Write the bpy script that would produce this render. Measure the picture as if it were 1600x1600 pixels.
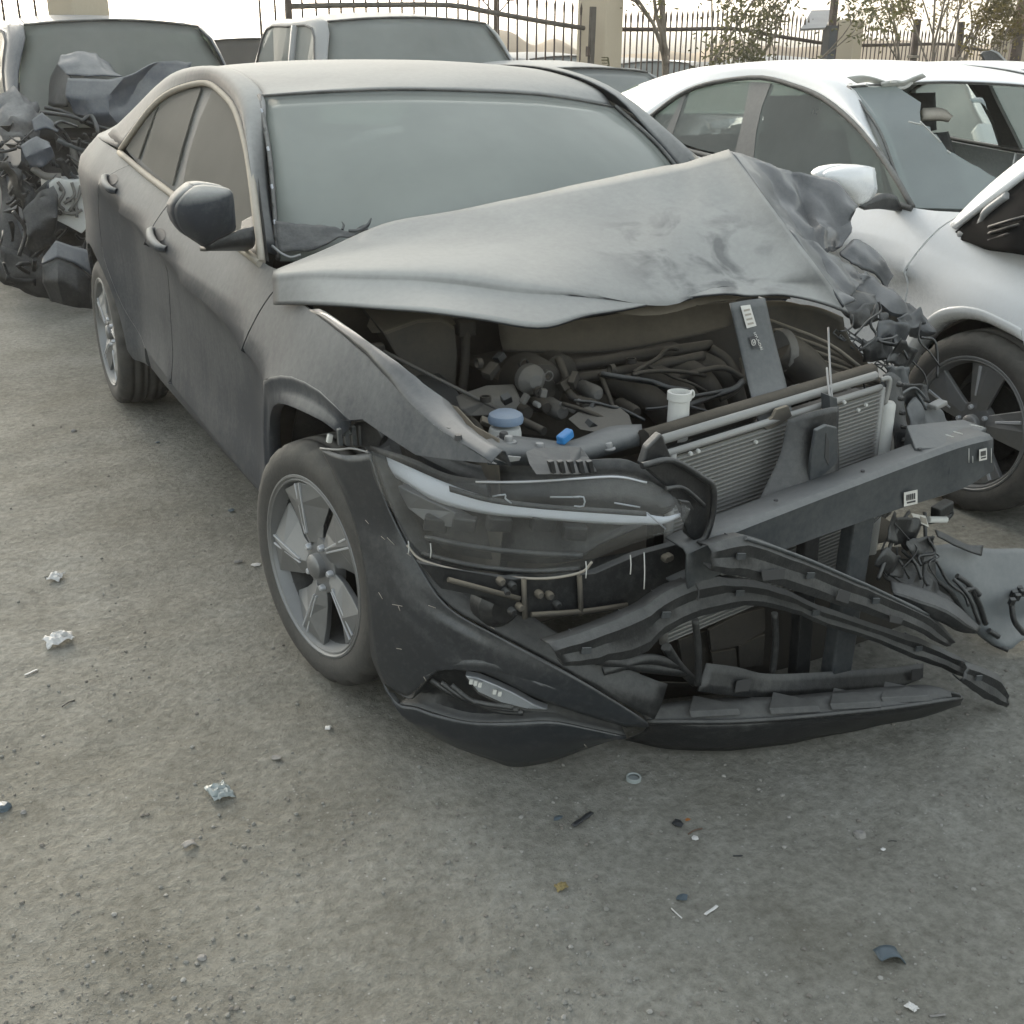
import bpy, bmesh, math, random
from mathutils import Vector, noise, Matrix
random.seed(7)
for o in list(bpy.data.objects): bpy.data.objects.remove(o)
SC = bpy.context.scene
COL = SC.collection
rad = math.radians
# ---------------------------------------------------------------- camera
CAM = Vector((-1.683, -2.627, 1.551)); YAW, PIT, ROL, FPX = .4814, .3834, .009, 1867.
fw = Vector((math.sin(YAW)*math.cos(PIT), math.cos(YAW)*math.cos(PIT), -math.sin(PIT)))
_r = Vector((math.cos(YAW), -math.sin(YAW), 0)); _u = _r.cross(fw)
RT = _r*math.cos(ROL) + _u*math.sin(ROL); UP = -_r*math.sin(ROL) + _u*math.cos(ROL)
cd = bpy.data.cameras.new('camera'); cam = bpy.data.objects.new('camera', cd); COL.objects.link(cam)
m3 = Matrix((RT, UP, -fw)).transposed()
cam.matrix_world = Matrix.Translation(CAM) @ m3.to_4x4()
cd.sensor_width = 36; cd.lens = 36*FPX/1600; cd.clip_end = 2000; cd.clip_start = .05
SC.camera = cam
# ---------------------------------------------------------------- world, sun, exposure
SUN_EL, SUN_AZ = 20., 4.          # degrees; azimuth measured from +Y towards +X
w = bpy.data.worlds.new('World'); SC.world = w; w.use_nodes = True
nt = w.node_tree; bg = nt.nodes['Background']
sky = nt.nodes.new('ShaderNodeTexSky'); sky.sky_type = 'NISHITA'; sky.sun_disc = False
sky.sun_elevation = rad(SUN_EL); sky.sun_rotation = rad(SUN_AZ)
sky.dust_density = 3.0; sky.air_density = 1.3; sky.ozone_density = 1.2
hs_ = nt.nodes.new('ShaderNodeHueSaturation'); hs_.inputs['Saturation'].default_value = .38   # dust-laden air: the sky is nearly white
nt.links.new(sky.outputs[0], hs_.inputs['Color']); wb = nt.nodes.new('ShaderNodeMix'); wb.data_type = 'RGBA'; wb.blend_type = 'MULTIPLY'; wb.inputs[0].default_value = 1; wb.inputs[7].default_value = (1.0, 1.008, .98, 1)   # the camera's slightly green white balance
nt.links.new(hs_.outputs[0], wb.inputs[6]); nt.links.new(wb.outputs[2], bg.inputs[0]); bg.inputs[1].default_value = .14
sd = bpy.data.lights.new('sun', 'SUN'); sun = bpy.data.objects.new('sun', sd); COL.objects.link(sun)
sd.energy = .5; sd.angle = rad(20); sd.color = (1, .86, .68)
sv = Vector((math.sin(rad(SUN_AZ))*math.cos(rad(SUN_EL)), math.cos(rad(SUN_AZ))*math.cos(rad(SUN_EL)), math.sin(rad(SUN_EL))))
sun.rotation_euler = sv.to_track_quat('Z', 'Y').to_euler()
SC.view_settings.view_transform = 'Standard'; SC.view_settings.look = 'None'
SC.view_settings.exposure = 1.56; SC.view_settings.gamma = 1; SC.view_settings.use_curve_mapping = False
SC.render.resolution_x = SC.render.resolution_y = 1024
# ---------------------------------------------------------------- pixel helper: the point of the ray through photo pixel (u,v) on a given plane
OFF = Vector((0, 0, 0))        # local origin while tracing a car that stands elsewhere
def px(u, v, x=None, y=None, z=None, d=None):
    C = CAM-OFF
    q = fw + RT*((u-800)/FPX) + UP*((800-v)/FPX)
    if x is not None: t = (x-C.x)/q.x
    elif y is not None: t = (y-C.y)/q.y
    elif z is not None: t = (z-C.z)/q.z
    else: t = d
    return C + q*t
# ---------------------------------------------------------------- object helpers
def props(o, label=None, cat=None, group=None, kind=None):
    if label: o['label'] = label
    if cat: o['category'] = cat
    if group: o['group'] = group
    if kind: o['kind'] = kind
    return o
def thing(name, label, cat, loc=(0, 0, 0), rz=0, group=None):
    o = bpy.data.objects.new(name, None); COL.objects.link(o); o.empty_display_size = .2
    o.location = loc; o.rotation_euler = (0, 0, rz)
    return props(o, label, cat, group)
def mesh(name, V, F, mat, parent=None, smooth=False, thick=0, off=-1, bev=0, sub=0, sharp=None):
    me = bpy.data.meshes.new(name); me.from_pydata([tuple(v) for v in V], [], F); me.update()
    return fin(name, me, mat, parent, smooth, thick, off, bev, sub, sharp)
def fin(name, me, mat, parent=None, smooth=False, thick=0, off=-1, bev=0, sub=0, sharp=None):
    o = bpy.data.objects.new(name, me); COL.objects.link(o)
    if isinstance(mat, (list, tuple)):
        for m in mat: me.materials.append(m)
    elif mat: me.materials.append(mat)
    if parent: o.parent = parent
    if smooth:
        for p in me.polygons: p.use_smooth = True
        if sharp:
            me.set_sharp_from_angle(angle=rad(sharp))
    if sub:
        m = o.modifiers.new('sub', 'SUBSURF'); m.levels = sub; m.render_levels = sub
    if thick:
        m = o.modifiers.new('sol', 'SOLIDIFY'); m.thickness = thick; m.offset = off
    if bev:
        m = o.modifiers.new('bev', 'BEVEL'); m.width = bev; m.segments = 2; m.limit_method = 'ANGLE'; m.angle_limit = rad(35)
    return o
def bmobj(name, bm, mat, parent=None, smooth=False, **k):
    me = bpy.data.meshes.new(name); bmesh.ops.recalc_face_normals(bm, faces=bm.faces); bm.to_mesh(me); bm.free()
    return fin(name, me, mat, parent, smooth, **k)
def catmull(P, n, closed=False):
    P = [Vector(p) for p in P]; out = []; L = len(P)
    segs = L if closed else L-1
    for i in range(segs):
        if closed: a, b, c, d = P[(i-1) % L], P[i], P[(i+1) % L], P[(i+2) % L]
        else:
            b, c = P[i], P[i+1]; a = P[i-1] if i > 0 else b*2-c; d = P[i+2] if i+2 < L else c*2-b
        for k in range(n):
            t = k/n
            out.append(.5*((2*b)+(c-a)*t+(2*a-5*b+4*c-d)*t*t+(3*b-a-3*c+d)*t**3))
    if not closed: out.append(P[-1].copy())
    return out
def dense(ctrl, nu, nv):
    rows = [catmull(r, nu) for r in ctrl] if nu > 1 else [[Vector(p) for p in r] for r in ctrl]
    cols = list(zip(*rows))
    if nv > 1: cols = [catmull(c, nv) for c in cols]
    return [list(r) for r in zip(*cols)]
def dlin(ctrl, nu, nv):
    def ln(P, n):
        P = [Vector(p) for p in P]; return [P[i].lerp(P[i+1], k/n) for i in range(len(P)-1) for k in range(n)]+[P[-1]]
    cols = list(zip(*[ln(r, nu) for r in ctrl])); return [list(r) for r in zip(*[ln(c, nv) for c in cols])]
def crump(p, amp, sc, seed=0):
    q = Vector(p)*sc + Vector((seed*3.1, seed*1.7, seed*.9))
    d = noise.voronoi(q*.9)[0]
    return noise.noise_vector(q)*amp*.75 + Vector((.5, -.6, .6))*(amp*1.3*(min(.8, d[1]-d[0])-.3))
def grid(name, ctrl, mat, parent=None, nu=4, nv=4, thick=.004, amp=0, sc=5, seed=0, off=0, smooth=True, sharp=50, fn=None, pin=False, lin=False):
    G = dense(ctrl, nu, nv) if not lin else dlin(ctrl, nu, nv); V = []; F = []
    R, Cn = len(G), len(G[0])
    for i, row in enumerate(G):
        for j, p in enumerate(row):
            if fn: p = fn(p, j/(Cn-1), i/(R-1))
            if amp: p = p + crump(p, amp*(min(1, 3*j/(Cn-1)) if pin else 1), sc, seed)
            V.append(p)
    for i in range(R-1):
        for j in range(Cn-1):
            F.append((i*Cn+j, i*Cn+j+1, (i+1)*Cn+j+1, (i+1)*Cn+j))
    return mesh(name, V, F, mat, parent, smooth, thick, off, sharp=sharp)
def tube_bm(bm, P, r, seg=8, cap=True):
    P = [Vector(p) for p in P]; n = len(P); rr = r if isinstance(r, (list, tuple)) else [r]*n
    t0 = (P[1]-P[0]).normalized(); up = Vector((0, 0, 1)) if abs(t0.z) < .9 else Vector((1, 0, 0))
    a = t0.cross(up).normalized(); rings = []
    for i in range(n):
        t = (P[min(i+1, n-1)]-P[max(i-1, 0)]).normalized()
        a = (a - t*a.dot(t)).normalized(); b = t.cross(a)
        rings.append([bm.verts.new(P[i]+(a*math.cos(2*math.pi*k/seg)+b*math.sin(2*math.pi*k/seg))*rr[i]) for k in range(seg)])
    for i in range(n-1):
        for k in range(seg):
            f = bm.faces.new((rings[i][k], rings[i][(k+1) % seg], rings[i+1][(k+1) % seg], rings[i+1][k])); f.smooth = True
    if cap:
        bm.faces.new(rings[0]); bm.faces.new(rings[-1])
def tube(name, P, r, mat, parent=None, seg=8, n=6):
    rr = r
    if n > 1:
        if isinstance(r, (list, tuple)):
            rr = [c.x for c in catmull([Vector((q, 0, 0)) for q in r], n)]
        P = catmull(P, n)
    bm = bmesh.new(); tube_bm(bm, P, rr, seg); return bmobj(name, bm, mat, parent)
def box_bm(bm, c, s, R=None):
    vs = []
    for sx in (-.5, .5):
        for sy in (-.5, .5):
            for sz in (-.5, .5):
                p = Vector((sx*s[0], sy*s[1], sz*s[2]))
                if R: p = R @ p
                vs.append(bm.verts.new(Vector(c)+p))
    for f in ((0, 1, 3, 2), (4, 6, 7, 5), (0, 4, 5, 1), (2, 3, 7, 6), (0, 2, 6, 4), (1, 5, 7, 3)): bm.faces.new([vs[i] for i in f])
def eul(x=0, y=0, z=0):
    from mathutils import Euler
    return Euler((rad(x), rad(y), rad(z))).to_matrix()
def box(name, c, s, mat, parent=None, R=None, bev=.004):
    bm = bmesh.new(); box_bm(bm, c, s, R); return bmobj(name, bm, mat, parent, bev=bev)
def lathe_bm(bm, prof, axis='z', c=(0, 0, 0), seg=24, M=None):
    rings = []
    for r, h in prof:
        ring = []
        for k in range(seg):
            a = 2*math.pi*k/seg; q = Vector((r*math.cos(a), r*math.sin(a), h))
            if axis == 'x': q = Vector((q.z, q.x, q.y))
            if axis == 'y': q = Vector((q.x, q.z, q.y))
            if M: q = M @ q
            ring.append(bm.verts.new(q+Vector(c)))
        rings.append(ring)
    for i in range(len(rings)-1):
        for k in range(seg):
            f = bm.faces.new((rings[i][k], rings[i][(k+1) % seg], rings[i+1][(k+1) % seg], rings[i+1][k])); f.smooth = True
    return rings
def lathe(name, prof, mat, parent=None, axis='z', c=(0, 0, 0), seg=24, M=None, cap=True, sharp=40):
    bm = bmesh.new(); rg = lathe_bm(bm, prof, axis, c, seg, M)
    if cap:
        for e in (rg[0], rg[-1]):
            if (e[0].co-e[seg//2].co).length > 1e-4: bm.faces.new(e)
    bmesh.ops.remove_doubles(bm, verts=bm.verts, dist=1e-5)
    o = bmobj(name, bm, mat, parent); o.data.set_sharp_from_angle(angle=rad(sharp)); return o
def prism(name, pts, dirv, mat, parent=None, bev=.002, smooth=False):
    """outline of 3D points extruded along dirv"""
    dirv = Vector(dirv); n = len(pts); V = [Vector(p) for p in pts]+[Vector(p)+dirv for p in pts]
    F = [tuple(range(n)), tuple(range(2*n-1, n-1, -1))]+[(i, (i+1) % n, n+(i+1) % n, n+i) for i in range(n)]
    bm = bmesh.new(); vs = [bm.verts.new(v) for v in V]
    for f in F: bm.faces.new([vs[i] for i in f])
    bmesh.ops.triangulate(bm, faces=[f for f in bm.faces if len(f.verts) > 4])
    return bmobj(name, bm, mat, parent, bev=bev)
def panel(name, outline, surf, mat, parent=None, step=.07, thick=.014, inset=.0):
    """a skin: 2D outline cut into a lattice, mapped on surf(a,b), with a turned-in flange round its edge"""
    bm = bmesh.new(); bm.faces.new([bm.verts.new((a, b, 0)) for a, b in outline])
    for ax in (0, 1):
        lo = min(p[ax] for p in outline); hi = max(p[ax] for p in outline); k = max(1, int((hi-lo)/step))
        for i in range(1, k):
            co = [0, 0, 0]; no = [0, 0, 0]; co[ax] = lo+(hi-lo)*i/k; no[ax] = 1
            bmesh.ops.bisect_plane(bm, geom=bm.verts[:]+bm.edges[:]+bm.faces[:], dist=1e-5, plane_co=co, plane_no=no)
    bmesh.ops.triangulate(bm, faces=[f for f in bm.faces if len(f.verts) > 4])
    P2 = {}
    for v in bm.verts: P2[v] = (v.co.x, v.co.y)
    for v in bm.verts: v.co = surf(*P2[v])
    bmesh.ops.recalc_face_normals(bm, faces=bm.faces)
    for f in bm.faces: f.smooth = True
    if thick:
        bm.normal_update()
        be = [e for e in bm.edges if e.is_boundary]; nrm = {v: v.normal.copy() for e in be for v in e.verts}
        sgn = 1
        # normals must look away from the car's middle
        tot = sum((f.normal.dot(Vector((f.calc_center_median().x, 0, .35))) for f in bm.faces))
        if tot < 0:
            bmesh.ops.reverse_faces(bm, faces=bm.faces); nrm = {v: -n for v, n in nrm.items()}
        ret = bmesh.ops.extrude_edge_only(bm, edges=be)
        nv = [g for g in ret['geom'] if isinstance(g, bmesh.types.BMVert)]
        nf = [g for g in ret['geom'] if isinstance(g, bmesh.types.BMFace)]
        key = {tuple(round(c, 5) for c in v.co): n for v, n in nrm.items()}
        for v in nv: v.co = v.co - key[tuple(round(c, 5) for c in v.co)]*thick
        for f in nf: f.smooth = False
        for e in be: e.smooth = False
    me = bpy.data.meshes.new(name); bm.to_mesh(me); bm.free()
    o = bpy.data.objects.new(name, me); COL.objects.link(o); me.materials.append(mat)
    if parent: o.parent = parent
    return o
def mirror_obj(o, parent):
    """a copy of a mesh on the car's other side"""
    me = o.data.copy(); me.transform(Matrix.Scale(-1, 4, (1, 0, 0))); me.flip_normals()
    c = o.copy(); c.data = me; COL.objects.link(c); c.parent = parent; return c
# ---------------------------------------------------------------- materials
def nodes(name):
    m = bpy.data.materials.new(name); m.use_nodes = True; t = m.node_tree
    return m, t, t.nodes['Principled BSDF'], t.nodes.new, t.links.new
DUST = (.40, .398, .372)
def dusty(name, col, rough=.4, metal=0., coat=0., dust=DUST, lo=.0, hi=.9, base=.12, top=.85, ns=5., nm=.35, bump=.0, bs=60., streak=0., spec=.5, patch=0., wipe=None):
    """paint, plastic or metal under settled dust: dust gathers on what looks up, broken up by noise"""
    m, t, b, N, L = nodes(name)
    tc = N('ShaderNodeTexCoord'); g = N('ShaderNodeNewGeometry'); sx = N('ShaderNodeSeparateXYZ'); L(g.outputs['Normal'], sx.inputs[0])
    mr = N('ShaderNodeMapRange'); mr.inputs[1].default_value = lo; mr.inputs[2].default_value = hi
    mr.inputs[3].default_value = base; mr.inputs[4].default_value = top; L(sx.outputs[2], mr.inputs[0])
    n1 = N('ShaderNodeTexNoise'); n1.inputs['Scale'].default_value = ns; n1.inputs['Detail'].default_value = 6; n1.inputs['Roughness'].default_value = .65
    L(tc.outputs['Object'], n1.inputs['Vector'])
    sub = N('ShaderNodeMath'); sub.operation = 'MULTIPLY_ADD'; sub.inputs[1].default_value = nm*2; sub.inputs[2].default_value = -nm
    L(n1.outputs[0], sub.inputs[0])
    ad = N('ShaderNodeMath'); ad.operation = 'ADD'; ad.use_clamp = True; L(mr.outputs[0], ad.inputs[0]); L(sub.outputs[0], ad.inputs[1])
    fac = ad.outputs[0]
    n2 = N('ShaderNodeTexNoise'); n2.inputs['Scale'].default_value = 60; n2.inputs['Detail'].default_value = 7; n2.inputs['Roughness'].default_value = .75; L(tc.outputs['Object'], n2.inputs['Vector'])
    mm = N('ShaderNodeMath'); mm.operation = 'MULTIPLY_ADD'; mm.inputs[1].default_value = .34; mm.inputs[2].default_value = -.17; mm.use_clamp = False
    L(n2.outputs[0], mm.inputs[0])
    a2 = N('ShaderNodeMath'); a2.operation = 'ADD'; a2.use_clamp = True; L(fac, a2.inputs[0]); L(mm.outputs[0], a2.inputs[1]); fac = a2.outputs[0]
    if streak:
        mp = N('ShaderNodeMapping'); mp.inputs['Scale'].default_value = (14, 14, 1.2); L(tc.outputs['Object'], mp.inputs[0])
        n3 = N('ShaderNodeTexNoise'); n3.inputs['Scale'].default_value = 3; n3.inputs['Detail'].default_value = 4; L(mp.outputs[0], n3.inputs['Vector'])
        ma = N('ShaderNodeMath'); ma.operation = 'MULTIPLY_ADD'; ma.inputs[1].default_value = streak*2; ma.inputs[2].default_value = -streak; L(n3.outputs[0], ma.inputs[0])
        a3 = N('ShaderNodeMath'); a3.operation = 'ADD'; a3.use_clamp = True; L(fac, a3.inputs[0]); L(ma.outputs[0], a3.inputs[1]); fac = a3.outputs[0]
    if patch:      # broad bare patches in the dust
        n5 = N('ShaderNodeTexNoise'); n5.inputs['Scale'].default_value = 1.3; n5.inputs['Detail'].default_value = 5; n5.inputs['Distortion'].default_value = .6; L(tc.outputs['Object'], n5.inputs['Vector'])
        q5 = N('ShaderNodeMapRange'); q5.inputs[1].default_value = .38; q5.inputs[2].default_value = .62; q5.inputs[3].default_value = -patch; q5.inputs[4].default_value = patch*.5; L(n5.outputs[0], q5.inputs[0])
        a5 = N('ShaderNodeMath'); a5.operation = 'ADD'; a5.use_clamp = True; L(fac, a5.inputs[0]); L(q5.outputs[0], a5.inputs[1]); fac = a5.outputs[0]
    if wipe:       # a hand-wiped smear round a point
        vd = N('ShaderNodeVectorMath'); vd.operation = 'DISTANCE'; vd.inputs[1].default_value = wipe[:3]; L(tc.outputs['Object'], vd.inputs[0])
        q6 = N('ShaderNodeMapRange'); q6.inputs[1].default_value = wipe[3]; q6.inputs[2].default_value = wipe[3]*.35; q6.inputs[3].default_value = 0; q6.inputs[4].default_value = 1; L(vd.outputs['Value'], q6.inputs[0])
        n6 = N('ShaderNodeTexNoise'); n6.inputs['Scale'].default_value = 9; n6.inputs['Detail'].default_value = 4; n6.inputs['Distortion'].default_value = .6; L(tc.outputs['Object'], n6.inputs['Vector'])
        q7 = N('ShaderNodeMapRange'); q7.inputs[1].default_value = .46; q7.inputs[2].default_value = .60; q7.inputs[3].default_value = 0; q7.inputs[4].default_value = -.45; L(n6.outputs[0], q7.inputs[0])
        m6 = N('ShaderNodeMath'); m6.operation = 'MULTIPLY'; L(q6.outputs[0], m6.inputs[0]); L(q7.outputs[0], m6.inputs[1])
        a6 = N('ShaderNodeMath'); a6.operation = 'ADD'; a6.use_clamp = True; L(fac, a6.inputs[0]); L(m6.outputs[0], a6.inputs[1]); fac = a6.outputs[0]
    mc = N('ShaderNodeMix'); mc.data_type = 'RGBA'; mc.inputs[6].default_value = (*col, 1); mc.inputs[7].default_value = (*dust, 1)
    L(fac, mc.inputs[0]); L(mc.outputs[2], b.inputs['Base Color'])
    r = N('ShaderNodeMapRange'); r.inputs[3].default_value = rough; r.inputs[4].default_value = .9; L(fac, r.inputs[0]); L(r.outputs[0], b.inputs['Roughness'])
    if metal:
        r = N('ShaderNodeMapRange'); r.inputs[3].default_value = metal; r.inputs[4].default_value = 0; L(fac, r.inputs[0]); L(r.outputs[0], b.inputs['Metallic'])
    if coat:
        r = N('ShaderNodeMapRange'); r.inputs[3].default_value = coat; r.inputs[4].default_value = 0; L(fac, r.inputs[0]); L(r.outputs[0], b.inputs['Coat Weight'])
        b.inputs['Coat Roughness'].default_value = .08
    r = N('ShaderNodeMapRange'); r.inputs[3].default_value = spec; r.inputs[4].default_value = .06; r.inputs[2].default_value = .45; L(fac, r.inputs[0]); L(r.outputs[0], b.inputs['Specular IOR Level'])
    if bump:
        n4 = N('ShaderNodeTexNoise'); n4.inputs['Scale'].default_value = bs; n4.inputs['Detail'].default_value = 4; L(tc.outputs['Object'], n4.inputs['Vector'])
        bp = N('ShaderNodeBump'); bp.inputs['Strength'].default_value = bump; bp.inputs['Distance'].default_value = .01; L(n4.outputs[0], bp.inputs['Height']); L(bp.outputs[0], b.inputs['Normal'])
    return m
def plain(name, col, rough=.5, metal=0, ns=0, var=.15, bump=0, bs=30, spec=.5):
    m, t, b, N, L = nodes(name); b.inputs['Base Color'].default_value = (*col, 1); b.inputs['Roughness'].default_value = rough; b.inputs['Metallic'].default_value = metal
    b.inputs['Specular IOR Level'].default_value = spec
    if ns:
        tc = N('ShaderNodeTexCoord'); n = N('ShaderNodeTexNoise'); n.inputs['Scale'].default_value = ns; n.inputs['Detail'].default_value = 7; L(tc.outputs['Object'], n.inputs['Vector'])
        rp = N('ShaderNodeValToRGB'); rp.color_ramp.elements[0].position = .3; rp.color_ramp.elements[1].position = .7
        rp.color_ramp.elements[0].color = (*[c*(1-var) for c in col], 1); rp.color_ramp.elements[1].color = (*[min(1, c*(1+var)) for c in col], 1)
        L(n.outputs[0], rp.inputs[0]); L(rp.outputs[0], b.inputs['Base Color'])
        if bump:
            n4 = N('ShaderNodeTexNoise'); n4.inputs['Scale'].default_value = bs; n4.inputs['Detail'].default_value = 6; L(tc.outputs['Object'], n4.inputs['Vector'])
            bp = N('ShaderNodeBump'); bp.inputs['Strength'].default_value = bump; bp.inputs['Distance'].default_value = .02; L(n4.outputs[0], bp.inputs['Height']); L(bp.outputs[0], b.inputs['Normal'])
    return m
def dustglass(name, dust=(.42, .44, .42), fac=.62, tint=(.55, .66, .62), var=.12, ns=3., gloss=.35, trans=.25):
    """glass under a film of dust: part matt film, part see-through, a little gloss"""
    m, t, b, N, L = nodes(name); t.nodes.remove(b); out = t.nodes['Material Output']
    df = N('ShaderNodeBsdfDiffuse'); df.inputs[0].default_value = (*dust, 1); tr = N('ShaderNodeBsdfTransparent'); tr.inputs[0].default_value = (*tint, 1)
    gl = N('ShaderNodeBsdfGlossy'); gl.inputs['Roughness'].default_value = .12; gl.inputs[0].default_value = (.8, .8, .8, 1)
    tc = N('ShaderNodeTexCoord'); n = N('ShaderNodeTexNoise'); n.inputs['Scale'].default_value = ns; n.inputs['Detail'].default_value = 8; n.inputs['Roughness'].default_value = .6
    L(tc.outputs['Object'], n.inputs['Vector'])
    ma = N('ShaderNodeMath'); ma.operation = 'MULTIPLY_ADD'; ma.use_clamp = True; ma.inputs[1].default_value = var*2; ma.inputs[2].default_value = fac-var; L(n.outputs[0], ma.inputs[0])
    tl_ = N('ShaderNodeBsdfTranslucent'); tl_.inputs[0].default_value = (*dust, 1); fm = N('ShaderNodeMixShader'); fm.inputs[0].default_value = trans; L(df.outputs[0], fm.inputs[1]); L(tl_.outputs[0], fm.inputs[2])
    m1 = N('ShaderNodeMixShader'); L(ma.outputs[0], m1.inputs[0]); L(tr.outputs[0], m1.inputs[1]); L(fm.outputs[0], m1.inputs[2])
    m2 = N('ShaderNodeMixShader'); fr = N('ShaderNodeFresnel'); fr.inputs[0].default_value = 1.4; ge = N('ShaderNodeNewGeometry'); iv = N('ShaderNodeMath'); iv.operation = 'SUBTRACT'; iv.inputs[0].default_value = gloss; iv.use_clamp = True; L(ge.outputs['Backfacing'], iv.inputs[1])
    mu = N('ShaderNodeMath'); mu.operation = 'MULTIPLY'; L(iv.outputs[0], mu.inputs[1]); L(fr.outputs[0], mu.inputs[0]); L(mu.outputs[0], m2.inputs[0])
    L(m1.outputs[0], m2.inputs[1]); L(gl.outputs[0], m2.inputs[2]); L(m2.outputs[0], out.inputs[0])
    return m
PAINT = dusty('dusty_grey_paint', (.032, .037, .045), rough=.55, metal=.0, coat=.02, base=.07, top=.93, lo=.22, hi=.92, ns=4.5, nm=.13, streak=.07, patch=.10, spec=.14)
PAINTFOLD = dusty('fresh_folded_paint', (.032, .036, .042), rough=.36, metal=.1, coat=.25, base=.03, top=.36, lo=.1, hi=1., ns=6, nm=.14, spec=.45)
PAINTHOOD = dusty('dusty_bonnet_paint', (.030, .033, .038), rough=.5, metal=.0, coat=.15, base=.12, top=.92, lo=.0, hi=.78, ns=4.5, nm=.13, patch=.09, wipe=(.14, -.14, 1.02, .30))
PAINTCLEAN = dusty('grey_bumper_paint', (.020, .0235, .028), rough=.30, metal=.1, coat=.4, base=.0, top=.40, lo=.15, hi=1., ns=7, nm=.07, bump=.05, bs=40)
WHITEP = dusty('white_car_paint', (.83, .845, .845), rough=.25, coat=.5, base=.03, top=.42, lo=0, hi=1., ns=4, nm=.06, dust=(.58, .56, .5))
SILVERP = dusty('dusty_silver_paint', (.34, .35, .36), rough=.35, metal=.3, coat=.2, base=.35, top=.8, lo=0, hi=.9, ns=4, nm=.15)
NAVYP = dusty('dusty_dark_blue_paint', (.045, .055, .074), rough=.38, metal=.15, coat=.25, base=.06, top=.6, lo=0, hi=.9, ns=9, nm=.22)
BLACKP = dusty('dusty_black_plastic', (.013, .014, .015), rough=.42, base=.0, top=.34, lo=.05, hi=1., ns=9, nm=.12, bump=.1, bs=200)
TRIM = dusty('dark_rubber_trim', (.02, .02, .02), rough=.6, base=.15, top=.5, ns=9)
SEAL = dusty('dust_caked_seal', (.12, .11, .1), rough=.8, base=.55, top=.95, ns=12, nm=.2, dust=(.47, .43, .36))
RUBBER = dusty('dusty_tyre_rubber', (.022, .022, .022), rough=.7, base=.16, top=.6, lo=-.1, hi=1, ns=10, nm=.16, bump=.15, bs=120, dust=(.24, .23, .205))
RIM = dusty('grey_alloy', (.20, .205, .21), rough=.38, metal=.75, base=.10, top=.45, ns=10, nm=.12)
RIMD = dusty('dark_alloy_barrel', (.014, .014, .014), rough=.6, metal=.2, base=.0, top=.22, ns=10, nm=.08)
STEEL = dusty('bare_steel', (.30, .30, .30), rough=.4, metal=.7, base=.2, top=.6, ns=12, nm=.2)
ENG = dusty('dusty_engine_plastic', (.016, .0155, .015), rough=.55, base=.10, top=.7, lo=-.1, hi=.95, ns=12, nm=.22, dust=(.17, .15, .12), bump=.1, bs=90)
ENGAL = dusty('dusty_engine_alloy', (.16, .16, .155), rough=.5, metal=.4, base=.2, top=.75, ns=14, nm=.25, dust=(.22, .20, .165), bump=.2, bs=80)
INNER = dusty('dusty_inner_panel', (.035, .036, .037), rough=.55, base=.25, top=.9, ns=7, nm=.28, dust=(.27, .235, .18))
BEAM = dusty('grey_primer_steel', (.036, .042, .047), rough=.42, metal=.1, base=.05, top=.42, ns=6, nm=.15, bump=.04, bs=60)
WHITEPL = dusty('white_plastic', (.62, .62, .58), rough=.5, base=.15, top=.5, ns=10, nm=.15)
BLUEPL = dusty('blue_plastic', (.02, .22, .55), rough=.4, base=.05, top=.25, ns=10, nm=.1)
BLUECAP = dusty('faded_blue_cap', (.16, .25, .38), rough=.6, base=.2, top=.5, ns=10, nm=.1)
ALU = dusty('aluminium', (.30, .295, .28), rough=.45, metal=.6, base=.25, top=.6, ns=14, nm=.2)
FIN = dusty('condenser_fins', (.16, .155, .14), rough=.6, metal=.3, base=.4, top=.7, ns=30, nm=.2, dust=(.25, .235, .2))
LABELW = plain('white_label', (.62, .6, .55), .7, ns=40, var=.1)
INK = plain('label_ink', (.05, .05, .05), .7)
DGLASS = dustglass('dusty_windscreen', dust=(.52, .54, .50), fac=.60, tint=(.80, .86, .82), var=.16, ns=2.2)
SGLASS = dustglass('dust_caked_window', dust=(.20, .193, .172), fac=.90, var=.10, ns=7., gloss=.03)
CGLASS = dustglass('dusty_clear_window', dust=(.42, .46, .43), fac=.40, tint=(.68, .75, .71), gloss=.4, trans=.6)
BGLASS = dustglass('background_window', dust=(.44, .455, .425), fac=.62, var=.2, ns=1.6, tint=(.4, .46, .45))
SEAT = plain('seat_fabric', (.06, .06, .062), .9, ns=30)
CABIN = plain('cabin_lining', (.05, .05, .05), .9, ns=20)
REDLENS = dusty('red_tail_lamp', (.30, .02, .02), rough=.2, coat=.5, base=.2, top=.5)
LENS_M = None
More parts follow.
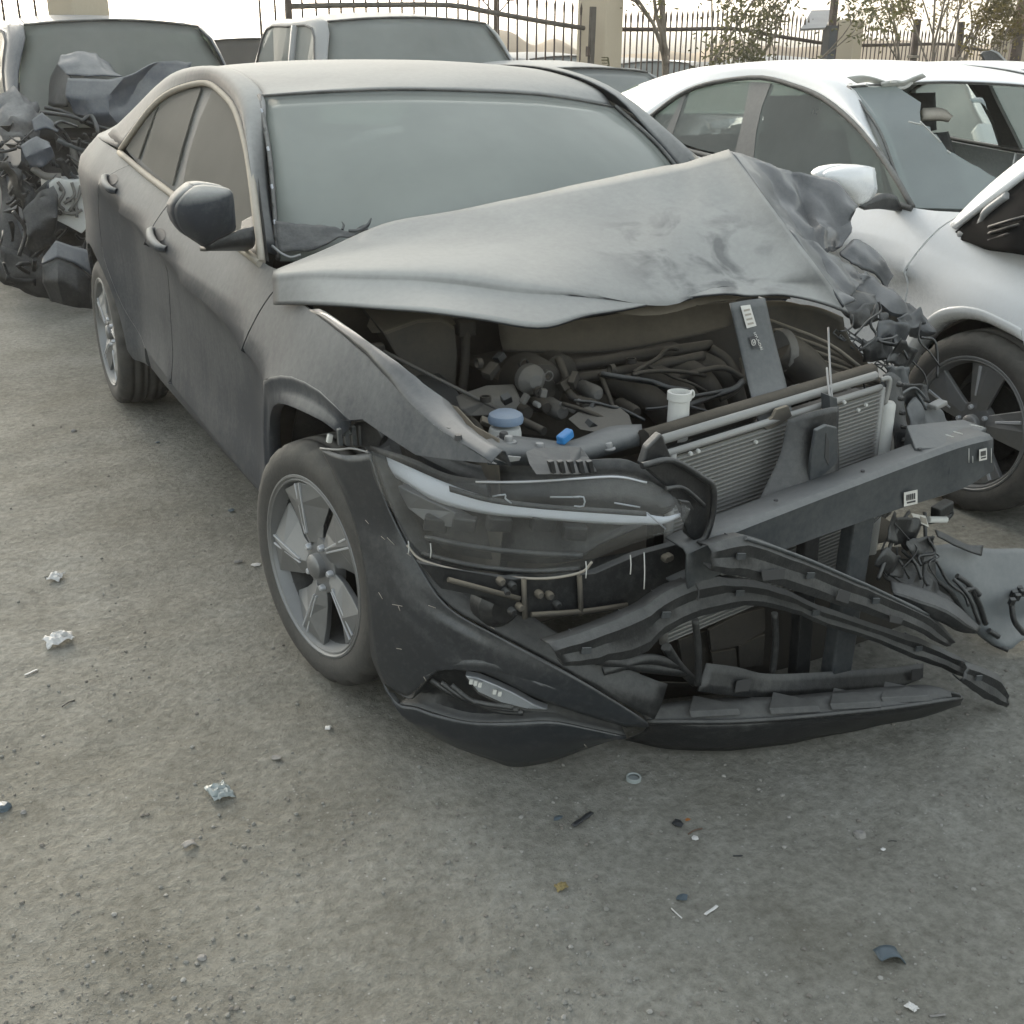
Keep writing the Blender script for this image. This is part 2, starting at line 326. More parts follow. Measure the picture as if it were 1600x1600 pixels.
def lens(name, fac=.12, tint=(.96, .97, .98)):
    m, t, b, N, L = nodes(name); t.nodes.remove(b); out = t.nodes['Material Output']
    tr = N('ShaderNodeBsdfTransparent'); tr.inputs[0].default_value = (*tint, 1); df = N('ShaderNodeBsdfDiffuse'); df.inputs[0].default_value = (.4, .39, .36, 1)
    gl = N('ShaderNodeBsdfGlossy'); gl.inputs['Roughness'].default_value = .1
    tc = N('ShaderNodeTexCoord'); n = N('ShaderNodeTexNoise'); n.inputs['Scale'].default_value = 9; n.inputs['Detail'].default_value = 6; L(tc.outputs['Object'], n.inputs['Vector'])
    ma = N('ShaderNodeMath'); ma.operation = 'MULTIPLY'; ma.inputs[1].default_value = fac*2; L(n.outputs[0], ma.inputs[0])
    m1 = N('ShaderNodeMixShader'); L(ma.outputs[0], m1.inputs[0]); L(tr.outputs[0], m1.inputs[1]); L(df.outputs[0], m1.inputs[2])
    fr = N('ShaderNodeFresnel'); fr.inputs[0].default_value = 1.35; m2 = N('ShaderNodeMixShader'); ge = N('ShaderNodeNewGeometry'); iv = N('ShaderNodeMath'); iv.operation = 'SUBTRACT'; iv.inputs[0].default_value = .7; iv.use_clamp = True; L(ge.outputs['Backfacing'], iv.inputs[1]); mu = N('ShaderNodeMath'); mu.operation = 'MULTIPLY'; L(iv.outputs[0], mu.inputs[0]); L(fr.outputs[0], mu.inputs[1]); L(mu.outputs[0], m2.inputs[0]); L(m1.outputs[0], m2.inputs[1]); L(gl.outputs[0], m2.inputs[2])
    L(m2.outputs[0], out.inputs[0]); return m
LENS = lens('headlamp_lens', .07)
SKYREFL = dusty('white_sky_reflection', (.84, .87, .92), rough=.25, coat=.3, base=.0, top=.2, ns=6, nm=.04)  # white colour stands in for the sky mirrored in the chrome lamp band
CHROME = dusty('satin_reflector', (.55, .57, .60), rough=.28, metal=.6, base=.06, top=.3, ns=6, nm=.08)
def ground_mat():
    m, t, b, N, L = nodes('compacted_dirt')
    tc = N('ShaderNodeTexCoord')
    def nz(s, d=8, r=.6):
        n = N('ShaderNodeTexNoise'); n.inputs['Scale'].default_value = s; n.inputs['Detail'].default_value = d; n.inputs['Roughness'].default_value = r; L(tc.outputs['Object'], n.inputs['Vector']); return n
    big, mid, fine = nz(.55, 6, .6), nz(3.2, 8, .65), nz(45, 6, .7)
    r1 = N('ShaderNodeValToRGB'); e = r1.color_ramp.elements; e[0].position = .33; e[0].color = (.192, .186, .160, 1); e[1].position = .68; e[1].color = (.272, .268, .240, 1)
    L(mid.outputs[0], r1.inputs[0])
    r2 = N('ShaderNodeValToRGB'); e = r2.color_ramp.elements; e[0].position = .35; e[0].color = (.88, .865, .82, 1); e[1].position = .6; e[1].color = (1.05, 1.05, 1.04, 1); L(big.outputs[0], r2.inputs[0])
    mx = N('ShaderNodeMix'); mx.data_type = 'RGBA'; mx.blend_type = 'MULTIPLY'; mx.inputs[0].default_value = 1; L(r1.outputs[0], mx.inputs[6]); L(r2.outputs[0], mx.inputs[7])
    r3 = N('ShaderNodeValToRGB'); e = r3.color_ramp.elements; e[0].position = .32; e[0].color = (.72, .71, .69, 1); e[1].position = .66; e[1].color = (1.2, 1.2, 1.19, 1); L(fine.outputs[0], r3.inputs[0])
    m2 = N('ShaderNodeMix'); m2.data_type = 'RGBA'; m2.blend_type = 'MULTIPLY'; m2.inputs[0].default_value = 1; L(mx.outputs[2], m2.inputs[6]); L(r3.outputs[0], m2.inputs[7])
    # embedded grit, pale and dark
    vo = N('ShaderNodeTexVoronoi'); vo.inputs['Scale'].default_value = 75; L(tc.outputs['Object'], vo.inputs['Vector'])
    sp = N('ShaderNodeMath'); sp.operation = 'LESS_THAN'; sp.inputs[1].default_value = .2; L(vo.outputs['Distance'], sp.inputs[0])
    sc = N('ShaderNodeSeparateColor'); L(vo.outputs['Color'], sc.inputs[0])
    gt = N('ShaderNodeMath'); gt.operation = 'GREATER_THAN'; gt.inputs[1].default_value = .85; L(sc.outputs[0], gt.inputs[0])
    mu = N('ShaderNodeMath'); mu.operation = 'MULTIPLY'; L(sp.outputs[0], mu.inputs[0]); L(gt.outputs[0], mu.inputs[1])
    mu2 = N('ShaderNodeMath'); mu2.operation = 'MULTIPLY'; mu2.inputs[1].default_value = .55; L(mu.outputs[0], mu2.inputs[0])
    gr = N('ShaderNodeValToRGB'); e = gr.color_ramp.elements; e[0].color = (.10, .09, .08, 1); e[1].color = (.42, .41, .38, 1); e[0].position = .35; e[1].position = .5; L(sc.outputs[1], gr.inputs[0])
    m3_ = N('ShaderNodeMix'); m3_.data_type = 'RGBA'; L(mu2.outputs[0], m3_.inputs[0]); L(m2.outputs[2], m3_.inputs[6]); L(gr.outputs[0], m3_.inputs[7])
    # oil stains
    st = nz(1.1, 5, .55); rs = N('ShaderNodeValToRGB'); e = rs.color_ramp.elements; e[0].position = .66; e[0].color = (0, 0, 0, 1); e[1].position = .80; e[1].color = (.6, .6, .6, 1); L(st.outputs[0], rs.inputs[0])
    m4 = N('ShaderNodeMix'); m4.data_type = 'RGBA'; m4.inputs[7].default_value = (.085, .075, .055, 1); L(rs.outputs[0], m4.inputs[0]); L(m3_.outputs[2], m4.inputs[6])
    L(m4.outputs[2], b.inputs['Base Color']); b.inputs['Roughness'].default_value = .95; b.inputs['Specular IOR Level'].default_value = .2
    hm = N('ShaderNodeMath'); hm.operation = 'MULTIPLY_ADD'; hm.inputs[1].default_value = .6; L(fine.outputs[0], hm.inputs[0]); L(nz(9, 8, .7).outputs[0], hm.inputs[2])
    bp = N('ShaderNodeBump'); bp.inputs['Strength'].default_value = .75; bp.inputs['Distance'].default_value = .02; L(hm.outputs[0], bp.inputs['Height']); L(bp.outputs[0], b.inputs['Normal'])
    return m
GROUND = ground_mat()
# ================================================================ ground: one sheet, fine and gently uneven near the camera, coarse out to the horizon
def ground():
    def axis(lo, hi, step, far):
        a = []; v = lo
        while v <= hi+1e-6: a.append(v); v += step
        s = step; L = [lo]; 
        while L[-1] > -far: s *= 1.6; L.append(L[-1]-s)
        s = step; H = [a[-1]]
        while H[-1] < far: s *= 1.6; H.append(H[-1]+s)
        return L[:0:-1]+a+H[1:]
    X = axis(-2.6, 2.4, .03, 900); Y = axis(-2.2, 3.4, .03, 900)
    V = []
    for y in Y:
        for x in X:
            z = 0
            if -8 < x < 10 and -5 < y < 14:
                p = Vector((x, y, 0)); z = noise.noise(p*1.3)*.012 + noise.noise(p*6)*.005 + noise.noise(p*17)*.0028 - .006
            dd = math.hypot(x+1.7, y+2.6)
            if dd > 11: z -= .022*min(50, dd-11)          # the yard falls away gently towards the fence and beyond
            V.append((x, y, z))
    n = len(X); F = [(j*n+i, j*n+i+1, (j+1)*n+i+1, (j+1)*n+i) for j in range(len(Y)-1) for i in range(n-1)]
    o = mesh('ground', V, F, GROUND, None, smooth=True); o['kind'] = 'structure'
ground()
# ================================================================ the grey wrecked sedan: front axle at the origin, nose towards -Y
CAR = thing('wrecked_sedan', 'dusty dark grey sedan with smashed front end and buckled bonnet, in the foreground', 'car')
def lerp(t, T):
    if t <= T[0][0]: return T[0][1]
    for (a, b), (c, d) in zip(T, T[1:]):
        if t <= c: return b+(d-b)*(t-a)/(c-a)
    return T[-1][1]
def sm(a, b, x):
    t = min(1, max(0, (x-a)/(b-a))); return t*t*(3-2*t)
ZC = [(-1, .72), (.2, .765), (.8, .812), (1.5, .87), (2.2, .955), (2.6, .98), (4, .98)]
BELT = [(-1, .965), (.43, .982), (1.53, 1.045), (1.85, 1.06), (2.33, 1.10), (2.9, 1.12), (3.8, 1.03)]
WHEELS = ((0, .316), (2.72, .316))
def S(y, z):
    zc, bl = lerp(y, ZC), lerp(y, BELT)
    c = sm(.0, .6, y)*(1-sm(2.05, 2.6, y))
    if z > bl:
        h = z-bl; x = .815-.36*h-.5*h*h
    elif z > zc:
        t = (z-zc)/max(.02, bl-zc); x = .912-.097*(.6*t+.4*t*t)
    else:
        d = zc-z; x = .912-(.075*c+.005)*(1-math.exp(-d/.035))-.02*(1-c)*(d/.5)**2
        x += .016*math.exp(-((z-.36)/.07)**2)*sm(.3, .6, y)*(1-sm(2.0, 2.3, y))
        if z < .32: x -= (.32-z)*.45
    for wy, wz in WHEELS:
        r = math.hypot(y-wy, z-wz)
        if z < bl: x += .018*math.exp(-((r-.40)/.07)**2)
    if y < 0: x -= .13*(y/.8)**2
    if y > 2.55: x -= .205*((y-2.55)/1.25)**2
    return x
def SP(u, v, off=0):
    x = -.86
    for k in range(14):
        p = px(u, v, x=x); x = .5*x+.5*-(S(p.y, p.z)+off)
    return (p.y, p.z)
def side(off=0): return lambda y, z: Vector((-(S(y, z)+off), y, z))
def spl(P, n=3, closed=True): return [(p.x, p.y) for p in catmull([Vector((a, b, 0)) for a, b in P], n, closed)]
def poly(P): return [SP(*p) for p in P]
def seg(P, n=4):
    """smooth open run of photo points on the flank"""
    return [(p.x, p.y) for p in catmull([Vector((*SP(*q), 0)) for q in P], n)]
# ---- gaps and lines on the flank (photo points put on the flank surface)
GAP_FD = [(p.x, p.y) for p in catmull([Vector((a, b, 0)) for a, b in [(.225, .995), (.29, .935), (.33, .86), (.365, .77), (.395, .64), (.412, .48), (.42, .335)]], 3)]       # fender / front door
def cv(P, n=3): return [(p.x, p.y) for p in catmull([Vector((a, b, 0)) for a, b in P], n)]
GAP_FR = cv([(1.43, 1.037), (1.48, .96), (1.535, .86), (1.585, .70), (1.62, .52), (1.63, .36)])               # front / rear door
GAP_RQ = cv([(2.10, 1.08), (2.25, 1.03), (2.41, .95), (2.49, .85), (2.485, .72), (2.40, .60), (2.27, .46), (2.10, .385)])   # rear door / quarter
SILL_T = cv([(2.10, .385), (1.63, .36), (1.2, .338), (.8, .32), (.425, .306)], 4)                             # door bottoms
SILL_B = cv([(2.05, .26), (1.5, .238), (1.0, .236), (.70, .238), (.41, .246)])
BELT_F = cv([(1.43, 1.037), (1.10, 1.021), (.75, 1.001), (.43, .983), (.225, .995)]); BELT_R = cv([(2.10, 1.08), (1.75, 1.056), (1.43, 1.037)])
def nearest(P, q): return min(range(len(P)), key=lambda i: (P[i][0]-q[0])**2+(P[i][1]-q[1])**2)
def shift(P, dy=0, dz=0): return [(a+dy, b+dz) for a, b in P]
k = nearest(SILL_T, GAP_FR[-1]); G = .004
fd_out = shift(GAP_FD, G)+list(reversed(shift(SILL_T[k:-1], 0, G)))+list(reversed(shift(GAP_FR, -G)))+shift(BELT_F[1:-1])
fdoor = panel('front_door', fd_out, side(), PAINT, CAR, step=.05)
rd_out = shift(GAP_FR, G)+list(reversed(shift(SILL_T[1:k+1], 0, G)))+list(reversed(shift(GAP_RQ, -G)))+BELT_R[1:-1]
rdoor = panel('rear_door', rd_out, side(), PAINT, CAR, step=.05)
sill_out = SILL_T+[(SILL_T[-1][0]-.03, SILL_T[-1][1]-.02)]+list(reversed(SILL_B))
sill = panel('sill', sill_out, side(-.003), PAINT, CAR, step=.06, thick=.03)
# quarter panel: behind the rear door, round the rear wheel to the bumper
ra = [(2.72+.37*math.cos(a), .33+.37*math.sin(a)) for a in [math.pi-k*math.pi/16+.25 for k in range(17)]]
ra = [p for p in ra if p[1] > .24]
q_out = list(GAP_RQ)+[(2.13, .30), (2.34, .285)]+[p for p in ra if p[1] > .31 or p[0] > 2.8]+[(3.2, .27), (3.7, .33), (3.79, .55), (3.78, .80), (3.72, .94), (3.55, 1.03), (3.2, 1.09), (2.9, 1.115), (2.6, 1.11), (2.33, 1.10)]
quarter = panel('quarter_panel', q_out, side(), PAINT, CAR, step=.05)
# front fender, its front half torn back along the shut line to the bonnet
arch_o = cv([(.375, .29), (.362, .42), (.335, .54), (.284, .652), (.205, .725), (.10, .775), (-.024, .806), (-.185, .812), (-.344, .787)], 2)
fen_top = [(-.345, .80), (-.50, .765), (-.62, .735), (-.72, .715), (-.765, .73), (-.70, .765), (-.55, .815), (-.35, .87), (-.12, .925), (.1, .965)]
fo = list(reversed(GAP_FD))[0:0]+arch_o+fen_top+[(.24, .99)]+shift(GAP_FD, -G)[:-1]
fender = panel('front_fender', fo, lambda y, z: side()(y, z)+Vector((sm(-.2, -.7, y)*.06, 0, 0)), PAINT, CAR, step=.04)
arch_i = cv([(.345, .29), (.33, .42), (.302, .53), (.25, .61), (.18, .665), (.06, .722), (-.083, .747), (-.217, .752), (-.30, .742)], 2)
ctrl = [[Vector((-S(*p), *p)) for p in arch_o], [Vector((-(S(*a)-.006), a[0]*.5+b[0]*.5, a[1]*.5+b[1]*.5)) for a, b in zip(arch_o, arch_i)], [Vector((-(S(*p)-.014), *p)) for p in arch_i], [Vector((-(S(*p)-.04), *p)) for p in arch_i]]
grid('arch_lip', ctrl, PAINT, CAR, nu=1, nv=3, thick=.003)
# wheel wells
def well(cy, mat):
    ctrl = []
    for x in (-.80, -.68, -.52):
        ctrl.append([Vector((x, cy+.385*math.cos(a), .33+.385*math.sin(a)*(1.12 if cy < 1 else 1))) for a in [k*math.pi/12 for k in range(13)]])
    o = grid('wheel_well', ctrl, mat, CAR, nu=2, nv=1, thick=.004)
    bm = bmesh.new(); bm.faces.new([bm.verts.new((-.52, cy+.385*math.cos(a), .33+.385*math.sin(a)*(1.12 if cy < 1 else 1))) for a in [k*math.pi/12 for k in range(13)]])
    o2 = bmobj('inner_arch_wall', bm, mat, CAR)
    return o, o2
w1 = well(0, BLACKP); w2 = well(2.72, BLACKP)
# ---- greenhouse: window opening (upper edge), roof rail, glass
W_PX = [(411, 410), (404, 350), (396, 285), (386, 225), (370, 173), (350, 147), (325, 130), (292, 135), (262, 148), (237, 170), (214, 200), (190, 234)]
Wp = [Vector((-S(*SP(*p)), *SP(*p))) for p in W_PX]
Dp = [Vector(p) for p in [(-.738, .56, .978), (-.715, .68, 1.07), (-.685, .80, 1.165), (-.655, .905, 1.25), (-.61, 1.03, 1.345), (-.585, 1.25, 1.40), (-.575, 1.55, 1.425), (-.575, 1.9, 1.42), (-.578, 2.2, 1.392), (-.59, 2.5, 1.33), (-.63, 2.85, 1.225), (-.70, 3.2, 1.105)]]
mid = [(a+b)/2+Vector((-.022, 0, .022)) for a, b in zip(Wp, Dp)]
rail = grid('side_frame', [Wp, mid, Dp], PAINT, CAR, nu=3, nv=4, thick=.006)
cpl = grid('c_pillar', [[Wp[-1], Vector((-S(2.75, 1.113), 2.75, 1.113)), Vector((-S(3.25, 1.083), 3.25, 1.083))], [(Wp[-1]+Dp[-3])/2+Vector((-.02, 0, .01)), Vector((-.70, 2.95, 1.15)), Vector((-.735, 3.25, 1.10))], [Dp[-3]+Vector((-.005, 0, -.004)), Dp[-2], Dp[-1]+Vector((0, .05, 0))]], PAINT, CAR, nu=4, nv=4, thick=.005)
seal = tube('window_seal', [p+Vector((-.004, 0, 0)) for p in Wp], .011, SEAL, CAR, seg=6, n=3)
belt_line = [SP(*p) for p in [(188, 240), (228, 274), (261, 299), (310, 337), (360, 377), (409, 414)]]
beltseal = tube('belt_moulding', [Vector((-S(y, z)-.002, y, z+.004)) for y, z in belt_line], .012, SEAL, CAR, seg=6, n=4)
dlo = [SP(*p) for p in W_PX]+[(y, z-.01) for y, z in belt_line[1:-1]]
back = panel('window_surround', dlo, side(-.016), TRIM, CAR, step=.08, thick=0)
fglass = panel('front_window', poly([(405, 404), (399, 345), (390, 280), (379, 200), (363, 158), (345, 147), (329, 141), (308, 190), (294, 235), (281, 300), (310, 328), (360, 368)]), side(-.006), SGLASS, CAR, step=.08, thick=.004)
rglass = panel('rear_window', poly([(311, 138), (285, 140), (262, 151), (250, 156), (233, 205), (219, 252), (240, 272), (266, 290), (280, 235), (294, 188)]), side(-.006), SGLASS, CAR, step=.08, thick=.004)
qglass = panel('quarter_window', poly([(246, 160), (228, 183), (210, 208), (194, 233), (213, 248), (228, 205)]), side(-.006), SGLASS, CAR, step=.08, thick=.004)
# ---- roof, windscreen, rear glass, boot
roof_c = []
for y, zc_, ze, xe in ((1.12, 1.405, 1.372, .598), (1.3, 1.428, 1.397, .585), (1.6, 1.445, 1.42, .577), (2.0, 1.44, 1.412, .577), (2.35, 1.405, 1.368, .585), (2.6, 1.355, 1.31, .60)):
    roof_c.append([Vector((x*xe, y-(.035*(1-x*x) if y < 1.2 else 0), ze+(zc_-ze)*(1-abs(x)**2.4)-(.012*max(0, x) if y < 1.2 else 0))) for x in (-1, -.68, -.28, .3, .68, 1)])
ws = [
 [px(409, 151, x=-.605), px(520, 144, y=.985), px(640, 141, y=.955), px(800, 146, y=.955), px(880, 154, y=.985), px(958, 168, x=.605)],
 [Vector((-.66, .83, 1.22)), Vector((-.40, .70, 1.225)), Vector((-.13, .645, 1.225)), Vector((.15, .645, 1.22)), Vector((.40, .70, 1.205)), Vector((.655, .83, 1.19))],
 [Vector((-.70, .68, 1.085)), Vector((-.42, .50, 1.09)), Vector((-.14, .43, 1.09)), Vector((.15, .43, 1.085)), Vector((.42, .50, 1.075)), Vector((.70, .68, 1.06))],
 [Vector((-.738, .55, .968)), Vector((-.44, .34, .97)), Vector((-.15, .26, .97)), Vector((.15, .26, .97)), Vector((.44, .34, .965)), Vector((.735, .55, .955))]]
roof_c.insert(0, [p+Vector((0, .004, .005)) for p in ws[0]])
grid('roof', roof_c, PAINT, CAR, nu=6, nv=4, thick=.01, off=-1)
grid('windscreen', ws, DGLASS, CAR, nu=4, nv=4, thick=.004)
tube('header_trim', [p+Vector((0, -.004, .002)) for p in ws[0]], .005, TRIM, CAR, seg=6, n=5)
for s, nme in ((0, 'pillar_trim'), (5, 'pillar_trim')):
    tube(nme, [ws[k][s]+Vector((-.008 if s == 0 else .008, -.004, .004)) for k in range(4)], .007, TRIM, CAR, seg=6, n=6)
# torn clips along the pillar
cl = catmull([ws[k][0] for k in range(4)], 6)
for k in range(2, 17, 2):
    box('pillar_clip', cl[k]+Vector((-.010, -.004, .008)), (.006, .008, .022), CHROME if k % 4 else TRIM, CAR, R=eul(-38+k, 0, 8), bev=.001)
rg = [[Vector((x*.60, 2.62, 1.352-.045*abs(x)**2.4)) for x in (-1, -.5, 0, .5, 1)], [Vector((x*.645, 2.95, 1.24-.05*abs(x)**2)) for x in (-1, -.5, 0, .5, 1)], [Vector((x*.70, 3.25, 1.125-.03*abs(x)**2)) for x in (-1, -.5, 0, .5, 1)]]
grid('rear_glass', rg, CGLASS, CAR, nu=3, nv=3, thick=.004)
bt = [[Vector((x*.69, 3.24, 1.12-.02*x*x)) for x in (-1, -.5, 0, .5, 1)], [Vector((x*.67, 3.55, 1.10-.04*x*x)) for x in (-1, -.5, 0, .5, 1)], [Vector((x*.65, 3.78, 1.05-.06*x*x)) for x in (-1, -.5, 0, .5, 1)], [Vector((x*.67, 3.80, .80)) for x in (-1, -.5, 0, .5, 1)], [Vector((x*.69, 3.79, .45)) for x in (-1, -.5, 0, .5, 1)]]
grid('boot_lid', bt, PAINT, CAR, nu=3, nv=3, thick=.01)
tl = panel('tail_lamp', [(3.50, .90), (3.80, .86), (3.80, .93), (3.70, .965), (3.55, .95)], side(.005), REDLENS, CAR, step=.06, thick=.01)
# ---- handles
for prt, (u, v), nm in ((fdoor, (249, 374), 'door_handle'), (rdoor, (174, 287), 'door_handle')):
    y, z = SP(u, v); sc = 1
    P = [Vector((-S(y+d, z+e)-o_, y+d, z+e)) for d, e, o_ in ((.105, .016, -.002), (.085, .014, .014), (0, 0, .024), (-.08, -.012, .018), (-.105, -.016, -.002))]
    h = tube(nm, P, [.010, .013, .015, .014, .011], PAINT, prt, seg=8, n=5)
    panel('handle_cup_shade', [(y+.01+.065*math.cos(a), z+.014+.018*math.sin(a)) for a in [k_*math.tau/16 for k_ in range(16)]], side(.001), INK, prt, step=.03, thick=0)  # flat black ellipse: shade of the grip recess put into the colour
# ---- left flank, mirrored
for o_ in (fdoor, rdoor, sill, quarter, rail, cpl, seal, beltseal, back, fglass, rglass, qglass, *w2): mirror_obj(o_, CAR)
# ---- mirror
MR = bpy.data.objects.new('door_mirror', None); COL.objects.link(MR); MR.parent = CAR
def mpt(u, v, x): return px(u, v, x=x)
def my(u, v, y): return px(u, v, y=y)
mc = [  # housing seen from the front: rows top to bottom
 [my(304, 292, .45), my(318, 290, .44), my(338, 292, .43), my(356, 296, .43), my(362, 302, .45)],
 [my(288, 305, .43), my(310, 304, .40), my(336, 305, .39), my(356, 307, .40), my(364, 316, .44)],
 [my(274, 325, .44), my(298, 326, .395), my(326, 328, .38), my(350, 330, .395), my(366, 338, .44)],
 [my(279, 350, .45), my(296, 353, .41), my(318, 360, .395), my(344, 354, .41), my(367, 350, .45)],
 [my(294, 369, .47), my(306, 376, .45), my(320, 384, .44), my(342, 372, .45), my(366, 360, .47)]]
hs = grid('mirror_housing', mc, PAINT, MR, nu=4, nv=4, thick=.006)
bk = [[p+Vector((0, .10, 0)) for p in r] for r in mc]
rim_ = [mc[0][0], mc[0][1], mc[0][2], mc[0][3], mc[0][4], mc[1][4], mc[2][4], mc[3][4], mc[4][4], mc[4][3], mc[4][2], mc[4][1], mc[4][0], mc[3][0], mc[2][0], mc[1][0]]
grid('mirror_shell', [rim_+[rim_[0]], [p+Vector((.0, .05, 0)) for p in rim_+[rim_[0]]], [p+Vector((.0, .09, 0)) for p in rim_+[rim_[0]]]], PAINT, MR, nu=2, nv=1, thick=.004)
bm = bmesh.new(); bm.faces.new([bm.verts.new(p+Vector((0, .08, 0))) for p in rim_]); bmobj('mirror_glass', bm, CHROME, MR)
arm = [[my(318, 384, .44), my(345, 372, .46), my(372, 360, .48), my(394, 354, .50)], [my(322, 389, .45), my(350, 384, .47), my(380, 380, .48), my(396, 380, .50)], [p+Vector((0, .07, -.01)) for p in (my(322, 389, .45), my(350, 389, .47), my(380, 389, .48), my(396, 390, .50))]]
grid('mirror_arm', arm, BLACKP, MR, nu=4, nv=4, thick=.012)
mirror_sail = prism('mirror_sail', [Vector((-S(y, z)-.004, y, z)) for y, z in poly([(409, 412), (400, 335), (380, 345), (372, 388)])], (.01, 0, 0), BLACKP, MR)
# ---- wheels
def tyre_prof():
    h = [(.214, -.088), (.226, -.100), (.234, -.1035), (.245, -.1075), (.268, -.111), (.290, -.106), (.303, -.098), (.3095, -.088), (.3125, -.070), (.314, -.058), (.306, -.055), (.306, -.047), (.3150, -.044), (.316, -.018), (.307, -.015), (.307, -.006), (.316, -.003)]
    return h+[(r, -x) for r, x in reversed(h)]
def make_wheel(name, parent, loc, rz, spin, style=0, flip=False, seg=96):
    W = bpy.data.objects.new(name, None); COL.objects.link(W); W.parent = parent; W.location = loc; W.rotation_euler = (0, 0, rz+(math.pi if flip else 0))
    bm = bmesh.new(); rg = lathe_bm(bm, tyre_prof(), 'x', seg=seg)
    for i, ring in enumerate(rg):           # shoulder blocks
        r0 = tyre_prof()[i][0]
        if i in (6, 7, 8, len(rg)-9, len(rg)-8, len(rg)-7):
            for k_, v in enumerate(ring):
                if k_ % 4 == 0: v.co.y *= .968; v.co.z *= .968
    bmobj('tyre', bm, RUBBER, W)
    bm = bmesh.new()
    lathe_bm(bm, [(.222, -.085), (.2345, -.0985), (.2355, -.1025), (.2335, -.106), (.2285, -.1065), (.2265, -.1035), (.2235, -.1015), (.2215, -.1035), (.2185, -.1025), (.2165, -.096), (.212, -.086), (.207, -.07)], 'x', seg=64)
    bmobj('rim', bm, RIM, W).data.set_sharp_from_angle(angle=rad(25))
    bm = bmesh.new(); lathe_bm(bm, [(.208, -.072), (.200, -.045), (.19, .0), (.19, .09), (.228, .10)], 'x', seg=48); bmobj('rim_barrel', bm, RIMD, W)
    lathe('brake_disc', [(.03, -.012), (.145, -.012), (.148, -.008), (.148, .01), (.03, .01)], RIMD, W, axis='x', seg=40)
    lathe('wheel_back', [(.0, .05), (.19, .05)], TRIM, W, axis='x', seg=32, cap=False)
    for k_ in range(5):
        a0 = spin+k_*2*math.pi/5
        def pp(r, da, x): return Vector((x, r*math.cos(a0+rad(da)), r*math.sin(a0+rad(da))))
        if style == 0:
            # bent blade: a lit land, a ridge, and a dished flank falling back
            V = [pp(.045, -34, -.076), pp(.06, 0, -.088), pp(.06, 36, -.074),
                 pp(.11, -22, -.080), pp(.11, 2, -.097), pp(.105, 33, -.070),
                 pp(.165, -16, -.086), pp(.16, 8, -.1005), pp(.155, 38, -.062),
                 pp(.213, -13, -.094), pp(.213, 12, -.097), pp(.213, 42, -.064)]
            F = [(0, 1, 4, 3), (1, 2, 5, 4), (3, 4, 7, 6), (4, 5, 8, 7), (6, 7, 10, 9), (7, 8, 11, 10)]
            mesh('spoke', V, F, RIM, W, thick=.018, off=-1, bev=.002)
            for e0_, e1_ in ((3.0, 13.5), (-3.5, 7.5)):
                V = [pp(.085, e0_-1.5, -.0955), pp(.085, e0_+1.5, -.0955), pp(.211, e1_+.7, -.1005), pp(.211, e1_-.7, -.1005)]
                mesh('spoke_rib', V, [(0, 1, 2, 3)], CHROME, W, thick=.006, bev=.001)
        else:
            V = [pp(.05, -36, -.075), pp(.055, 0, -.085), pp(.05, 36, -.075), pp(.11, -24, -.083), pp(.11, 0, -.094), pp(.11, 24, -.083), pp(.213, -19, -.088), pp(.213, 0, -.095), pp(.213, 19, -.088)]
            F = [(0, 1, 4, 3), (1, 2, 5, 4), (3, 4, 7, 6), (4, 5, 8, 7)]
            mesh('spoke', V, F, RIM, W, thick=.022, bev=.003)
            mesh('spoke_rib', [pp(.10, -12, -.090), pp(.10, -8, -.0925), pp(.205, -7, -.098), pp(.205, -10, -.096)], [(0, 1, 2, 3)], CHROME, W, thick=.006, bev=.001)
        lathe('lug_nut', [(.0, -.094), (.006, -.094), (.0085, -.090), (.0085, -.07)], CHROME, W, axis='x', c=pp(.057, 48, 0), seg=10)
    lathe('hub', [(.075, -.05), (.072, -.078), (.05, -.082), (.0, -.083)], RIM, W, axis='x', seg=30)
    lathe('hub_cap', [(.032, -.08), (.031, -.099), (.027, -.103), (.0, -.106)], RIM, W, axis='x', seg=30)
    return W
make_wheel('front_wheel', CAR, (-.775, 0, .316), .179, rad(62))
make_wheel('rear_wheel', CAR, (-.785, 2.72, .316), 0, rad(20))
make_wheel('rear_wheel', CAR, (.785, 2.72, .316), 0, rad(40), flip=True, seg=48)
make_wheel('front_wheel', CAR, (.74, .08, .316), .25, rad(10), flip=True, seg=48)
# ================================================================ smashed front end of the grey sedan
def Q(L, plane='y'): return [px(u, v, **{plane: c}) for u, v, c in L]
def pp(u, v, a, b=.2, c=0.):
    """photo pixel on the upright plane y = a + b*x + c*z (the nose is knocked askew: b > 0)"""
    q = fw + RT*((u-800)/FPX) + UP*((800-v)/FPX); n = Vector((-b, 1, -c))
    t = (a-n.dot(CAM))/n.dot(q); return CAM+q*t
def PL(L, a, b=.2, c=0.): return [pp(u, v, a, b, c) for u, v in L]
def plate(name, L, a, mat, b=.2, c=0., th=.006, parent=CAR, bev=.0015): return prism(name, PL(L, a, b, c), (0, th, 0), mat, parent, bev=bev)
def hit(u, v, g, lo=1.2, hi=4.5):
    q = fw + RT*((u-800)/FPX) + UP*((800-v)/FPX); n = 70; last = None
    for i in range(n+1):
        t = lo+(hi-lo)*i/n; val = g(CAM+q*t)
        if last is not None and last[1]*val <= 0:
            a, fa, b_ = last[0], last[1], t
            for k_ in range(30):
                m_ = (a+b_)/2; fm = g(CAM+q*m_)
                if fa*fm <= 0: b_ = m_
                else: a, fa = m_, fm
            return CAM+q*a
        last = (t, val)
    return CAM+q*2.6
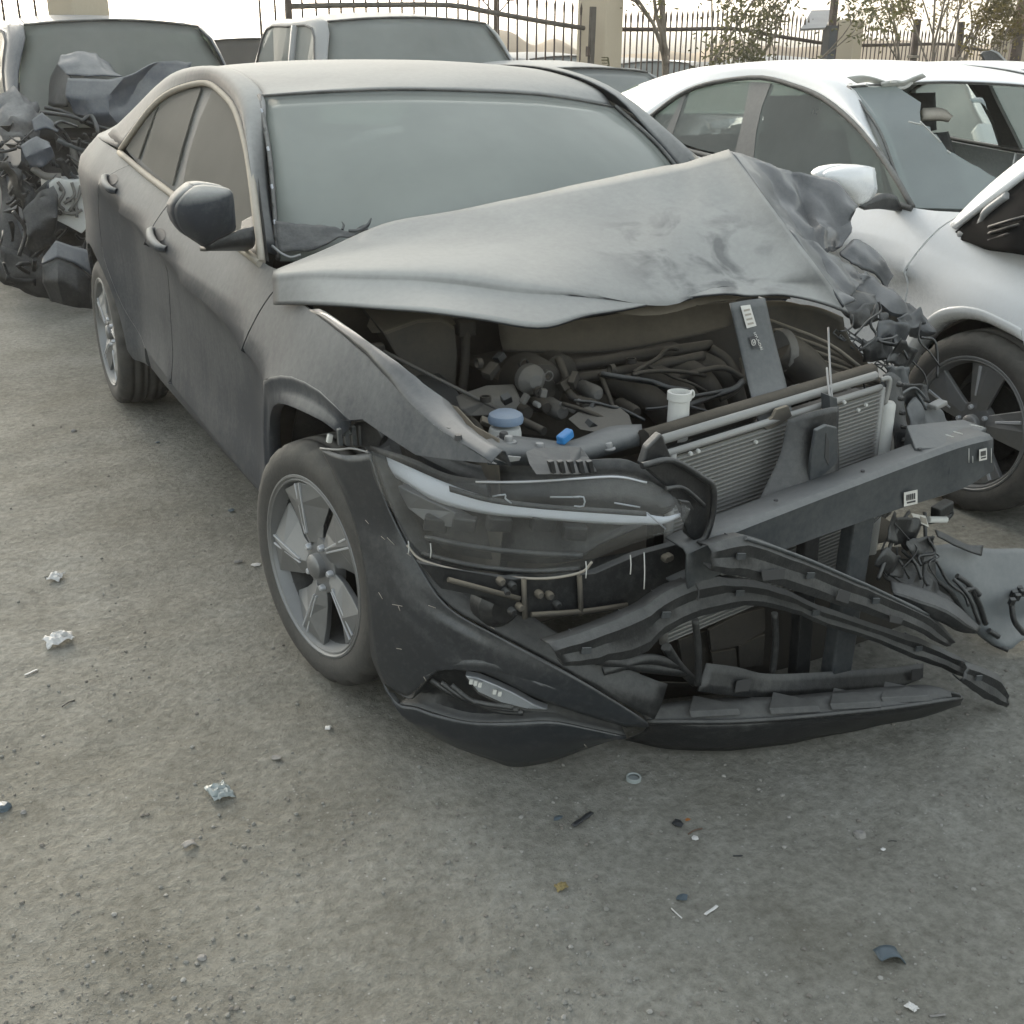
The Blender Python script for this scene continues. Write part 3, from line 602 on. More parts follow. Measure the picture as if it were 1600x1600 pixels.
# ---- bonnet: buckled up to a peak, its left side folded down and crushed
H = [
[(428,425,.34),(510,390,.36),(600,354,.36),(690,336,.35),(780,317,.33),(850,303,.32),(915,289,.30),(970,277,.28),(1020,266,.26),(1060,257,.24),(1095,248,.22),(1120,242,.2),(1140,237,.17)],
[(428,427,.27),(500,405,.25),(590,388,.22),(680,378,.17),(770,372,.12),(850,368,.08),(920,365,.05),(985,360,.03),(1045,350,.01),(1095,340,-.0),(1140,330,-.02),(1175,322,-.05),(1200,315,-.08)],
[(428,430,.22),(485,424,.12),(560,420,.02),(640,420,-.06),(730,426,-.14),(815,437,-.2),(885,447,-.24),(965,457,-.255),(1042,463,-.26),(1125,440,-.22),(1185,425,-.22),(1232,418,-.25),(1265,405,-.27)],
[(429,444,.20),(487,441,.08),(563,443,-.03),(643,446,-.115),(733,457,-.195),(820,470,-.26),(890,470,-.285),(968,468,-.27),(1043,467,-.265),(1128,454,-.25),(1193,447,-.26),(1250,448,-.29),(1300,452,-.325)],
[(430,475,.17),(490,477,.02),(570,481,-.12),(650,486,-.23),(740,500,-.32),(840,515,-.39),(910,500,-.36),(975,485,-.31),(1045,471,-.27),(1130,464,-.28),(1200,463,-.3),(1265,470,-.33),(1325,490,-.36)]]
HG = [Q(r) for r in H]
bonnet = grid('bonnet', HG, PAINTHOOD, CAR, nu=5, nv=6, thick=.006, off=-1, fn=lambda p, s, t: p+Vector((0, 0, .006*noise.noise(p*5)+.010*math.exp(-((s-.8)/.12)**2)*noise.noise(p*11))))
# inner skin, a hand's breadth under the outer one
inn = [[p+Vector((0, .03, -.035)) for p in r[1:-1]] for r in HG[:-1]]
grid('bonnet_inner_skin', inn, INNER, bonnet, nu=3, nv=3, thick=.003, amp=.004, sc=14)
foldA = [
 [(1140,237,.17),(1170,245,.25),(1210,256,.30),(1250,267,.33),(1288,275,.33),(1318,292,.30),(1347,318,.25)],
 [(1165,268,.09),(1192,283,.16),(1222,298,.23),(1256,296,.29),(1282,306,.26),(1308,318,.24),(1342,326,.22)],
 [(1200,315,-.08),(1214,330,.02),(1236,345,.10),(1262,346,.18),(1284,352,.13),(1310,356,.18),(1332,352,.20)],
 [(1232,363,-.18),(1242,374,-.10),(1256,384,-.0),(1270,386,.06),(1286,394,.04),(1306,392,.09),(1320,380,.12)]]
fa = grid('bonnet_fold', [Q(r) for r in foldA], PAINTFOLD, CAR, nu=5, nv=5, thick=.005, amp=.026, sc=9, seed=2, pin=True, sharp=28)
foldB = [
 [(1232,360,-.17),(1270,378,-.12),(1312,404,-.08),(1355,438,-.05)],
 [(1262,402,-.25),(1292,418,-.19),(1322,432,-.14),(1350,442,-.10)],
 [(1295,445,-.32),(1310,452,-.27),(1328,454,-.22),(1340,450,-.16)],
 [(1318,480,-.36),(1322,478,-.33),(1330,470,-.28),(1332,462,-.22)]]
grid('bonnet_fold', [Q(r) for r in foldB], PAINTFOLD, CAR, nu=6, nv=6, thick=.005, amp=.022, sc=10, seed=5, pin=True, sharp=28)
# ---- crushed left fender
def crumpled(name, rows, mat, seed=0, amp=.02, sc=12, nu=5, nv=5, parent=CAR): return grid(name, [Q(r) for r in rows], mat, parent, nu=nu, nv=nv, thick=.004, amp=amp, sc=sc, seed=seed, sharp=25)
crumpled('crushed_fender', [
 [(1322,384,.12),(1336,374,.12),(1352,380,.12),(1372,400,.1),(1396,430,.08)],
 [(1314,396,.07),(1330,388,.06),(1346,392,.06),(1370,412,.05),(1392,440,.04)],
 [(1330,412,.02),(1345,420,.02),(1360,428,.02),(1378,438,.02),(1388,452,.02)]], PAINTFOLD, 3, amp=.012, sc=11)
crumpled('crushed_fender', [
 [(1352,428,0),(1372,440,.0),(1400,460,-.02),(1428,478,-.02),(1450,505,-.02)],
 [(1336,452,-.05),(1362,462,-.06),(1388,478,-.1),(1420,498,-.08),(1460,520,-.04)],
 [(1345,462,-.02),(1372,482,-.03),(1395,502,-.05),(1412,520,-.05),(1432,524,-.02)]], PAINTFOLD, 4, amp=.018, sc=11)
crumpled('crushed_fender', [
 [(1372,480,-.1),(1392,492,-.1),(1402,505,-.1)], [(1370,506,-.12),(1388,512,-.12),(1398,520,-.12)], [(1378,528,-.1),(1390,532,-.1),(1400,530,-.1)], [(1370,545,-.1),(1384,556,-.1),(1396,545,-.1)]], BLACKP, 6, amp=.02, sc=16)
crumpled('crushed_fender_edge', [
 [(1290,440,-.1),(1340,452,-.1),(1370,462,-.1)], [(1322,486,-.2),(1350,486,-.18),(1375,480,-.15)], [(1335,505,-.2),(1352,500,-.2),(1368,496,-.18)]], BLACKP, 7)
# honeycomb torn out of the fender top
bm = bmesh.new(); hc = {}
for i in range(11):
    for j in range(4):
        u = 1302+i*9.3+j*3.0; v = 516+i*7.0+j*(-5.0)+4
        hc[i, j] = px(u, v, y=-.22+.01*j)+crump((i, j, 0), .006, .9)
for (i, j), p in hc.items():
    for d in ((1, 0), (0, 1), (1, 1) if (i+j) % 2 else (1, -1)):
        q_ = hc.get((i+d[0], j+d[1]))
        if q_ is not None and random.random() < .8: tube_bm(bm, [p, q_], .0022, 4)
bmobj('torn_fender_lattice', bm, BEAM, CAR)
crumpled('left_inner_wing', [
 [(1165,478,-.1),(1210,470,-.12),(1265,480,-.18),(1318,497,-.24)],
 [(1195,520,-.1),(1235,520,-.14),(1285,528,-.18),(1335,535,-.22)],
 [(1225,570,-.12),(1262,575,-.16),(1310,578,-.2),(1375,585,-.25)],
 [(1250,612,-.14),(1290,610,-.2),(1330,605,-.25),(1395,606,-.3)]], INNER, 8, amp=.016, sc=10)
for k_ in range(5):
    tube('wing_rib', Q([(1200+k_*9, 500+k_*16, -.2), (1290+k_*8, 535+k_*13, -.26), (1345+k_*10, 575+k_*8, -.30)]), .006, INNER, CAR, seg=5, n=3)
# ---- right fender (traced) and its bolted flange
def SPv(u, v): y, z = SP(u, v); return Vector((-S(y, z), y, z))
bpy.data.objects.remove(fender)
low = [SP(*p) for p in [(540, 657), (566, 655), (608, 684), (650, 711), (712, 719), (769, 724)]]
topl = [SP(*p) for p in [(724, 695), (690, 673), (655, 645), (612, 598), (574, 557), (527, 515), (484, 484), (446, 455)]]
fo = arch_o+low+topl+shift(GAP_FD, -G)[:-1]
fender = panel('front_fender', fo, side(), PAINT, CAR, step=.04)
topP = [SPv(*p) for p in [(770, 722), (724, 695), (690, 673), (655, 645), (612, 598), (574, 557), (527, 515), (484, 484)]]
inP = [(790, 706), (746, 679), (722, 655), (699, 629), (660, 600), (624, 570), (566, 528), (515, 492)]
fl = [topP, [(a+px(u, v, z=a.z+.004))/2+Vector((0, 0, .006)) for a, (u, v) in zip(topP, inP)], [px(u, v, z=a.z+.002) for a, (u, v) in zip(topP, inP)], [px(u, v, z=a.z+.002)+Vector((.012, 0, -.03)) for a, (u, v) in zip(topP, inP)]]
flg = grid('fender_flange', fl, PAINTFOLD, CAR, nu=3, nv=2, thick=.003, amp=.003, sc=25)
for t_, (u, v) in enumerate([(574, 557), (586, 565), (703, 672), (716, 684), (668, 642)]):
    p = px(u, v, z=topP[3].z+.008 if u < 640 else topP[1].z+.008)
    lathe('flange_bolt', [(.0, .006), (.007, .006), (.008, .0), (.008, -.004)], INK if t_ < 4 else STEEL, flg, c=p, seg=8)
# ---- engine bay. floor and walls first
grid('bay_floor', [[Vector((x, y, .33)) for x in (-.62, -.2, .2, .6)] for y in (-.55, -.2, .15, .40)], ENG, CAR, nu=2, nv=2, thick=.004, amp=.02, sc=8)
grid('bulkhead', [[Vector((x, .36-.06*(1-abs(x)), z)) for x in (-.72, -.35, 0, .35, .72)] for z in (.33, .6, .96)], INNER, CAR, nu=2, nv=2, thick=.004, amp=.015, sc=7)
grid('right_inner_wing', [[Vector((-.66, y, z)) for y in (-.62, -.3, 0, .36)] for z in (.34, .60, .80)], INNER, CAR, nu=3, nv=3, thick=.004, amp=.02, sc=6)
crumpled('heat_shield', [
 [(780,506,.12),(880,500,.1),(980,488,.08),(1060,476,.06),(1150,470,.04)],
 [(784,530,.10),(880,526,.08),(980,518,.06),(1060,502,.04),(1150,490,.02)],
 [(788,548,.08),(880,552,.05),(980,548,.03),(1060,530,.01),(1140,512,.0)]], INNER, 9, amp=.006, sc=6)
# washer and fuse housings under a thick coat of dust
def block(name, front, dy, mat, parent=CAR, bev=.008):
    """box-like casting: its front outline traced at real depth, carried back by dy"""
    return prism(name, front, dy, mat, parent, bev=bev)
bx1 = block('reservoir_housing', Q([(598,520,.0),(652,500,.0),(690,498,.0),(712,512,.0),(716,560,.0),(712,625,.0),(680,628,.0),(640,590,.0)]), (.02, .22, .03), INNER)
block('housing_lid', Q([(580,522,.05),(588,500,.10),(640,488,.10),(700,494,.06),(716,508,.02),(650,520,.0)]), (0, .04, .012), INNER)
lathe('filler_cap', [(.0, .03), (.012, .03), (.022, .022), (.026, .0), (.026, -.01)], INNER, CAR, c=px(652, 497, y=.08), seg=14)
tube('standpipe', Q([(728,507,.02),(727,560,.0),(724,600,-.02),(720,636,-.04)]), .012, ENG, CAR, seg=8)
box('standpipe_bracket', px(727, 512, y=.02), (.045, .03, .04), ENG, CAR)
tube('bonnet_stay', Q([(586,542,-.02),(680,590,-.16),(760,630,-.27),(800,650,-.33)]), .0045, ENGAL, CAR, seg=6)
tube('bonnet_stay_grip', Q([(795,647,-.33),(825,662,-.38),(850,674,-.43)]), .010, ENG, CAR, seg=8, n=3)
box('stay_clip', px(590, 543, y=-.03), (.03, .025, .02), ENG, CAR)
# engine: head, chain cover, manifold runners, rail, hoses
block('engine_block', Q([(790,600,-.10),(900,575,-.10),(1110,555,-.05),(1150,600,-.05),(1160,690,-.1),(1000,700,-.2),(880,690,-.2),(800,680,-.15)]), (.0, .28, .0), ENG)
lathe('alternator', [(.0, -.06), (.03, -.062), (.036, -.05), (.06, -.045), (.068, -.02), (.068, .05), (.05, .06)], ENG, CAR, axis='y', c=px(832, 600, y=-.16), seg=22)
lathe('alternator_pulley', [(.0, -.03), (.016, -.03), (.02, -.026), (.036, -.01), (.036, .01)], ENGAL, CAR, axis='y', c=px(828, 592, y=-.23), seg=18)
lathe('water_pump', [(.0, -.03), (.03, -.03), (.05, -.02), (.05, .03)], ENG, CAR, axis='y', c=px(868, 582, y=-.12), seg=18)
for nm_, P_, r_ in (
 ('intake_runner', [(945,592,-.12),(985,606,-.17),(1025,632,-.22),(1050,668,-.22),(1052,700,-.18)], .036),
 ('intake_runner', [(985,584,-.11),(1030,592,-.16),(1068,618,-.2),(1086,660,-.2),(1088,694,-.17)], .036),
 ('intake_runner', [(1025,576,-.10),(1070,580,-.14),(1100,600,-.18),(1118,640,-.18),(1120,684,-.15)], .036),
 ('intake_runner', [(1070,566,-.09),(1108,570,-.12),(1134,590,-.15),(1148,630,-.16),(1150,670,-.13)], .034),
 ('fuel_rail', [(900,592,-.16),(960,582,-.16),(1030,570,-.15),(1098,556,-.14)], .013),
 ('fuel_rail', [(890,572,-.1),(960,562,-.1),(1040,550,-.1),(1110,540,-.1)], .016),
 ('hose', [(1110,545,-.12),(1135,562,-.15),(1150,585,-.18),(1165,600,-.2)], .014),
 ('hose', [(1055,595,-.2),(1085,582,-.22),(1130,575,-.22),(1160,590,-.22)], .008),
 ('hose', [(1158,560,-.18),(1162,590,-.22),(1150,610,-.25),(1125,625,-.25)], .007),
 ('hose', [(872,560,-.18),(884,590,-.22),(893,620,-.25),(930,630,-.25)], .010),
 ('hose', [(938,585,-.2),(950,615,-.25),(960,645,-.28),(966,668,-.3)], .006),
 ('hose', [(700,640,-.2),(740,660,-.25),(760,690,-.3)], .009),
 ('air_duct', [(1215,545,-.22),(1248,566,-.24),(1275,595,-.26),(1298,618,-.28)], .052)):
    tube(nm_, Q(P_), r_, ENG, CAR, seg=12)
lathe('duct_collar', [(.056, -.012), (.059, -.008), (.059, .012), (.056, .014)], ENGAL, CAR, axis='x', c=px(1220, 548, y=-.22), seg=20)
mp = [(845,632,-.24),(870,640,-.26),(905,636,-.25),(925,612,-.22),(815,640,-.25),(960,655,-.27),(985,640,-.25)]
for k_, (u, v, y) in enumerate(mp):
    lathe('engine_boss', [(.0, -.03), (.012+.003*(k_ % 3), -.03), (.016+.004*(k_ % 2), -.02), (.018+.004*(k_ % 3), .05)], ENGAL if k_ % 2 else ENG, CAR, axis='y', c=px(u, v, y=y), seg=12)
for k_, (u, v) in enumerate([(839, 632), (907, 629), (880, 634), (893, 640)]):
    lathe('bright_bolt', [(.0, -.012), (.005, -.012), (.007, -.008), (.007, .01)], ALU, CAR, axis='y', c=px(u, v, y=-.29), seg=8)
block('engine_mount', Q([(718,640,-.25),(770,622,-.25),(812,620,-.25),(818,640,-.25),(806,690,-.27),(780,690,-.27),(776,650,-.27),(730,652,-.25)]), (.01, .05, .02), ENGAL)
block('mount_bracket', Q([(905,672,-.42),(935,650,-.38),(985,648,-.38),(990,664,-.42),(950,680,-.46)]), (.0, .06, .01), ENGAL)
# coolant bottle with faded blue cap
CB = lathe('coolant_bottle', [(.03, -.05), (.036, -.045), (.036, .0), (.033, .012), (.03, .014)], WHITEPL, CAR, c=px(789, 676, y=-.45), seg=20)
lathe('bottle_cap', [(.0, .036), (.026, .036), (.036, .030), (.039, .020), (.037, .012), (.030, .010)], BLUECAP, CB, c=px(790, 668, y=-.45), seg=20)
# bonnet-slam panel: black pressed channel behind the lamp
SL = [[(752,690,-.62),(790,682,-.56),(840,686,-.56),(890,690,-.58),(950,668,-.56),(1002,664,-.54)],
      [(756,702,-.66),(795,703,-.64),(845,705,-.64),(895,706,-.65),(955,690,-.63),(1004,676,-.6)],
      [(762,726,-.665),(800,727,-.645),(850,726,-.645),(898,725,-.655),(958,708,-.635),(1006,694,-.605)]]
sl = grid('slam_panel', [Q(r) for r in SL], BEAM, CAR, nu=4, nv=3, thick=.004)
box('blue_connector', px(883, 682, y=-.60), (.036, .02, .020), BLUEPL, CAR, R=eul(0, -18, 20), bev=.004)
box('blue_connector_tail', px(876, 688, y=-.60), (.012, .014, .016), BLUEPL, CAR, R=eul(0, 10, 20), bev=.003)
for u, v, y in ((787, 684, -.58), (843, 701, -.62), (950, 700, -.635), (795, 690, -.6)):
    lathe('panel_bolt', [(.0, .012), (.008, .012), (.0095, .008), (.0095, .002), (.016, .001), (.016, -.002)], INK if u == 787 else STEEL, CAR, c=px(u, v, y=y), seg=10)
# ribbed vent piece above the lamp
vp = block('vent_bracket', Q([(832,722,-.72),(845,716,-.70),(900,712,-.70),(920,714,-.72),(934,738,-.74),(905,742,-.76),(838,742,-.76)]), (.0, .03, .012), BLACKP, bev=.003)
for k_ in range(5):
    plate('vent_rib', [(858+k_*15, 722), (866+k_*15, 720), (870+k_*15, 739), (864+k_*15, 741)], -.765-.1*0, BLACKP, b=.0, th=.012)
plate('striker_tab', [(770, 717), (790, 712), (815, 714), (812, 720), (790, 723)], -.70, STEEL, b=0, th=.004)
# ---- headlamp, knocked loose: body, reflector band, inner bezel, clear lens
def FA(p): return p.y-lerp(p.x, [(-.95, -.05), (-.84, -.30), (-.80, -.48), (-.72, -.63), (-.60, -.75), (-.48, -.83), (-.36, -.88), (0, -.95)])
def inward(g, p):
    e = .02; n_ = Vector((g(p+Vector((e, 0, 0)))-g(p-Vector((e, 0, 0))), g(p+Vector((0, e, 0)))-g(p-Vector((0, e, 0))), 0)); return n_.normalized()
def off_s(u, v, g, back):
    p = hit(u, v, g); return p+inward(g, p)*back
def HL(L, back=0): return [off_s(u, v, FA, back) for u, v in L]
HLMP = bpy.data.objects.new('headlamp', None); COL.objects.link(HLMP); HLMP.parent = CAR
t_e = [(580, 702), (620, 716), (660, 731), (700, 745), (760, 750), (830, 749), (900, 744), (965, 741), (1010, 750), (1045, 770), (1078, 796)]
dr1 = [(583, 705), (617, 724), (657, 744), (700, 763), (760, 784), (830, 797), (900, 802), (965, 805), (1005, 808), (1040, 814), (1068, 808)]
dr2 = [(592, 745), (625, 765), (660, 786), (700, 800), (760, 812), (830, 818), (900, 824), (965, 828), (1005, 828), (1038, 828), (1064, 818)]
b_e = [(622, 806), (650, 828), (690, 842), (730, 850), (790, 858), (840, 862), (890, 866), (925, 866), (965, 850), (1005, 838), (1060, 824)]
bot = [(636, 850), (660, 874), (700, 886), (740, 893), (790, 899), (840, 902), (885, 899), (905, 893), (925, 878), (960, 862), (1010, 845)]
dr0 = [(a[0]*.45+b_[0]*.55, a[1]*.45+b_[1]*.55) for a, b_ in zip(t_e, dr1)]
grid('lamp_housing', [HL(t_e, .09), HL(dr0, .085), HL(dr1, .07), HL(dr2, .08), HL(b_e, .085), HL(bot, .07)], BLACKP, HLMP, nu=3, nv=2, thick=.004)
grid('lamp_reflector_band', [HL(dr1, .022), HL([((a[0]+c[0])/2, (a[1]+c[1])/2-1) for a, c in zip(dr1, dr2)], .020), HL(dr2, .030)], SKYREFL, HLMP, nu=3, nv=2, thick=.003)
outer_b = [(600, 762), (640, 782), (690, 805), (720, 822), (700, 832), (655, 826), (620, 800)]
prism('lamp_side_reflector', HL(outer_b, .03), (.02, .03, 0), RIM, HLMP)
grid('lamp_brow', [HL([(580, 696), (640, 714), (700, 740), (760, 750)], -.002), HL([(582, 701), (640, 726), (700, 752), (765, 774)], -.006), HL([(582, 703), (640, 729), (700, 756), (765, 779)], .01)], BLACKP, HLMP, nu=4, nv=2, thick=.003)
grid('lamp_brow', [HL([(700, 760), (765, 778), (850, 789), (950, 796), (1010, 800)], .004), HL([(704, 768), (767, 785), (850, 795), (950, 802), (1010, 806)], -.002)], BLACKP, HLMP, nu=4, nv=2, thick=.004)
for L_ in ([(660, 842), (740, 858), (830, 868), (910, 872)], [(655, 868), (740, 888), (830, 896), (905, 892)]):
    tube('lamp_lower_rib', HL(L_, .01), .006, BLACKP, HLMP, seg=6)
for u in (690, 735, 790, 860, 910):
    box('lamp_cell', hit(u, 832 if u < 880 else 846, FA)+Vector((.01, .05, 0)), (.05, .03, .03), BLACKP if u % 2 else RIMD, HLMP, R=eul(0, 8, -30 if u < 760 else -15))
tube('lamp_bright_edge', HL([(745, 752), (820, 752), (900, 747), (965, 744), (1010, 753)], -.004), .0028, CHROME, HLMP, seg=5)
for L_ in ([(770, 775), (790, 772), (790, 778), (800, 786)], [(860, 776), (905, 776)], [(895, 776), (912, 776), (912, 790), (897, 790)], [(960, 785), (1000, 792)], [(1010, 800), (1040, 826)]):
    tube('lamp_glint_edge', HL(L_, -.002), .0018, CHROME, HLMP, seg=5, n=2)
# loosened upper black shell of the lamp
plate('lamp_upper_shell', [(760, 756), (850, 755), (940, 750), (1005, 757), (1045, 782), (1072, 800), (1055, 818), (1010, 806), (960, 800), (860, 794), (790, 782)], -.70, BLACKP, b=-.33, c=.0, th=.01, parent=HLMP)
grid('lamp_lens', [HL(t_e, 0), HL(dr0, -.012), HL(dr1, -.016), HL(dr2, -.014), HL(b_e, -.006), HL(bot, .008)], LENS, HLMP, nu=4, nv=3, thick=.002)
for L_ in ([(636, 852), (662, 876), (740, 895), (840, 904), (905, 895), (925, 878)],):
    tube('lamp_seam', HL(L_, .0), .003, SEAL, HLMP, seg=5)
for u, v0, v1 in ((916, 872, 898), (984, 862, 892), (1004, 858, 915), (647, 842, 862), (680, 845, 868)):
    tube('paint_drip', HL([(u, v0), (u+1, (v0+v1)/2), (u, v1)], -.016), .0014, WHITEPL, HLMP, seg=4, n=2)
# ---- structure under the lamp
plate('bumper_bracket', [(655, 880), (700, 892), (800, 905), (930, 896), (1000, 866), (1112, 836), (1112, 920), (1060, 940), (960, 955), (905, 962), (820, 966), (818, 935), (740, 930), (690, 920)], -.78, BLACKP, b=-.12, th=.02)
for u, v in ((782, 908), (790, 925), (800, 915), (842, 928), (858, 930), (812, 948), (1045, 870), (1040, 872), (870, 945), (800, 955)):
    lathe('bracket_bolt', [(.0, -.01), (.006, -.01), (.009, -.006), (.009, .006)], RIMD if v % 2 else INNER, CAR, axis='y', c=pp(u, v, -.785, -.12), seg=9)
for L_ in ([(818, 905), (820, 966)], [(905, 900), (908, 960)], [(700, 905), (812, 935)], [(830, 960), (910, 955), (980, 945)]):
    tube('bracket_rib', PL(L_, -.79, -.12), .006, INNER, CAR, seg=5, n=2)
lathe('inner_horn', [(.0, -.04), (.03, -.04), (.05, -.02), (.052, .02)], BLACKP, CAR, axis='y', c=pp(775, 940, -.62, 0), seg=20)
# black corner of the grille surround
gc = [(1003, 727), (1012, 699), (1034, 677), (1050, 715), (1100, 745), (1115, 760), (1116, 800), (1107, 836), (1094, 853), (1074, 836), (1082, 795), (1042, 760)]
plate('grille_corner', gc, -.80, BLACKP, b=.1, th=.02, bev=.004)
tube('grille_corner_rim', PL([(1003, 728), (1050, 720), (1100, 748), (1114, 762), (1114, 800), (1104, 836), (1092, 850)], -.815, .1), .007, BLACKP, CAR, seg=6)
tube('grille_corner_rib', PL([(1040, 764), (1065, 762), (1085, 776), (1100, 790)], -.815, .1), .005, BLACKP, CAR, seg=6)
plate('lamp_tab', [(1062, 782), (1078, 784), (1084, 796), (1078, 800), (1080, 820), (1070, 818), (1070, 796)], -.83, BLACKP, b=.1, th=.01)
# ---- condenser and radiator, askew
RADA = -.62
CON = bpy.data.objects.new('condenser', None); COL.objects.link(CON); CON.parent = CAR
TL, TR = pp(1046, 716, RADA), pp(1374, 612, RADA); BLp, BR = TL+Vector((.012, -.004, -.44)), TR+Vector((.012, -.002, -.45))
prism('core', [TL, TR, BR, BLp], (0, .012, 0), FIN, CON, bev=0)
nf = 46; bm = bmesh.new(); dirx = (TR-TL).normalized()
for k_ in range(nf):
    t_ = (k_+.5)/nf; a = TL.lerp(BLp, t_); b_ = TR.lerp(BR, t_)
    n_ = 10; pts = [a.lerp(b_, i/n_)+Vector((0, -.004, .0016*noise.noise(Vector((i*.9, k_*.6, 3))))) for i in range(n_+1)]
    for p, q_ in zip(pts, pts[1:]):
        m_ = (p+q_)/2; R_ = Matrix((dirx, Vector((-dirx.y, dirx.x, 0)), Vector((0, 0, 1)))).transposed()
        box_bm(bm, m_, ((q_-p).length*1.02, .008, .0032), R_)
fo_ = bmobj('cooling_tubes', bm, ALU, CON); fo_['kind'] = 'stuff'
for dz, dy, r_ in ((.012, -.002, .0085), (.036, .02, .011)):
    tube('top_rail', [TL+Vector((-.01, dy, dz)), TR+Vector((.0, dy, dz))], r_, ALU, CON, seg=8, n=2)
tube('top_tank', [TL+Vector((-.03, .055, .03)), TR+Vector((.02, .055, .035))], .022, ENG, CON, seg=8, n=2)
for e0, e1 in ((TL, BLp), (TR, BR)): tube('side_header', [e0+Vector((.006, 0, .01)), e1], .010, ALU, CON, seg=8, n=2)
DR = pp(1383, 632, RADA-.01)
lathe('receiver_dryer', [(.0, .006), (.012, .006), (.017, .0), (.0175, -.01), (.0175, -.40), (.0, -.41)], WHITEPL, CON, c=DR+Vector((.012, 0, 0)), seg=16)
tube('dryer_pipe', [TR+Vector((0, 0, .03)), TR+Vector((.02, -.01, .03)), DR+Vector((0, 0, .0))], .006, ALU, CON, seg=7)
for u, v in ((1078, 708), (1090, 704), (1180, 690), (1352, 632), (1318, 628), (1340, 640)):
    lathe('rail_clip', [(.0, -.006), (.004, -.006), (.005, 0)], WHITEPL, CON, axis='y', c=pp(u, v, RADA-.01), seg=7)
rad2 = [TL+Vector((.0, .05, -.01)), TR+Vector((.0, .05, -.01)), BR+Vector((0, .05, 0)), BLp+Vector((0, .05, 0))]
prism('radiator', rad2, (0, .03, 0), RIMD, CAR)
# filler neck
FN = px(1058, 676, y=-.56)
lathe('filler_neck', [(.0245, -.02), (.0235, .075), (.027, .077), (.027, .094), (.023, .095), (.021, .08), (.019, -.02)], WHITEPL, CAR, c=FN, seg=22)
tube('neck_loop', [FN+Vector((.024, 0, .085)), FN+Vector((.034, 0, .092)), FN+Vector((.038, 0, .08)), FN+Vector((.026, 0, .074))], .003, WHITEPL, CAR, seg=5)
plate('shroud_top', [(1034, 680), (1060, 668), (1140, 648), (1180, 640), (1182, 655), (1056, 700), (1040, 706)], -.55, ENG, b=.15, th=.02)
# bent latch support with stickers and emblem
LS = [[(1140,474,-.42),(1156,471,-.425),(1176,468,-.425),(1194,466,-.42)], [(1155,540,-.46),(1172,537,-.466),(1192,534,-.466),(1209,531,-.46)], [(1171,610,-.52),(1190,607,-.526),(1210,603,-.526),(1227,600,-.52)], [(1186,664,-.60),(1200,664,-.606),(1218,655,-.606),(1238,648,-.60)]]
ls = grid('latch_support', [Q(r) for r in LS], BEAM, CAR, nu=3, nv=5, thick=.006)
grid('latch_support_flange', [Q([(r[3][0], r[3][1], r[3][2]) for r in LS]), [p+Vector((.012, .035, -.004)) for p in Q([(r[3][0], r[3][1], r[3][2]) for r in LS])]], BEAM, ls, nu=4, nv=1, thick=.004)
plate('latch_tab', [(1232, 606), (1252, 600), (1258, 622), (1238, 632)], -.545, BEAM, b=.2, th=.008)
lathe('tab_hole', [(.0, -.003), (.006, -.003), (.006, 0)], INK, CAR, axis='y', c=pp(1245, 615, -.548), seg=10)
plate('torn_latch_foot', [(1190, 664), (1208, 652), (1214, 640), (1232, 634), (1238, 650), (1222, 662), (1200, 674)], -.625, INNER, b=.1, th=.01)
def on_ls(u, v, lift=.004):
    P_ = [Q(r) for r in LS]; a, b_, c_ = P_[0][0], P_[0][3], P_[1][0]
    i = 0 if v < 536 else 1; a, b_, c_ = P_[i][1], P_[i][2], P_[i+1][1]
    n_ = (b_-a).cross(c_-a).normalized(); n_ = n_ if n_.y < 0 else -n_
    q_ = fw + RT*((u-800)/FPX) + UP*((800-v)/FPX); t_ = (a+n_*lift-CAM).dot(n_)/q_.dot(n_); return CAM+q_*t_
def decal(name, pxs, fn, mat, parent): 
    return mesh(name, [fn(*p) for p in pxs], [tuple(range(len(pxs)))], mat, parent, thick=.0006, off=0)
decal('white_sticker', [(1157, 478), (1172, 476), (1182, 509), (1167, 513)], lambda u, v: on_ls(u, v, .0075), LABELW, ls)
for k_ in range(4): decal('sticker_print', [(1162+k_*2, 484+k_*7), (1171+k_*2, 482+k_*7), (1172+k_*2, 485+k_*7), (1163+k_*2, 487+k_*7)], lambda u, v: on_ls(u, v, .009), SEAL, ls)
decal('black_sticker', [(1170, 527), (1183, 523), (1190, 540), (1177, 545)], lambda u, v: on_ls(u, v, .0075), INK, ls)
bm = bmesh.new(); tube_bm(bm, catmull([on_ls(1177.5+3.2*math.cos(a), 535+4.6*math.sin(a), .009) for a in [k_*math.pi/5 for k_ in range(11)]], 2), .0009, 4, False)
tube_bm(bm, [on_ls(1176, 532, .009), on_ls(1177.2, 538, .009)], .0009, 4); tube_bm(bm, [on_ls(1178.6, 531.5, .009), on_ls(1179.8, 537.5, .009)], .0009, 4); tube_bm(bm, [on_ls(1176.6, 535.6, .009), on_ls(1179.4, 534, .009)], .0009, 4)
bmobj('oval_emblem', bm, LABELW, ls)
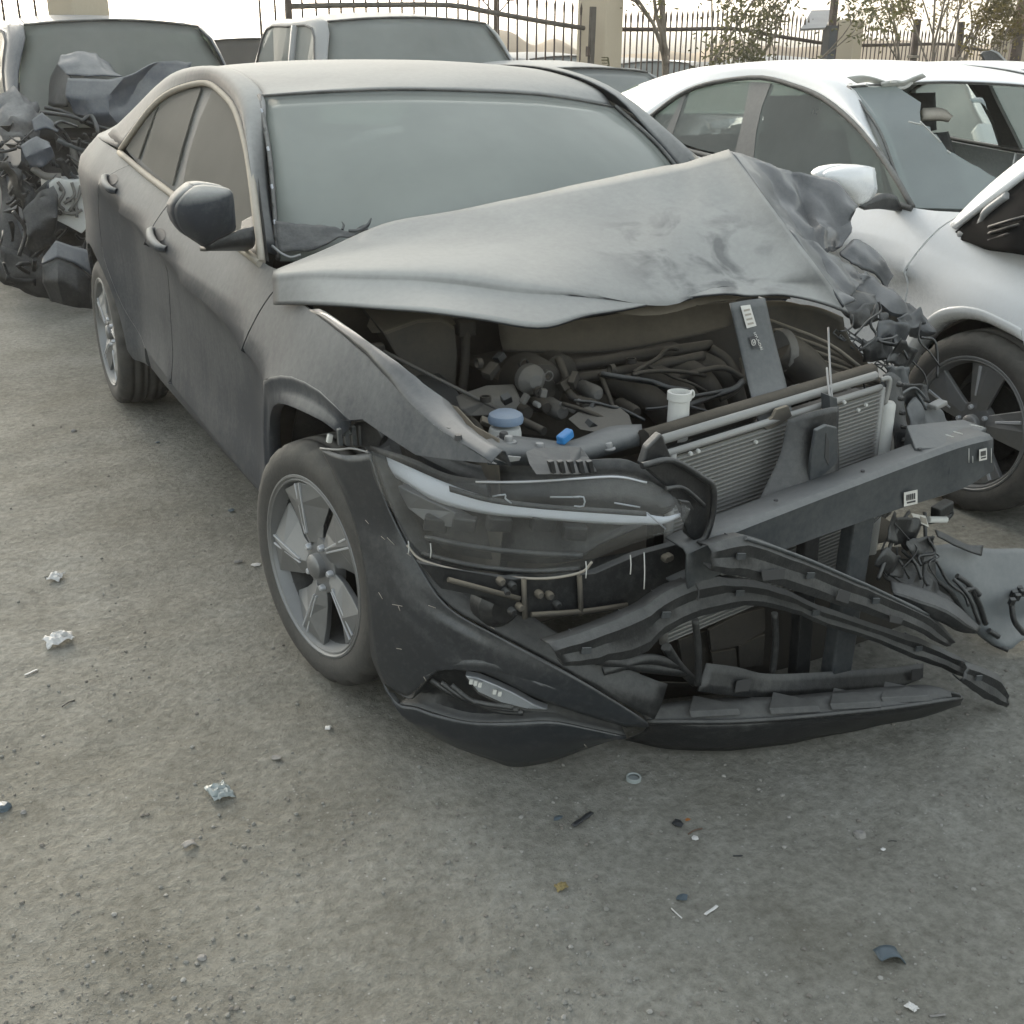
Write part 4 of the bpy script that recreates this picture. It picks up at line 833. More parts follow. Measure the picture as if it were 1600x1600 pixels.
def text(name, s, org, right, up, size, mat, parent, lift=None, ext=.0006):
    cu = bpy.data.curves.new(name, 'FONT'); cu.body = s; cu.size = size; cu.extrude = ext; cu.align_x = 'CENTER'; cu.align_y = 'CENTER'; cu.resolution_u = 2
    tmp = bpy.data.objects.new('tmp', cu); COL.objects.link(tmp); dg = bpy.context.evaluated_depsgraph_get(); me = bpy.data.meshes.new_from_object(tmp.evaluated_get(dg)); bpy.data.objects.remove(tmp)
    right = right.normalized(); up = (up-right*up.dot(right)).normalized(); n_ = right.cross(up)
    me.transform(Matrix.Translation(org) @ Matrix((right, up, n_)).transposed().to_4x4()); me.name = name
    o = bpy.data.objects.new(name, me); COL.objects.link(o); me.materials.clear(); me.materials.append(mat); o.parent = parent; return o
d_dn = on_ls(1188, 540, .009)-on_ls(1181, 524, .009)
text('sticker_lettering', 'HYUNDAI', on_ls(1184.5, 533, .009), d_dn, on_ls(1190, 531, .009)-on_ls(1180, 535, .009), .010, LABELW, ls)
tube('hanging_rod', Q([(1294,512,-.36),(1296,560,-.45),(1300,625,-.60)]), .0028, STEEL, CAR, seg=6)
tube('hanging_rod', Q([(1292,575,-.50),(1294,600,-.56),(1297,622,-.60)]), .0028, STEEL, CAR, seg=6)
# upright plates in front of the condenser
crumpled('centre_strut', [
 [(1232,655,-.66),(1262,645,-.68),(1285,640,-.68),(1308,636,-.67)], [(1222,700,-.67),(1252,695,-.69),(1280,690,-.69),(1309,680,-.68)], [(1200,750,-.69),(1235,748,-.71),(1272,742,-.71),(1310,735,-.70)], [(1178,800,-.72),(1220,800,-.74),(1262,800,-.74),(1310,800,-.73)]], BLACKP, 11, amp=.005, sc=9)
plate('strut_cap', [(1276, 672), (1292, 664), (1309, 668), (1310, 790), (1262, 790), (1268, 720)], -.73, BEAM, b=.2, th=.012, bev=.003)
plate('strut_slot', [(1291, 676), (1296, 690), (1295, 728), (1289, 715)], -.732, INK, b=.2, th=.002)
plate('strut_clip', [(1296, 618), (1308, 622), (1310, 642), (1297, 645)], -.66, BEAM, b=.2, th=.03)
# left side support
crumpled('side_support', [
 [(1382,585,-.5),(1395,580,-.5),(1408,590,-.5)], [(1392,640,-.53),(1404,636,-.53),(1416,644,-.52)], [(1398,690,-.55),(1410,690,-.55),(1420,694,-.54)], [(1398,740,-.57),(1412,742,-.57),(1424,744,-.56)]], BLACKP, 12, amp=.008, sc=14)
for v in range(600, 730, 22): lathe('support_bolt', [(.0, -.012), (.005, -.012), (.008, 0)], RIMD, CAR, axis='y', c=px(1404+(v-600)*.09, v, y=-.56), seg=8)
for L_ in ([(1410, 600, -.4), (1430, 612, -.4), (1436, 606, -.4)], [(1405, 618, -.45), (1428, 606, -.42), (1446, 622, -.4)], [(1430, 610, -.4), (1448, 640, -.42)]):
    tube('frayed_wire', Q(L_), .004, BEAM, CAR, seg=5)
crumpled('rail_end', [
 [(1418,636,-.45),(1430,620,-.42),(1448,628,-.40),(1470,640,-.38),(1482,660,-.38)], [(1420,662,-.48),(1440,655,-.46),(1460,660,-.44),(1478,668,-.42),(1486,676,-.42)], [(1420,690,-.5),(1440,686,-.5),(1462,684,-.48),(1480,682,-.46),(1490,684,-.46)]], BEAM, 13, amp=.012, sc=16)
box('rail_end_clamp', px(1465, 632, y=-.42), (.05, .03, .014), ALU, CAR, R=eul(0, -8, 10))
# ---- crash beam
def BM(u, v, back=0): return pp(u, v, -.80, .16)+Vector((0, back, 0))
tf = [(1112, 846), (1150, 829), (1250, 790), (1350, 752), (1430, 722), (1500, 697), (1551, 684)]
bf = [(1112, 905), (1150, 887), (1250, 851), (1350, 815), (1430, 788), (1500, 766), (1551, 737)]
TF = [BM(*p) for p in tf]; BF = [BM(*p) for p in bf]
MF = [(a+b_)/2+Vector((0, .004, 0)) for a, b_ in zip(TF, BF)]
sect = [[p+Vector((0, .075, .004)) for p in TF], [p+Vector((0, .012, .004)) for p in TF], [p+Vector((0, .0, -.004)) for p in TF], MF, [p+Vector((0, .0, .004)) for p in BF], [p+Vector((0, .012, -.004)) for p in BF], [p+Vector((0, .075, -.004)) for p in BF]]
sect = [[TFp+(r[0]-TF[0]) + Vector((-.36, -.03, -.012)) if False else r[0]+(TF[0]-TF[1])*1.0] + r for r, TFp in zip(sect, TF)]
bmo = grid('crash_beam', sect, BEAM, CAR, nu=3, nv=1, thick=.004, sharp=30)
prism('beam_end_cap', [TF[-1]+Vector((0, .075, 0)), TF[-1], BF[-1], BF[-1]+Vector((0, .075, 0))], (.004, 0, 0), BEAM, CAR)
for u, v in ((1226, 794), (1362, 747), (1452, 712)):
    lathe('beam_hole', [(.0, .001), (.005, .001), (.005, -.002)], INK, bmo, c=BM(u, v, .03)+Vector((0, 0, .008)), seg=9)
for L_ in ([(1492, 688), (1504, 692)], [(1504, 683), (1518, 687)], [(1530, 672), (1550, 676)]):
    tube('chalk_mark', [BM(u, v+3, .03)+Vector((0, 0, .010)) for u, v in L_], .0014, WHITEPL, bmo, seg=4, n=2)
for u in (1512, 1547, 1518): tube('weld_seam', [BM(u, 700 if u != 1518 else 712, -.004), BM(u, 722, -.004)], .0013, WHITEPL, bmo, seg=4, n=2)
def barcode(c0, wd, ht, parent, nm):
    u0, v0 = c0; sk = -.22
    f = lambda u, v, l=-.006: BM(u0+u, v0+v+u*sk, l)
    decal(nm, [(-wd/2, -ht/2), (wd/2, -ht/2), (wd/2, ht/2), (-wd/2, ht/2)], lambda u, v: f(u, v), LABELW, parent)
    for k_ in range(5):
        decal('label_bars', [(-wd*.34+k_*wd*.14, -ht*.32), (-wd*.34+k_*wd*.14+wd*.08, -ht*.32), (-wd*.34+k_*wd*.14+wd*.08, ht*.10), (-wd*.34+k_*wd*.14, ht*.10)], lambda u, v: f(u, v, -.0075), INK, parent)
    decal('label_print', [(-wd*.3, ht*.2), (wd*.32, ht*.2), (wd*.32, ht*.32), (-wd*.3, ht*.32)], lambda u, v: f(u, v, -.0075), INK, parent)
barcode((1420, 777), 21, 22, bmo, 'barcode_label'); barcode((1533, 709), 12, 18, bmo, 'barcode_label')
# crash box behind the beam's left end
cbx = [px(1416, 664, y=-.60), px(1505, 655, y=-.50), px(1542, 668, y=-.62), px(1490, 700, y=-.72), px(1430, 700, y=-.70)]
prism('crash_box', cbx, (0, .0, -.12), BEAM, CAR, bev=.004)
# ---- bumper cover, dropped: painted corner, lamp recess, flange, lower lip
def BU(p): 
    B = lerp(p.x, [(-1, .05), (-.905, -.19), (-.88, -.30), (-.82, -.43), (-.74, -.53), (-.62, -.62), (-.40, -.70), (-.1, -.77), (.3, -.84), (.6, -.90)])
    return p.y-(B-.10*math.sin(max(0, min(1, p.z/.55))*math.pi)+.02)
def BP(L, back=0): return [off_s(u, v, BU, back) for u, v in L]
bL = [(500, 698), (522, 740), (545, 790), (562, 845), (572, 905), (576, 960), (580, 1018)]
bR = [(578, 706), (597, 768), (622, 824), (652, 878), (700, 948), (787, 998), (896, 1056)]
bc = [[(l[0]+(r[0]-l[0])*t/7, l[1]+(r[1]-l[1])*t/7+9*math.sin(math.pi*t/7)) for t in range(8)] for l, r in zip(bL, bR)]
bc.append([(588, 1044), (622, 1062), (655, 1060), (706, 1036), (775, 1036), (855, 1072), (930, 1100), (1012, 1129)])
bc.append([(598, 1066), (634, 1086), (652, 1075), (697, 1041), (760, 1052), (830, 1086), (900, 1112), (982, 1135)])
bumper = grid('bumper_corner', [BP(r) for r in bc], PAINTCLEAN, CAR, nu=4, nv=4, thick=.004)
# recess behind, with the fog lamp
rc_t = [(598, 1066), (639, 1092), (655, 1076), (697, 1040), (760, 1052), (830, 1086), (900, 1112), (980, 1136)]
rc_m = [(612, 1084), (645, 1098), (690, 1085), (730, 1075), (780, 1090), (840, 1105), (900, 1122), (980, 1142)]
rc_b = [(622, 1100), (650, 1104), (680, 1114), (733, 1127), (800, 1128), (860, 1126), (915, 1136), (978, 1150)]
grid('fog_recess', [BP(rc_t, .0), BP(rc_t, .035), BP(rc_m, .05), BP(rc_b, .035), BP(rc_b, .0)], BLACKP, bumper, nu=4, nv=2, thick=.003)
for k_ in range(3):
    tube('recess_blade', BP([(668+k_*16, 1068+k_*4), (700+k_*16, 1088+k_*6), (745+k_*14, 1104+k_*6), (800+k_*8, 1112+k_*4)], .016), .006, BLACKP, bumper, seg=6)
fogp = BP([(722, 1062), (745, 1066), (775, 1078), (805, 1092), (835, 1108), (858, 1116), (820, 1114), (780, 1104), (745, 1088)], .018)
FOG = prism('fog_lamp', fogp, (.012, .02, 0), CHROME, bumper, bev=.002)
prism('fog_lens', [p+Vector((-.004, -.008, 0)) for p in fogp], (.001, .002, 0), LENS, bumper, bev=0)
for u, v in ((735, 1067), (742, 1069), (749, 1072), (772, 1083), (780, 1086)):
    box('fog_facet', BP([(u, v)], .006)[0], (.008, .006, .012), WHITEPL, bumper, R=eul(0, 10, -20), bev=.001)
skirt = [
 [(598, 1066), (622, 1099), (650, 1106), (680, 1116), (733, 1128), (800, 1129), (860, 1127), (915, 1137), (978, 1151)],
 [(606, 1078), (632, 1118), (665, 1130), (700, 1146), (752, 1160), (810, 1164), (865, 1158), (915, 1152), (975, 1153)],
 [(612, 1086), (640, 1130), (675, 1152), (715, 1172), (766, 1190), (803, 1201), (860, 1193), (925, 1170), (972, 1155)]]
grid('bumper_skirt', [BP(skirt[0]), BP(skirt[1], -.004), BP(skirt[2], .01)], PAINTCLEAN, bumper, nu=4, nv=4, thick=.004)
# upper black flange along the seam
s0 = [(578, 706), (600, 772), (627, 838), (657, 897), (704, 951), (787, 998), (896, 1056), (969, 1099), (1023, 1126)]
s1 = [(584, 706), (608, 770), (640, 834), (680, 905), (744, 947), (806, 969), (889, 1014), (969, 1056), (1056, 1087)]
grid('bumper_flange', [BP(s0, .006), BP([((a[0]+c[0])/2, (a[1]+c[1])/2) for a, c in zip(s0, s1)], .02), [p+Vector((0, .0, 0)) for p in BP(s1, .05)]], BLACKP, bumper, nu=4, nv=3, thick=.003, amp=.002, sc=30)
for u, v in ((722, 938), (822, 985), (775, 968)): decal('flange_slot', [(u-6, v-4), (u+4, v), (u+6, v+4), (u-4, v)], lambda a, c: BP([(a, c)], .022)[0]+Vector((-.005, -.012, .006)), INK, bumper)
# clip tower at the corner's top
CT = [(522, 696), (516, 680), (540, 664), (566, 660), (582, 690), (578, 704), (540, 704)]
ct = prism('bumper_clip_tower', BP(CT, .03), (.03, .03, -.0), BLACKP, CAR, bev=.003)
for k_ in range(4):
    plate('clip_rib', [(528+k_*11, 672-k_*2), (534+k_*11, 670-k_*2), (537+k_*11, 697), (530+k_*11, 697)], BP([(540, 690)])[0].y-.004, BEAM, b=0, th=.012)
box('white_clip', BP([(515, 685)])[0], (.012, .012, .02), WHITEPL, CAR, R=eul(0, 15, 0), bev=.003)
tube('clip_edge', BP([(503, 700), (530, 702), (552, 700), (578, 706)], -.004), .0025, STEEL, bumper, seg=5)
# paint nicks
for u, v, a in ((575, 815, 50), (600, 840, 40), (612, 845, 45), (596, 930, 60), (622, 945, 10), (625, 950, 70), (676, 947, 20), (625, 1013, 10), (665, 1060, 60), (770, 980, 30), (746, 1146, 5), (774, 1160, 60), (900, 1148, 60), (915, 1165, 50), (640, 866, 35)):
    l_ = 4+(u*7 % 5); tube('paint_nick', [BP([(u-l_*math.cos(rad(a)), v-l_*math.sin(rad(a)))], -.003)[0], BP([(u+l_*math.cos(rad(a)), v+l_*math.sin(rad(a)))], -.003)[0]], .0008, SEAL, bumper, seg=4, n=1)
# lower lip and air dam across the front
lipA = [(1000, 1110), (1056, 1098), (1130, 1092), (1210, 1090), (1300, 1082), (1380, 1074), (1440, 1070), (1500, 1084)]
lipB = [(1010, 1128), (1060, 1128), (1130, 1128), (1210, 1124), (1300, 1116), (1380, 1108), (1440, 1100), (1503, 1090)]
lipC = [(1005, 1142), (1060, 1150), (1130, 1152), (1210, 1146), (1300, 1134), (1380, 1122), (1440, 1112), (1502, 1096)]
lipD = [(975, 1156), (1040, 1168), (1120, 1172), (1210, 1164), (1300, 1148), (1380, 1132), (1440, 1120), (1500, 1100)]
def GZ(L, z): return [px(u, v, z=z) for u, v in L]
lip = grid('lower_lip', [GZ(lipA, .135), GZ(lipB, .115), GZ(lipC, .07), GZ(lipD, .02)], BLACKP, CAR, nu=4, nv=3, thick=.004, amp=.004, sc=12)
tube('lip_edge', GZ(lipB, .117), .006, BLACKP, lip, seg=6, n=4)
for k_, (u, v) in enumerate(((1110, 1100), (1235, 1095), (1330, 1088), (1410, 1078))):
    L_ = [(u-30, v+22), (u-24, v-4), (u+6, v+2), (u+40, v+10), (u+48, v+18)]
    prism('lip_gusset', GZ(L_, .128-.002*k_), (0, .01, .012), BLACKP, lip)
dam = [(1104, 1036), (1150, 1042), (1202, 1053), (1300, 1049), (1400, 1042), (1442, 1036)]
dam2 = [(1090, 1080), (1150, 1088), (1202, 1090), (1300, 1085), (1400, 1078), (1440, 1073)]
ad_ = grid('air_dam', [PL(dam, -.74, .1), PL(dam2, -.76, .1)], BLACKP, CAR, nu=4, nv=3, thick=.005)
plate('dam_window', [(1152, 1064), (1176, 1060), (1170, 1080), (1148, 1082)], -.765, INK, b=.1, th=.002)
plate('dam_window', [(1425, 1046), (1442, 1044), (1438, 1062), (1424, 1064)], -.765, INK, b=.1, th=.002)
# bent grille frame bars
def bar(name, top, bot_, a, b, mat, dep=.04, amp=.004, sd_=0, c=0):
    A = catmull(PL(top, a, b, c), 4); B = catmull(PL(bot_, a-.01, b, c), 4); n_ = len(A)
    rj = lambda i, k_: Vector((0, .002*noise.noise(Vector((i*1.7, k_*9+sd_, 0))), .003*noise.noise(Vector((i*2.3, k_*5+sd_, 7)))))
    A = [p+rj(i, 0) for i, p in enumerate(A)]; B = [p+rj(i, 1)*1.6 for i, p in enumerate(B)]
    sec = [[p+Vector((0, dep, -.004)) for p in A], [p+Vector((0, .004, .004)) for p in A], [p*.86+q_*.14+Vector((0, -.008, 0)) for p, q_ in zip(A, B)], [p*.55+q_*.45+Vector((0, -.003, 0)) for p, q_ in zip(A, B)], [p*.25+q_*.75+Vector((0, -.007, 0)) for p, q_ in zip(A, B)], B, [p+Vector((0, dep*.6, .004)) for p in B]]
    o = grid(name, sec, mat, CAR, nu=1, nv=1, thick=.003, amp=amp*.35, sc=26, seed=sd_, sharp=22)
    for i in range(3, n_-2, 4):
        V_ = [A[i]+Vector((0, dep, 0)), A[i]+Vector((0, .006, 0)), B[i]+Vector((0, .004, 0)), B[i]+Vector((0, dep*.6, 0))]
        prism('bar_rib', V_, (.003, .001, 0), mat, o, bev=0)
        if i % 8 == 3: prism('bar_clip', [A[i]*.6+B[i]*.4+Vector((x_, -.010, z_)) for x_, z_ in ((-.010, -.005), (.010, -.008), (.012, .004), (-.008, .008))], (0, -.004, 0), BEAM, o, bev=0)
    return o
bar('grille_frame_bar', [(1108, 856), (1165, 842), (1220, 860), (1277, 882), (1330, 905), (1375, 925), (1450, 962), (1490, 1000)], [(1110, 890), (1165, 902), (1215, 914), (1270, 931), (1325, 948), (1375, 965), (1430, 984), (1478, 1010)], -.90, .10, BLACKP, sd_=1)
bar('grille_frame_bar', [(860, 1010), (920, 990), (1000, 957), (1045, 928), (1094, 910), (1157, 909), (1225, 924), (1281, 950), (1375, 981), (1450, 1006), (1512, 1036)], [(880, 1040), (935, 1035), (1000, 1022), (1049, 982), (1112, 958), (1180, 945), (1240, 958), (1290, 976), (1375, 1006), (1440, 1032), (1505, 1056)], -.84, .04, BLACKP, amp=.007, sd_=2)
tube('bar_crack', PL([(1087, 912), (1092, 925), (1090, 938)], -.86, .04), .002, INK, CAR, seg=4)
tube('bar_lit_edge', PL([(1165, 841), (1220, 859), (1277, 881), (1330, 904), (1375, 924), (1450, 961)], -.905, .10), .0045, BEAM, CAR, seg=6)  # lighter grey bead paints the light along the black bar's top edge
plate('bar_slot', [(1190, 892), (1228, 888), (1226, 905), (1192, 908)], -.925, INK, b=.1, th=.002)
plate('bar_slot', [(1312, 920), (1330, 926), (1326, 944), (1306, 938)], -.925, INK, b=.1, th=.002)
plate('bar_slot', [(1392, 960), (1412, 966), (1408, 976), (1390, 972)], -.925, INK, b=.1, th=.002)
bar('frame_end', [(1508, 1038), (1535, 1046), (1562, 1060), (1572, 1082)], [(1500, 1062), (1520, 1078), (1545, 1094), (1572, 1104)], -.92, .02, BLACKP, sd_=3)
crumpled('grille_blade', [
 [(1392,908,-.80),(1430,916,-.82),(1470,930,-.84),(1505,955,-.86),(1530,982,-.88)], [(1396,925,-.84),(1432,936,-.86),(1470,950,-.88),(1503,970,-.90),(1528,986,-.90)], [(1400,938,-.84),(1436,956,-.86),(1470,972,-.88),(1500,986,-.89),(1526,990,-.90)]], BLACKP, 14, amp=.004)
crumpled('grille_blade', [
 [(1462,828,-.62),(1485,838,-.62),(1510,850,-.62),(1536,852,-.62)], [(1466,838,-.64),(1488,850,-.64),(1510,860,-.64),(1534,868,-.64)]], BLACKP, 15, amp=.003)
# lower support posts, fan shroud, wiring low down
box('lower_post', Vector((.235, -.70, .24)), (.075, .04, .62), BEAM, CAR, R=eul(0, 2, 8), bev=.006)
box('lower_post', Vector((.14, -.66, .24)), (.05, .03, .5), BLACKP, CAR, R=eul(0, -3, 8))
for u0, v0, u1, v1 in ((1086, 968, 1090, 1070), (1210, 958, 1207, 1050)):
    tube('support_rod', PL([(u0, v0), ((u0+u1)/2+3, (v0+v1)/2), (u1, v1)], -.78, .05), .008, BLACKP, CAR, seg=7)
for k_, L_ in enumerate(([(1108, 985), (1150, 962), (1195, 950), (1196, 985), (1160, 1008), (1112, 1018)], [(1112, 1020), (1150, 1014), (1152, 1044), (1114, 1042)], [(1154, 1010), (1196, 990), (1192, 1040), (1156, 1044)], [(1060, 1000), (1104, 985), (1108, 1060), (1070, 1062)])):
    plate('fan_shroud_panel', L_, -.62+.01*k_, ENG, b=.1, th=.01)
for L_ in ([(930, 1030), (1000, 1042), (1070, 1050)], [(940, 1050), (1010, 1030), (1060, 1040)], [(1085, 1066), (1060, 1040), (1040, 1010)]):
    tube('torn_undertray_rib', PL(L_, -.70, .05), .012, BLACKP, CAR, seg=6)
crumpled('light_block_tray', [[(880,1040,-.55),(980,1060,-.58),(1100,1068,-.6),(1300,1060,-.62),(1440,1040,-.6)], [(880,1090,-.35),(980,1110,-.38),(1100,1110,-.4),(1300,1100,-.4),(1440,1080,-.4)]], ENG, 16, amp=.01)  # dark sheet added under the nose to block light
crumpled('fan_shroud', [[(1000,930,-.45),(1150,900,-.5),(1300,870,-.5),(1420,850,-.45)], [(1000,1090,-.45),(1150,1080,-.5),(1300,1060,-.5),(1430,1040,-.45)]], ENG, 17, amp=.02, sc=9)
crumpled('left_splash_panel', [[(1380,880,-.62),(1420,870,-.62),(1455,860,-.6),(1462,900,-.6)], [(1385,905,-.66),(1425,905,-.66),(1455,920,-.66),(1475,930,-.66)], [(1400,920,-.7),(1430,930,-.7),(1465,945,-.7),(1500,960,-.7)]], BLACKP, 18, amp=.02, sc=16)
for k_, L_ in enumerate(([(1420, 800, -.62), (1400, 830, -.66), (1385, 870, -.7), (1372, 905, -.74)], [(1445, 800, -.6), (1446, 850, -.64), (1444, 900, -.68), (1450, 915, -.7)], [(1460, 795, -.58), (1470, 792, -.58), (1486, 800, -.58), (1478, 812, -.58)], [(1410, 860, -.68), (1430, 880, -.7), (1440, 905, -.72)], [(1395, 830, -.64), (1425, 820, -.62), (1450, 815, -.6), (1475, 810, -.6)], [(1490, 905, -.8), (1500, 915, -.82), (1515, 935, -.84), (1530, 975, -.86)])):
    tube('torn_wire', Q(L_), .008 if k_ in (2, 4) else .005, BLACKP, CAR, seg=6)
box('wire_connector', px(1472, 795, y=-.59), (.06, .03, .03), BLACKP, CAR, R=eul(0, -10, 10))
tube('connector_sleeve', Q([(1450,812,-.62),(1465,812,-.62),(1478,812,-.62)]), .009, WHITEPL, CAR, seg=8)
plate('wire_tag', [(1424, 802), (1446, 806), (1452, 824), (1430, 814)], -.68, LABELW, b=.1, th=.001, bev=0)
plate('wire_tag_print', [(1438, 807), (1447, 810), (1449, 820), (1440, 816)], -.682, SEAL, b=.1, th=.0008, bev=0)
# cabin: seats, dash, wheel, floor
def seat(cx, cy):
    V = []
    g = [[Vector((cx+x*.25*(1-.25*t), cy+.05+.28*t-.05*(1-x*x), .55+.55*t)) for x in (-1, -.6, 0, .6, 1)] for t in (0, .35, .7, 1)]
    b_ = grid('seat_back', g, SEAT, CAR, nu=2, nv=2, thick=.10, off=0)
    h = [[Vector((cx+x*.13, cy+.34+.04*t-.02*(1-x*x), 1.12+.17*t)) for x in (-1, -.5, .5, 1)] for t in (0, .5, 1)]
    grid('headrest', h, SEAT, CAR, nu=2, nv=2, thick=.08, off=0)
    grid('seat_cushion', [[Vector((cx+x*.25, cy-.45+.5*t, .5+.05*(1-t))) for x in (-1, 0, 1)] for t in (0, .5, 1)], SEAT, CAR, nu=2, nv=2, thick=.12, off=0)
seat(-.36, 1.35); seat(.36, 1.35)
grid('rear_seat', [[Vector((x*.6, 2.2+.25*t, .55+.5*t)) for x in (-1, -.3, .3, 1)] for t in (0, .5, 1)], SEAT, CAR, nu=2, nv=2, thick=.12, off=0)
grid('dashboard', [[Vector((x*.68, .42+.2*(1-abs(x))*0, .93)) for x in (-1, 0, 1)], [Vector((x*.68, .72, .95)) for x in (-1, 0, 1)], [Vector((x*.68, .85, .85)) for x in (-1, 0, 1)], [Vector((x*.68, .82, .5)) for x in (-1, 0, 1)]], CABIN, CAR, nu=3, nv=3, thick=.01)
grid('cabin_floor', [[Vector((x*.74, y, .28)) for x in (-1, 0, 1)] for y in (.4, 1.5, 2.7)], CABIN, CAR, nu=2, nv=2, thick=.02)
grid('underbody', [[Vector((x*.74, y, .22)) for x in (-1, 0, 1)] for y in (.45, 1.5, 2.4)], BLACKP, CAR, nu=2, nv=2, thick=.02)
tube('steering_wheel', [Vector((.36+.18*math.cos(a), .93-.06*math.sin(a), .92+.17*math.sin(a))) for a in [k_*math.pi/8 for k_ in range(17)]], .014, CABIN, CAR, seg=7, n=2)

# screen border, mirror
Gw = dense(ws, 6, 6); Rw, Cw = len(Gw), len(Gw[0]); FRIT = dusty('screen_border', (.03, .03, .03), rough=.6, base=.35, top=.6, ns=4, nm=.1, dust=(.36, .37, .35))
def inw(p): return p+Vector((0, .006, -.004))
grid('screen_border', [[inw(Gw[0][j]) for j in range(Cw)], [inw(Gw[1][j].lerp(Gw[2][j], .2)) for j in range(Cw)]], FRIT, CAR, nu=1, nv=1, thick=0)
for a_, b_ in ((0, 1), (Cw-1, Cw-2)): grid('screen_border', [[inw(Gw[i][a_]) for i in range(Rw)], [inw(Gw[i][a_].lerp(Gw[i][b_], .9)) for i in range(Rw)]], FRIT, CAR, nu=1, nv=1, thick=0)
box('rear_view_mirror', (.02, .90, 1.28), (.24, .03, .07), CABIN, CAR, R=eul(8, 0, 6), bev=.015)
grid('parcel_shelf', [[Vector((x*.6, y, 1.02)) for x in (-1, 0, 1)] for y in (2.5, 3.2)], SEAT, CAR, nu=1, nv=1, thick=.02)
# clutter in the bay: looms, plugs, clamps
rb = random.Random(12)
def bayp(u, v): return px(u, v, y=-.10-.34*min(1, max(0, (v-520)/170))+rb.uniform(-.02, .02))
for k_ in range(11):
    u, v = rb.uniform(720, 1100), rb.uniform(560, 680)
    P_ = [bayp(u, v)]
    du_, dv_ = rb.choice(((30, -8), (26, 10), (34, 2), (6, 22), (20, -14)))
    for q_ in range(4): u += du_*rb.uniform(.6, 1.3); v += dv_+rb.uniform(-7, 7); P_.append(bayp(min(1160, u), min(690, max(545, v))))
    tube('wiring_loom', P_, rb.choice((.004, .006, .008)), rb.choice((ENG, ENG, BLACKP, BLACKP)), CAR, seg=5, n=4)
for k_ in range(10):
    u, v = rb.uniform(720, 960), rb.uniform(552, 690); p = bayp(u, v)
    box(rb.choice(('wire_plug', 'small_bracket', 'relay_box')), p, (rb.uniform(.012, .04), rb.uniform(.012, .03), rb.uniform(.01, .03)), rb.choice((ENG, ENG, ENGAL, BLACKP, BLACKP, INNER)), CAR, R=eul(rb.uniform(-30, 30), rb.uniform(-40, 40), rb.uniform(-60, 60)), bev=.002)
for k_ in range(9):
    u, v = rb.uniform(725, 1000), rb.uniform(560, 690)
    lathe('hose_clamp', [(.010, -.006), (.013, -.006), (.013, .006), (.010, .006)], rb.choice((ENG, ENGAL, ENG)), CAR, axis=rb.choice('xyz'), c=bayp(u, v), seg=12, cap=False)
# torn black scraps and wires hanging between the two cars
for k_, (u, v, w_, h_, yy, mt) in enumerate(((1352, 492, 40, 30, -.20, BLACKP), (1395, 520, 46, 34, -.22, PAINTFOLD), (1372, 548, 44, 36, -.26, BLACKP), (1412, 556, 34, 44, -.28, BLACKP), (1400, 590, 40, 36, -.34, BEAM), (1425, 500, 40, 26, -.12, PAINTFOLD), (1430, 615, 40, 30, -.40, BLACKP), (1410, 830, 40, 46, -.66, BLACKP), (1440, 860, 36, 40, -.68, BLACKP), (1400, 880, 46, 30, -.70, BLACKP))):
    a_ = rb.uniform(-.7, .7); ca, sa = math.cos(a_), math.sin(a_)
    rw = [[(u+(x_*w_*ca-z_*h_*sa), v+(x_*w_*sa+z_*h_*ca), yy+.05*x_+.04*z_*rb.uniform(-1, 1)) for x_ in (-.5, -.15, .2, .5)] for z_ in (-.5, 0, .5)]
    grid('torn_sheet', [Q(r) for r in rw], mt, CAR, nu=4, nv=4, thick=.003, amp=.016, sc=16, seed=40+k_, sharp=30)
for k_ in range(22):
    u, v = rb.uniform(1330, 1440), rb.uniform(470, 620); yy = -.25
    if k_ > 12: u, v, yy = rb.uniform(1380, 1470), rb.uniform(790, 880), -.66
    P_ = [px(u, v, y=yy)]
    for q_ in range(3): u += rb.uniform(-26, 30); v += rb.uniform(2, 34); yy -= .015; P_.append(px(u, v, y=yy))
    tube('torn_wire', P_, rb.choice((.002, .0028, .004)), BLACKP, CAR, seg=4, n=4)

# torn cowl at the lower corner of the screen
def CWL(L): return PL(L, -1.087-.03, -.705, 1.1)
TORN = dusty('torn_screen_edge', (.03, .033, .036), rough=.6, base=.12, top=.3, ns=14, nm=.2, bump=.4, bs=60)
grid('torn_cowl', [CWL([(430, 346), (465, 350), (500, 351), (535, 358), (552, 360), (572, 352)]), CWL([(433, 366), (465, 370), (500, 370), (532, 368), (552, 366), (576, 356)]), CWL([(436, 392), (465, 393), (495, 388), (528, 374), (550, 368), (578, 358)])], TORN, CAR, nu=5, nv=4, thick=.004, amp=.006, sc=30, sharp=30)
tube('torn_cowl_shred', CWL([(545, 361), (562, 360), (574, 352), (580, 341)]), [.005, .006, .005, .002], TORN, CAR, seg=5)
tube('torn_cowl_shred', CWL([(535, 359), (537, 352), (534, 346)]), [.004, .003, .001], TORN, CAR, seg=5)
tube('cowl_bright_edge', CWL([(425, 384), (440, 396), (455, 402), (470, 398)]), .004, SILVERP, CAR, seg=5)
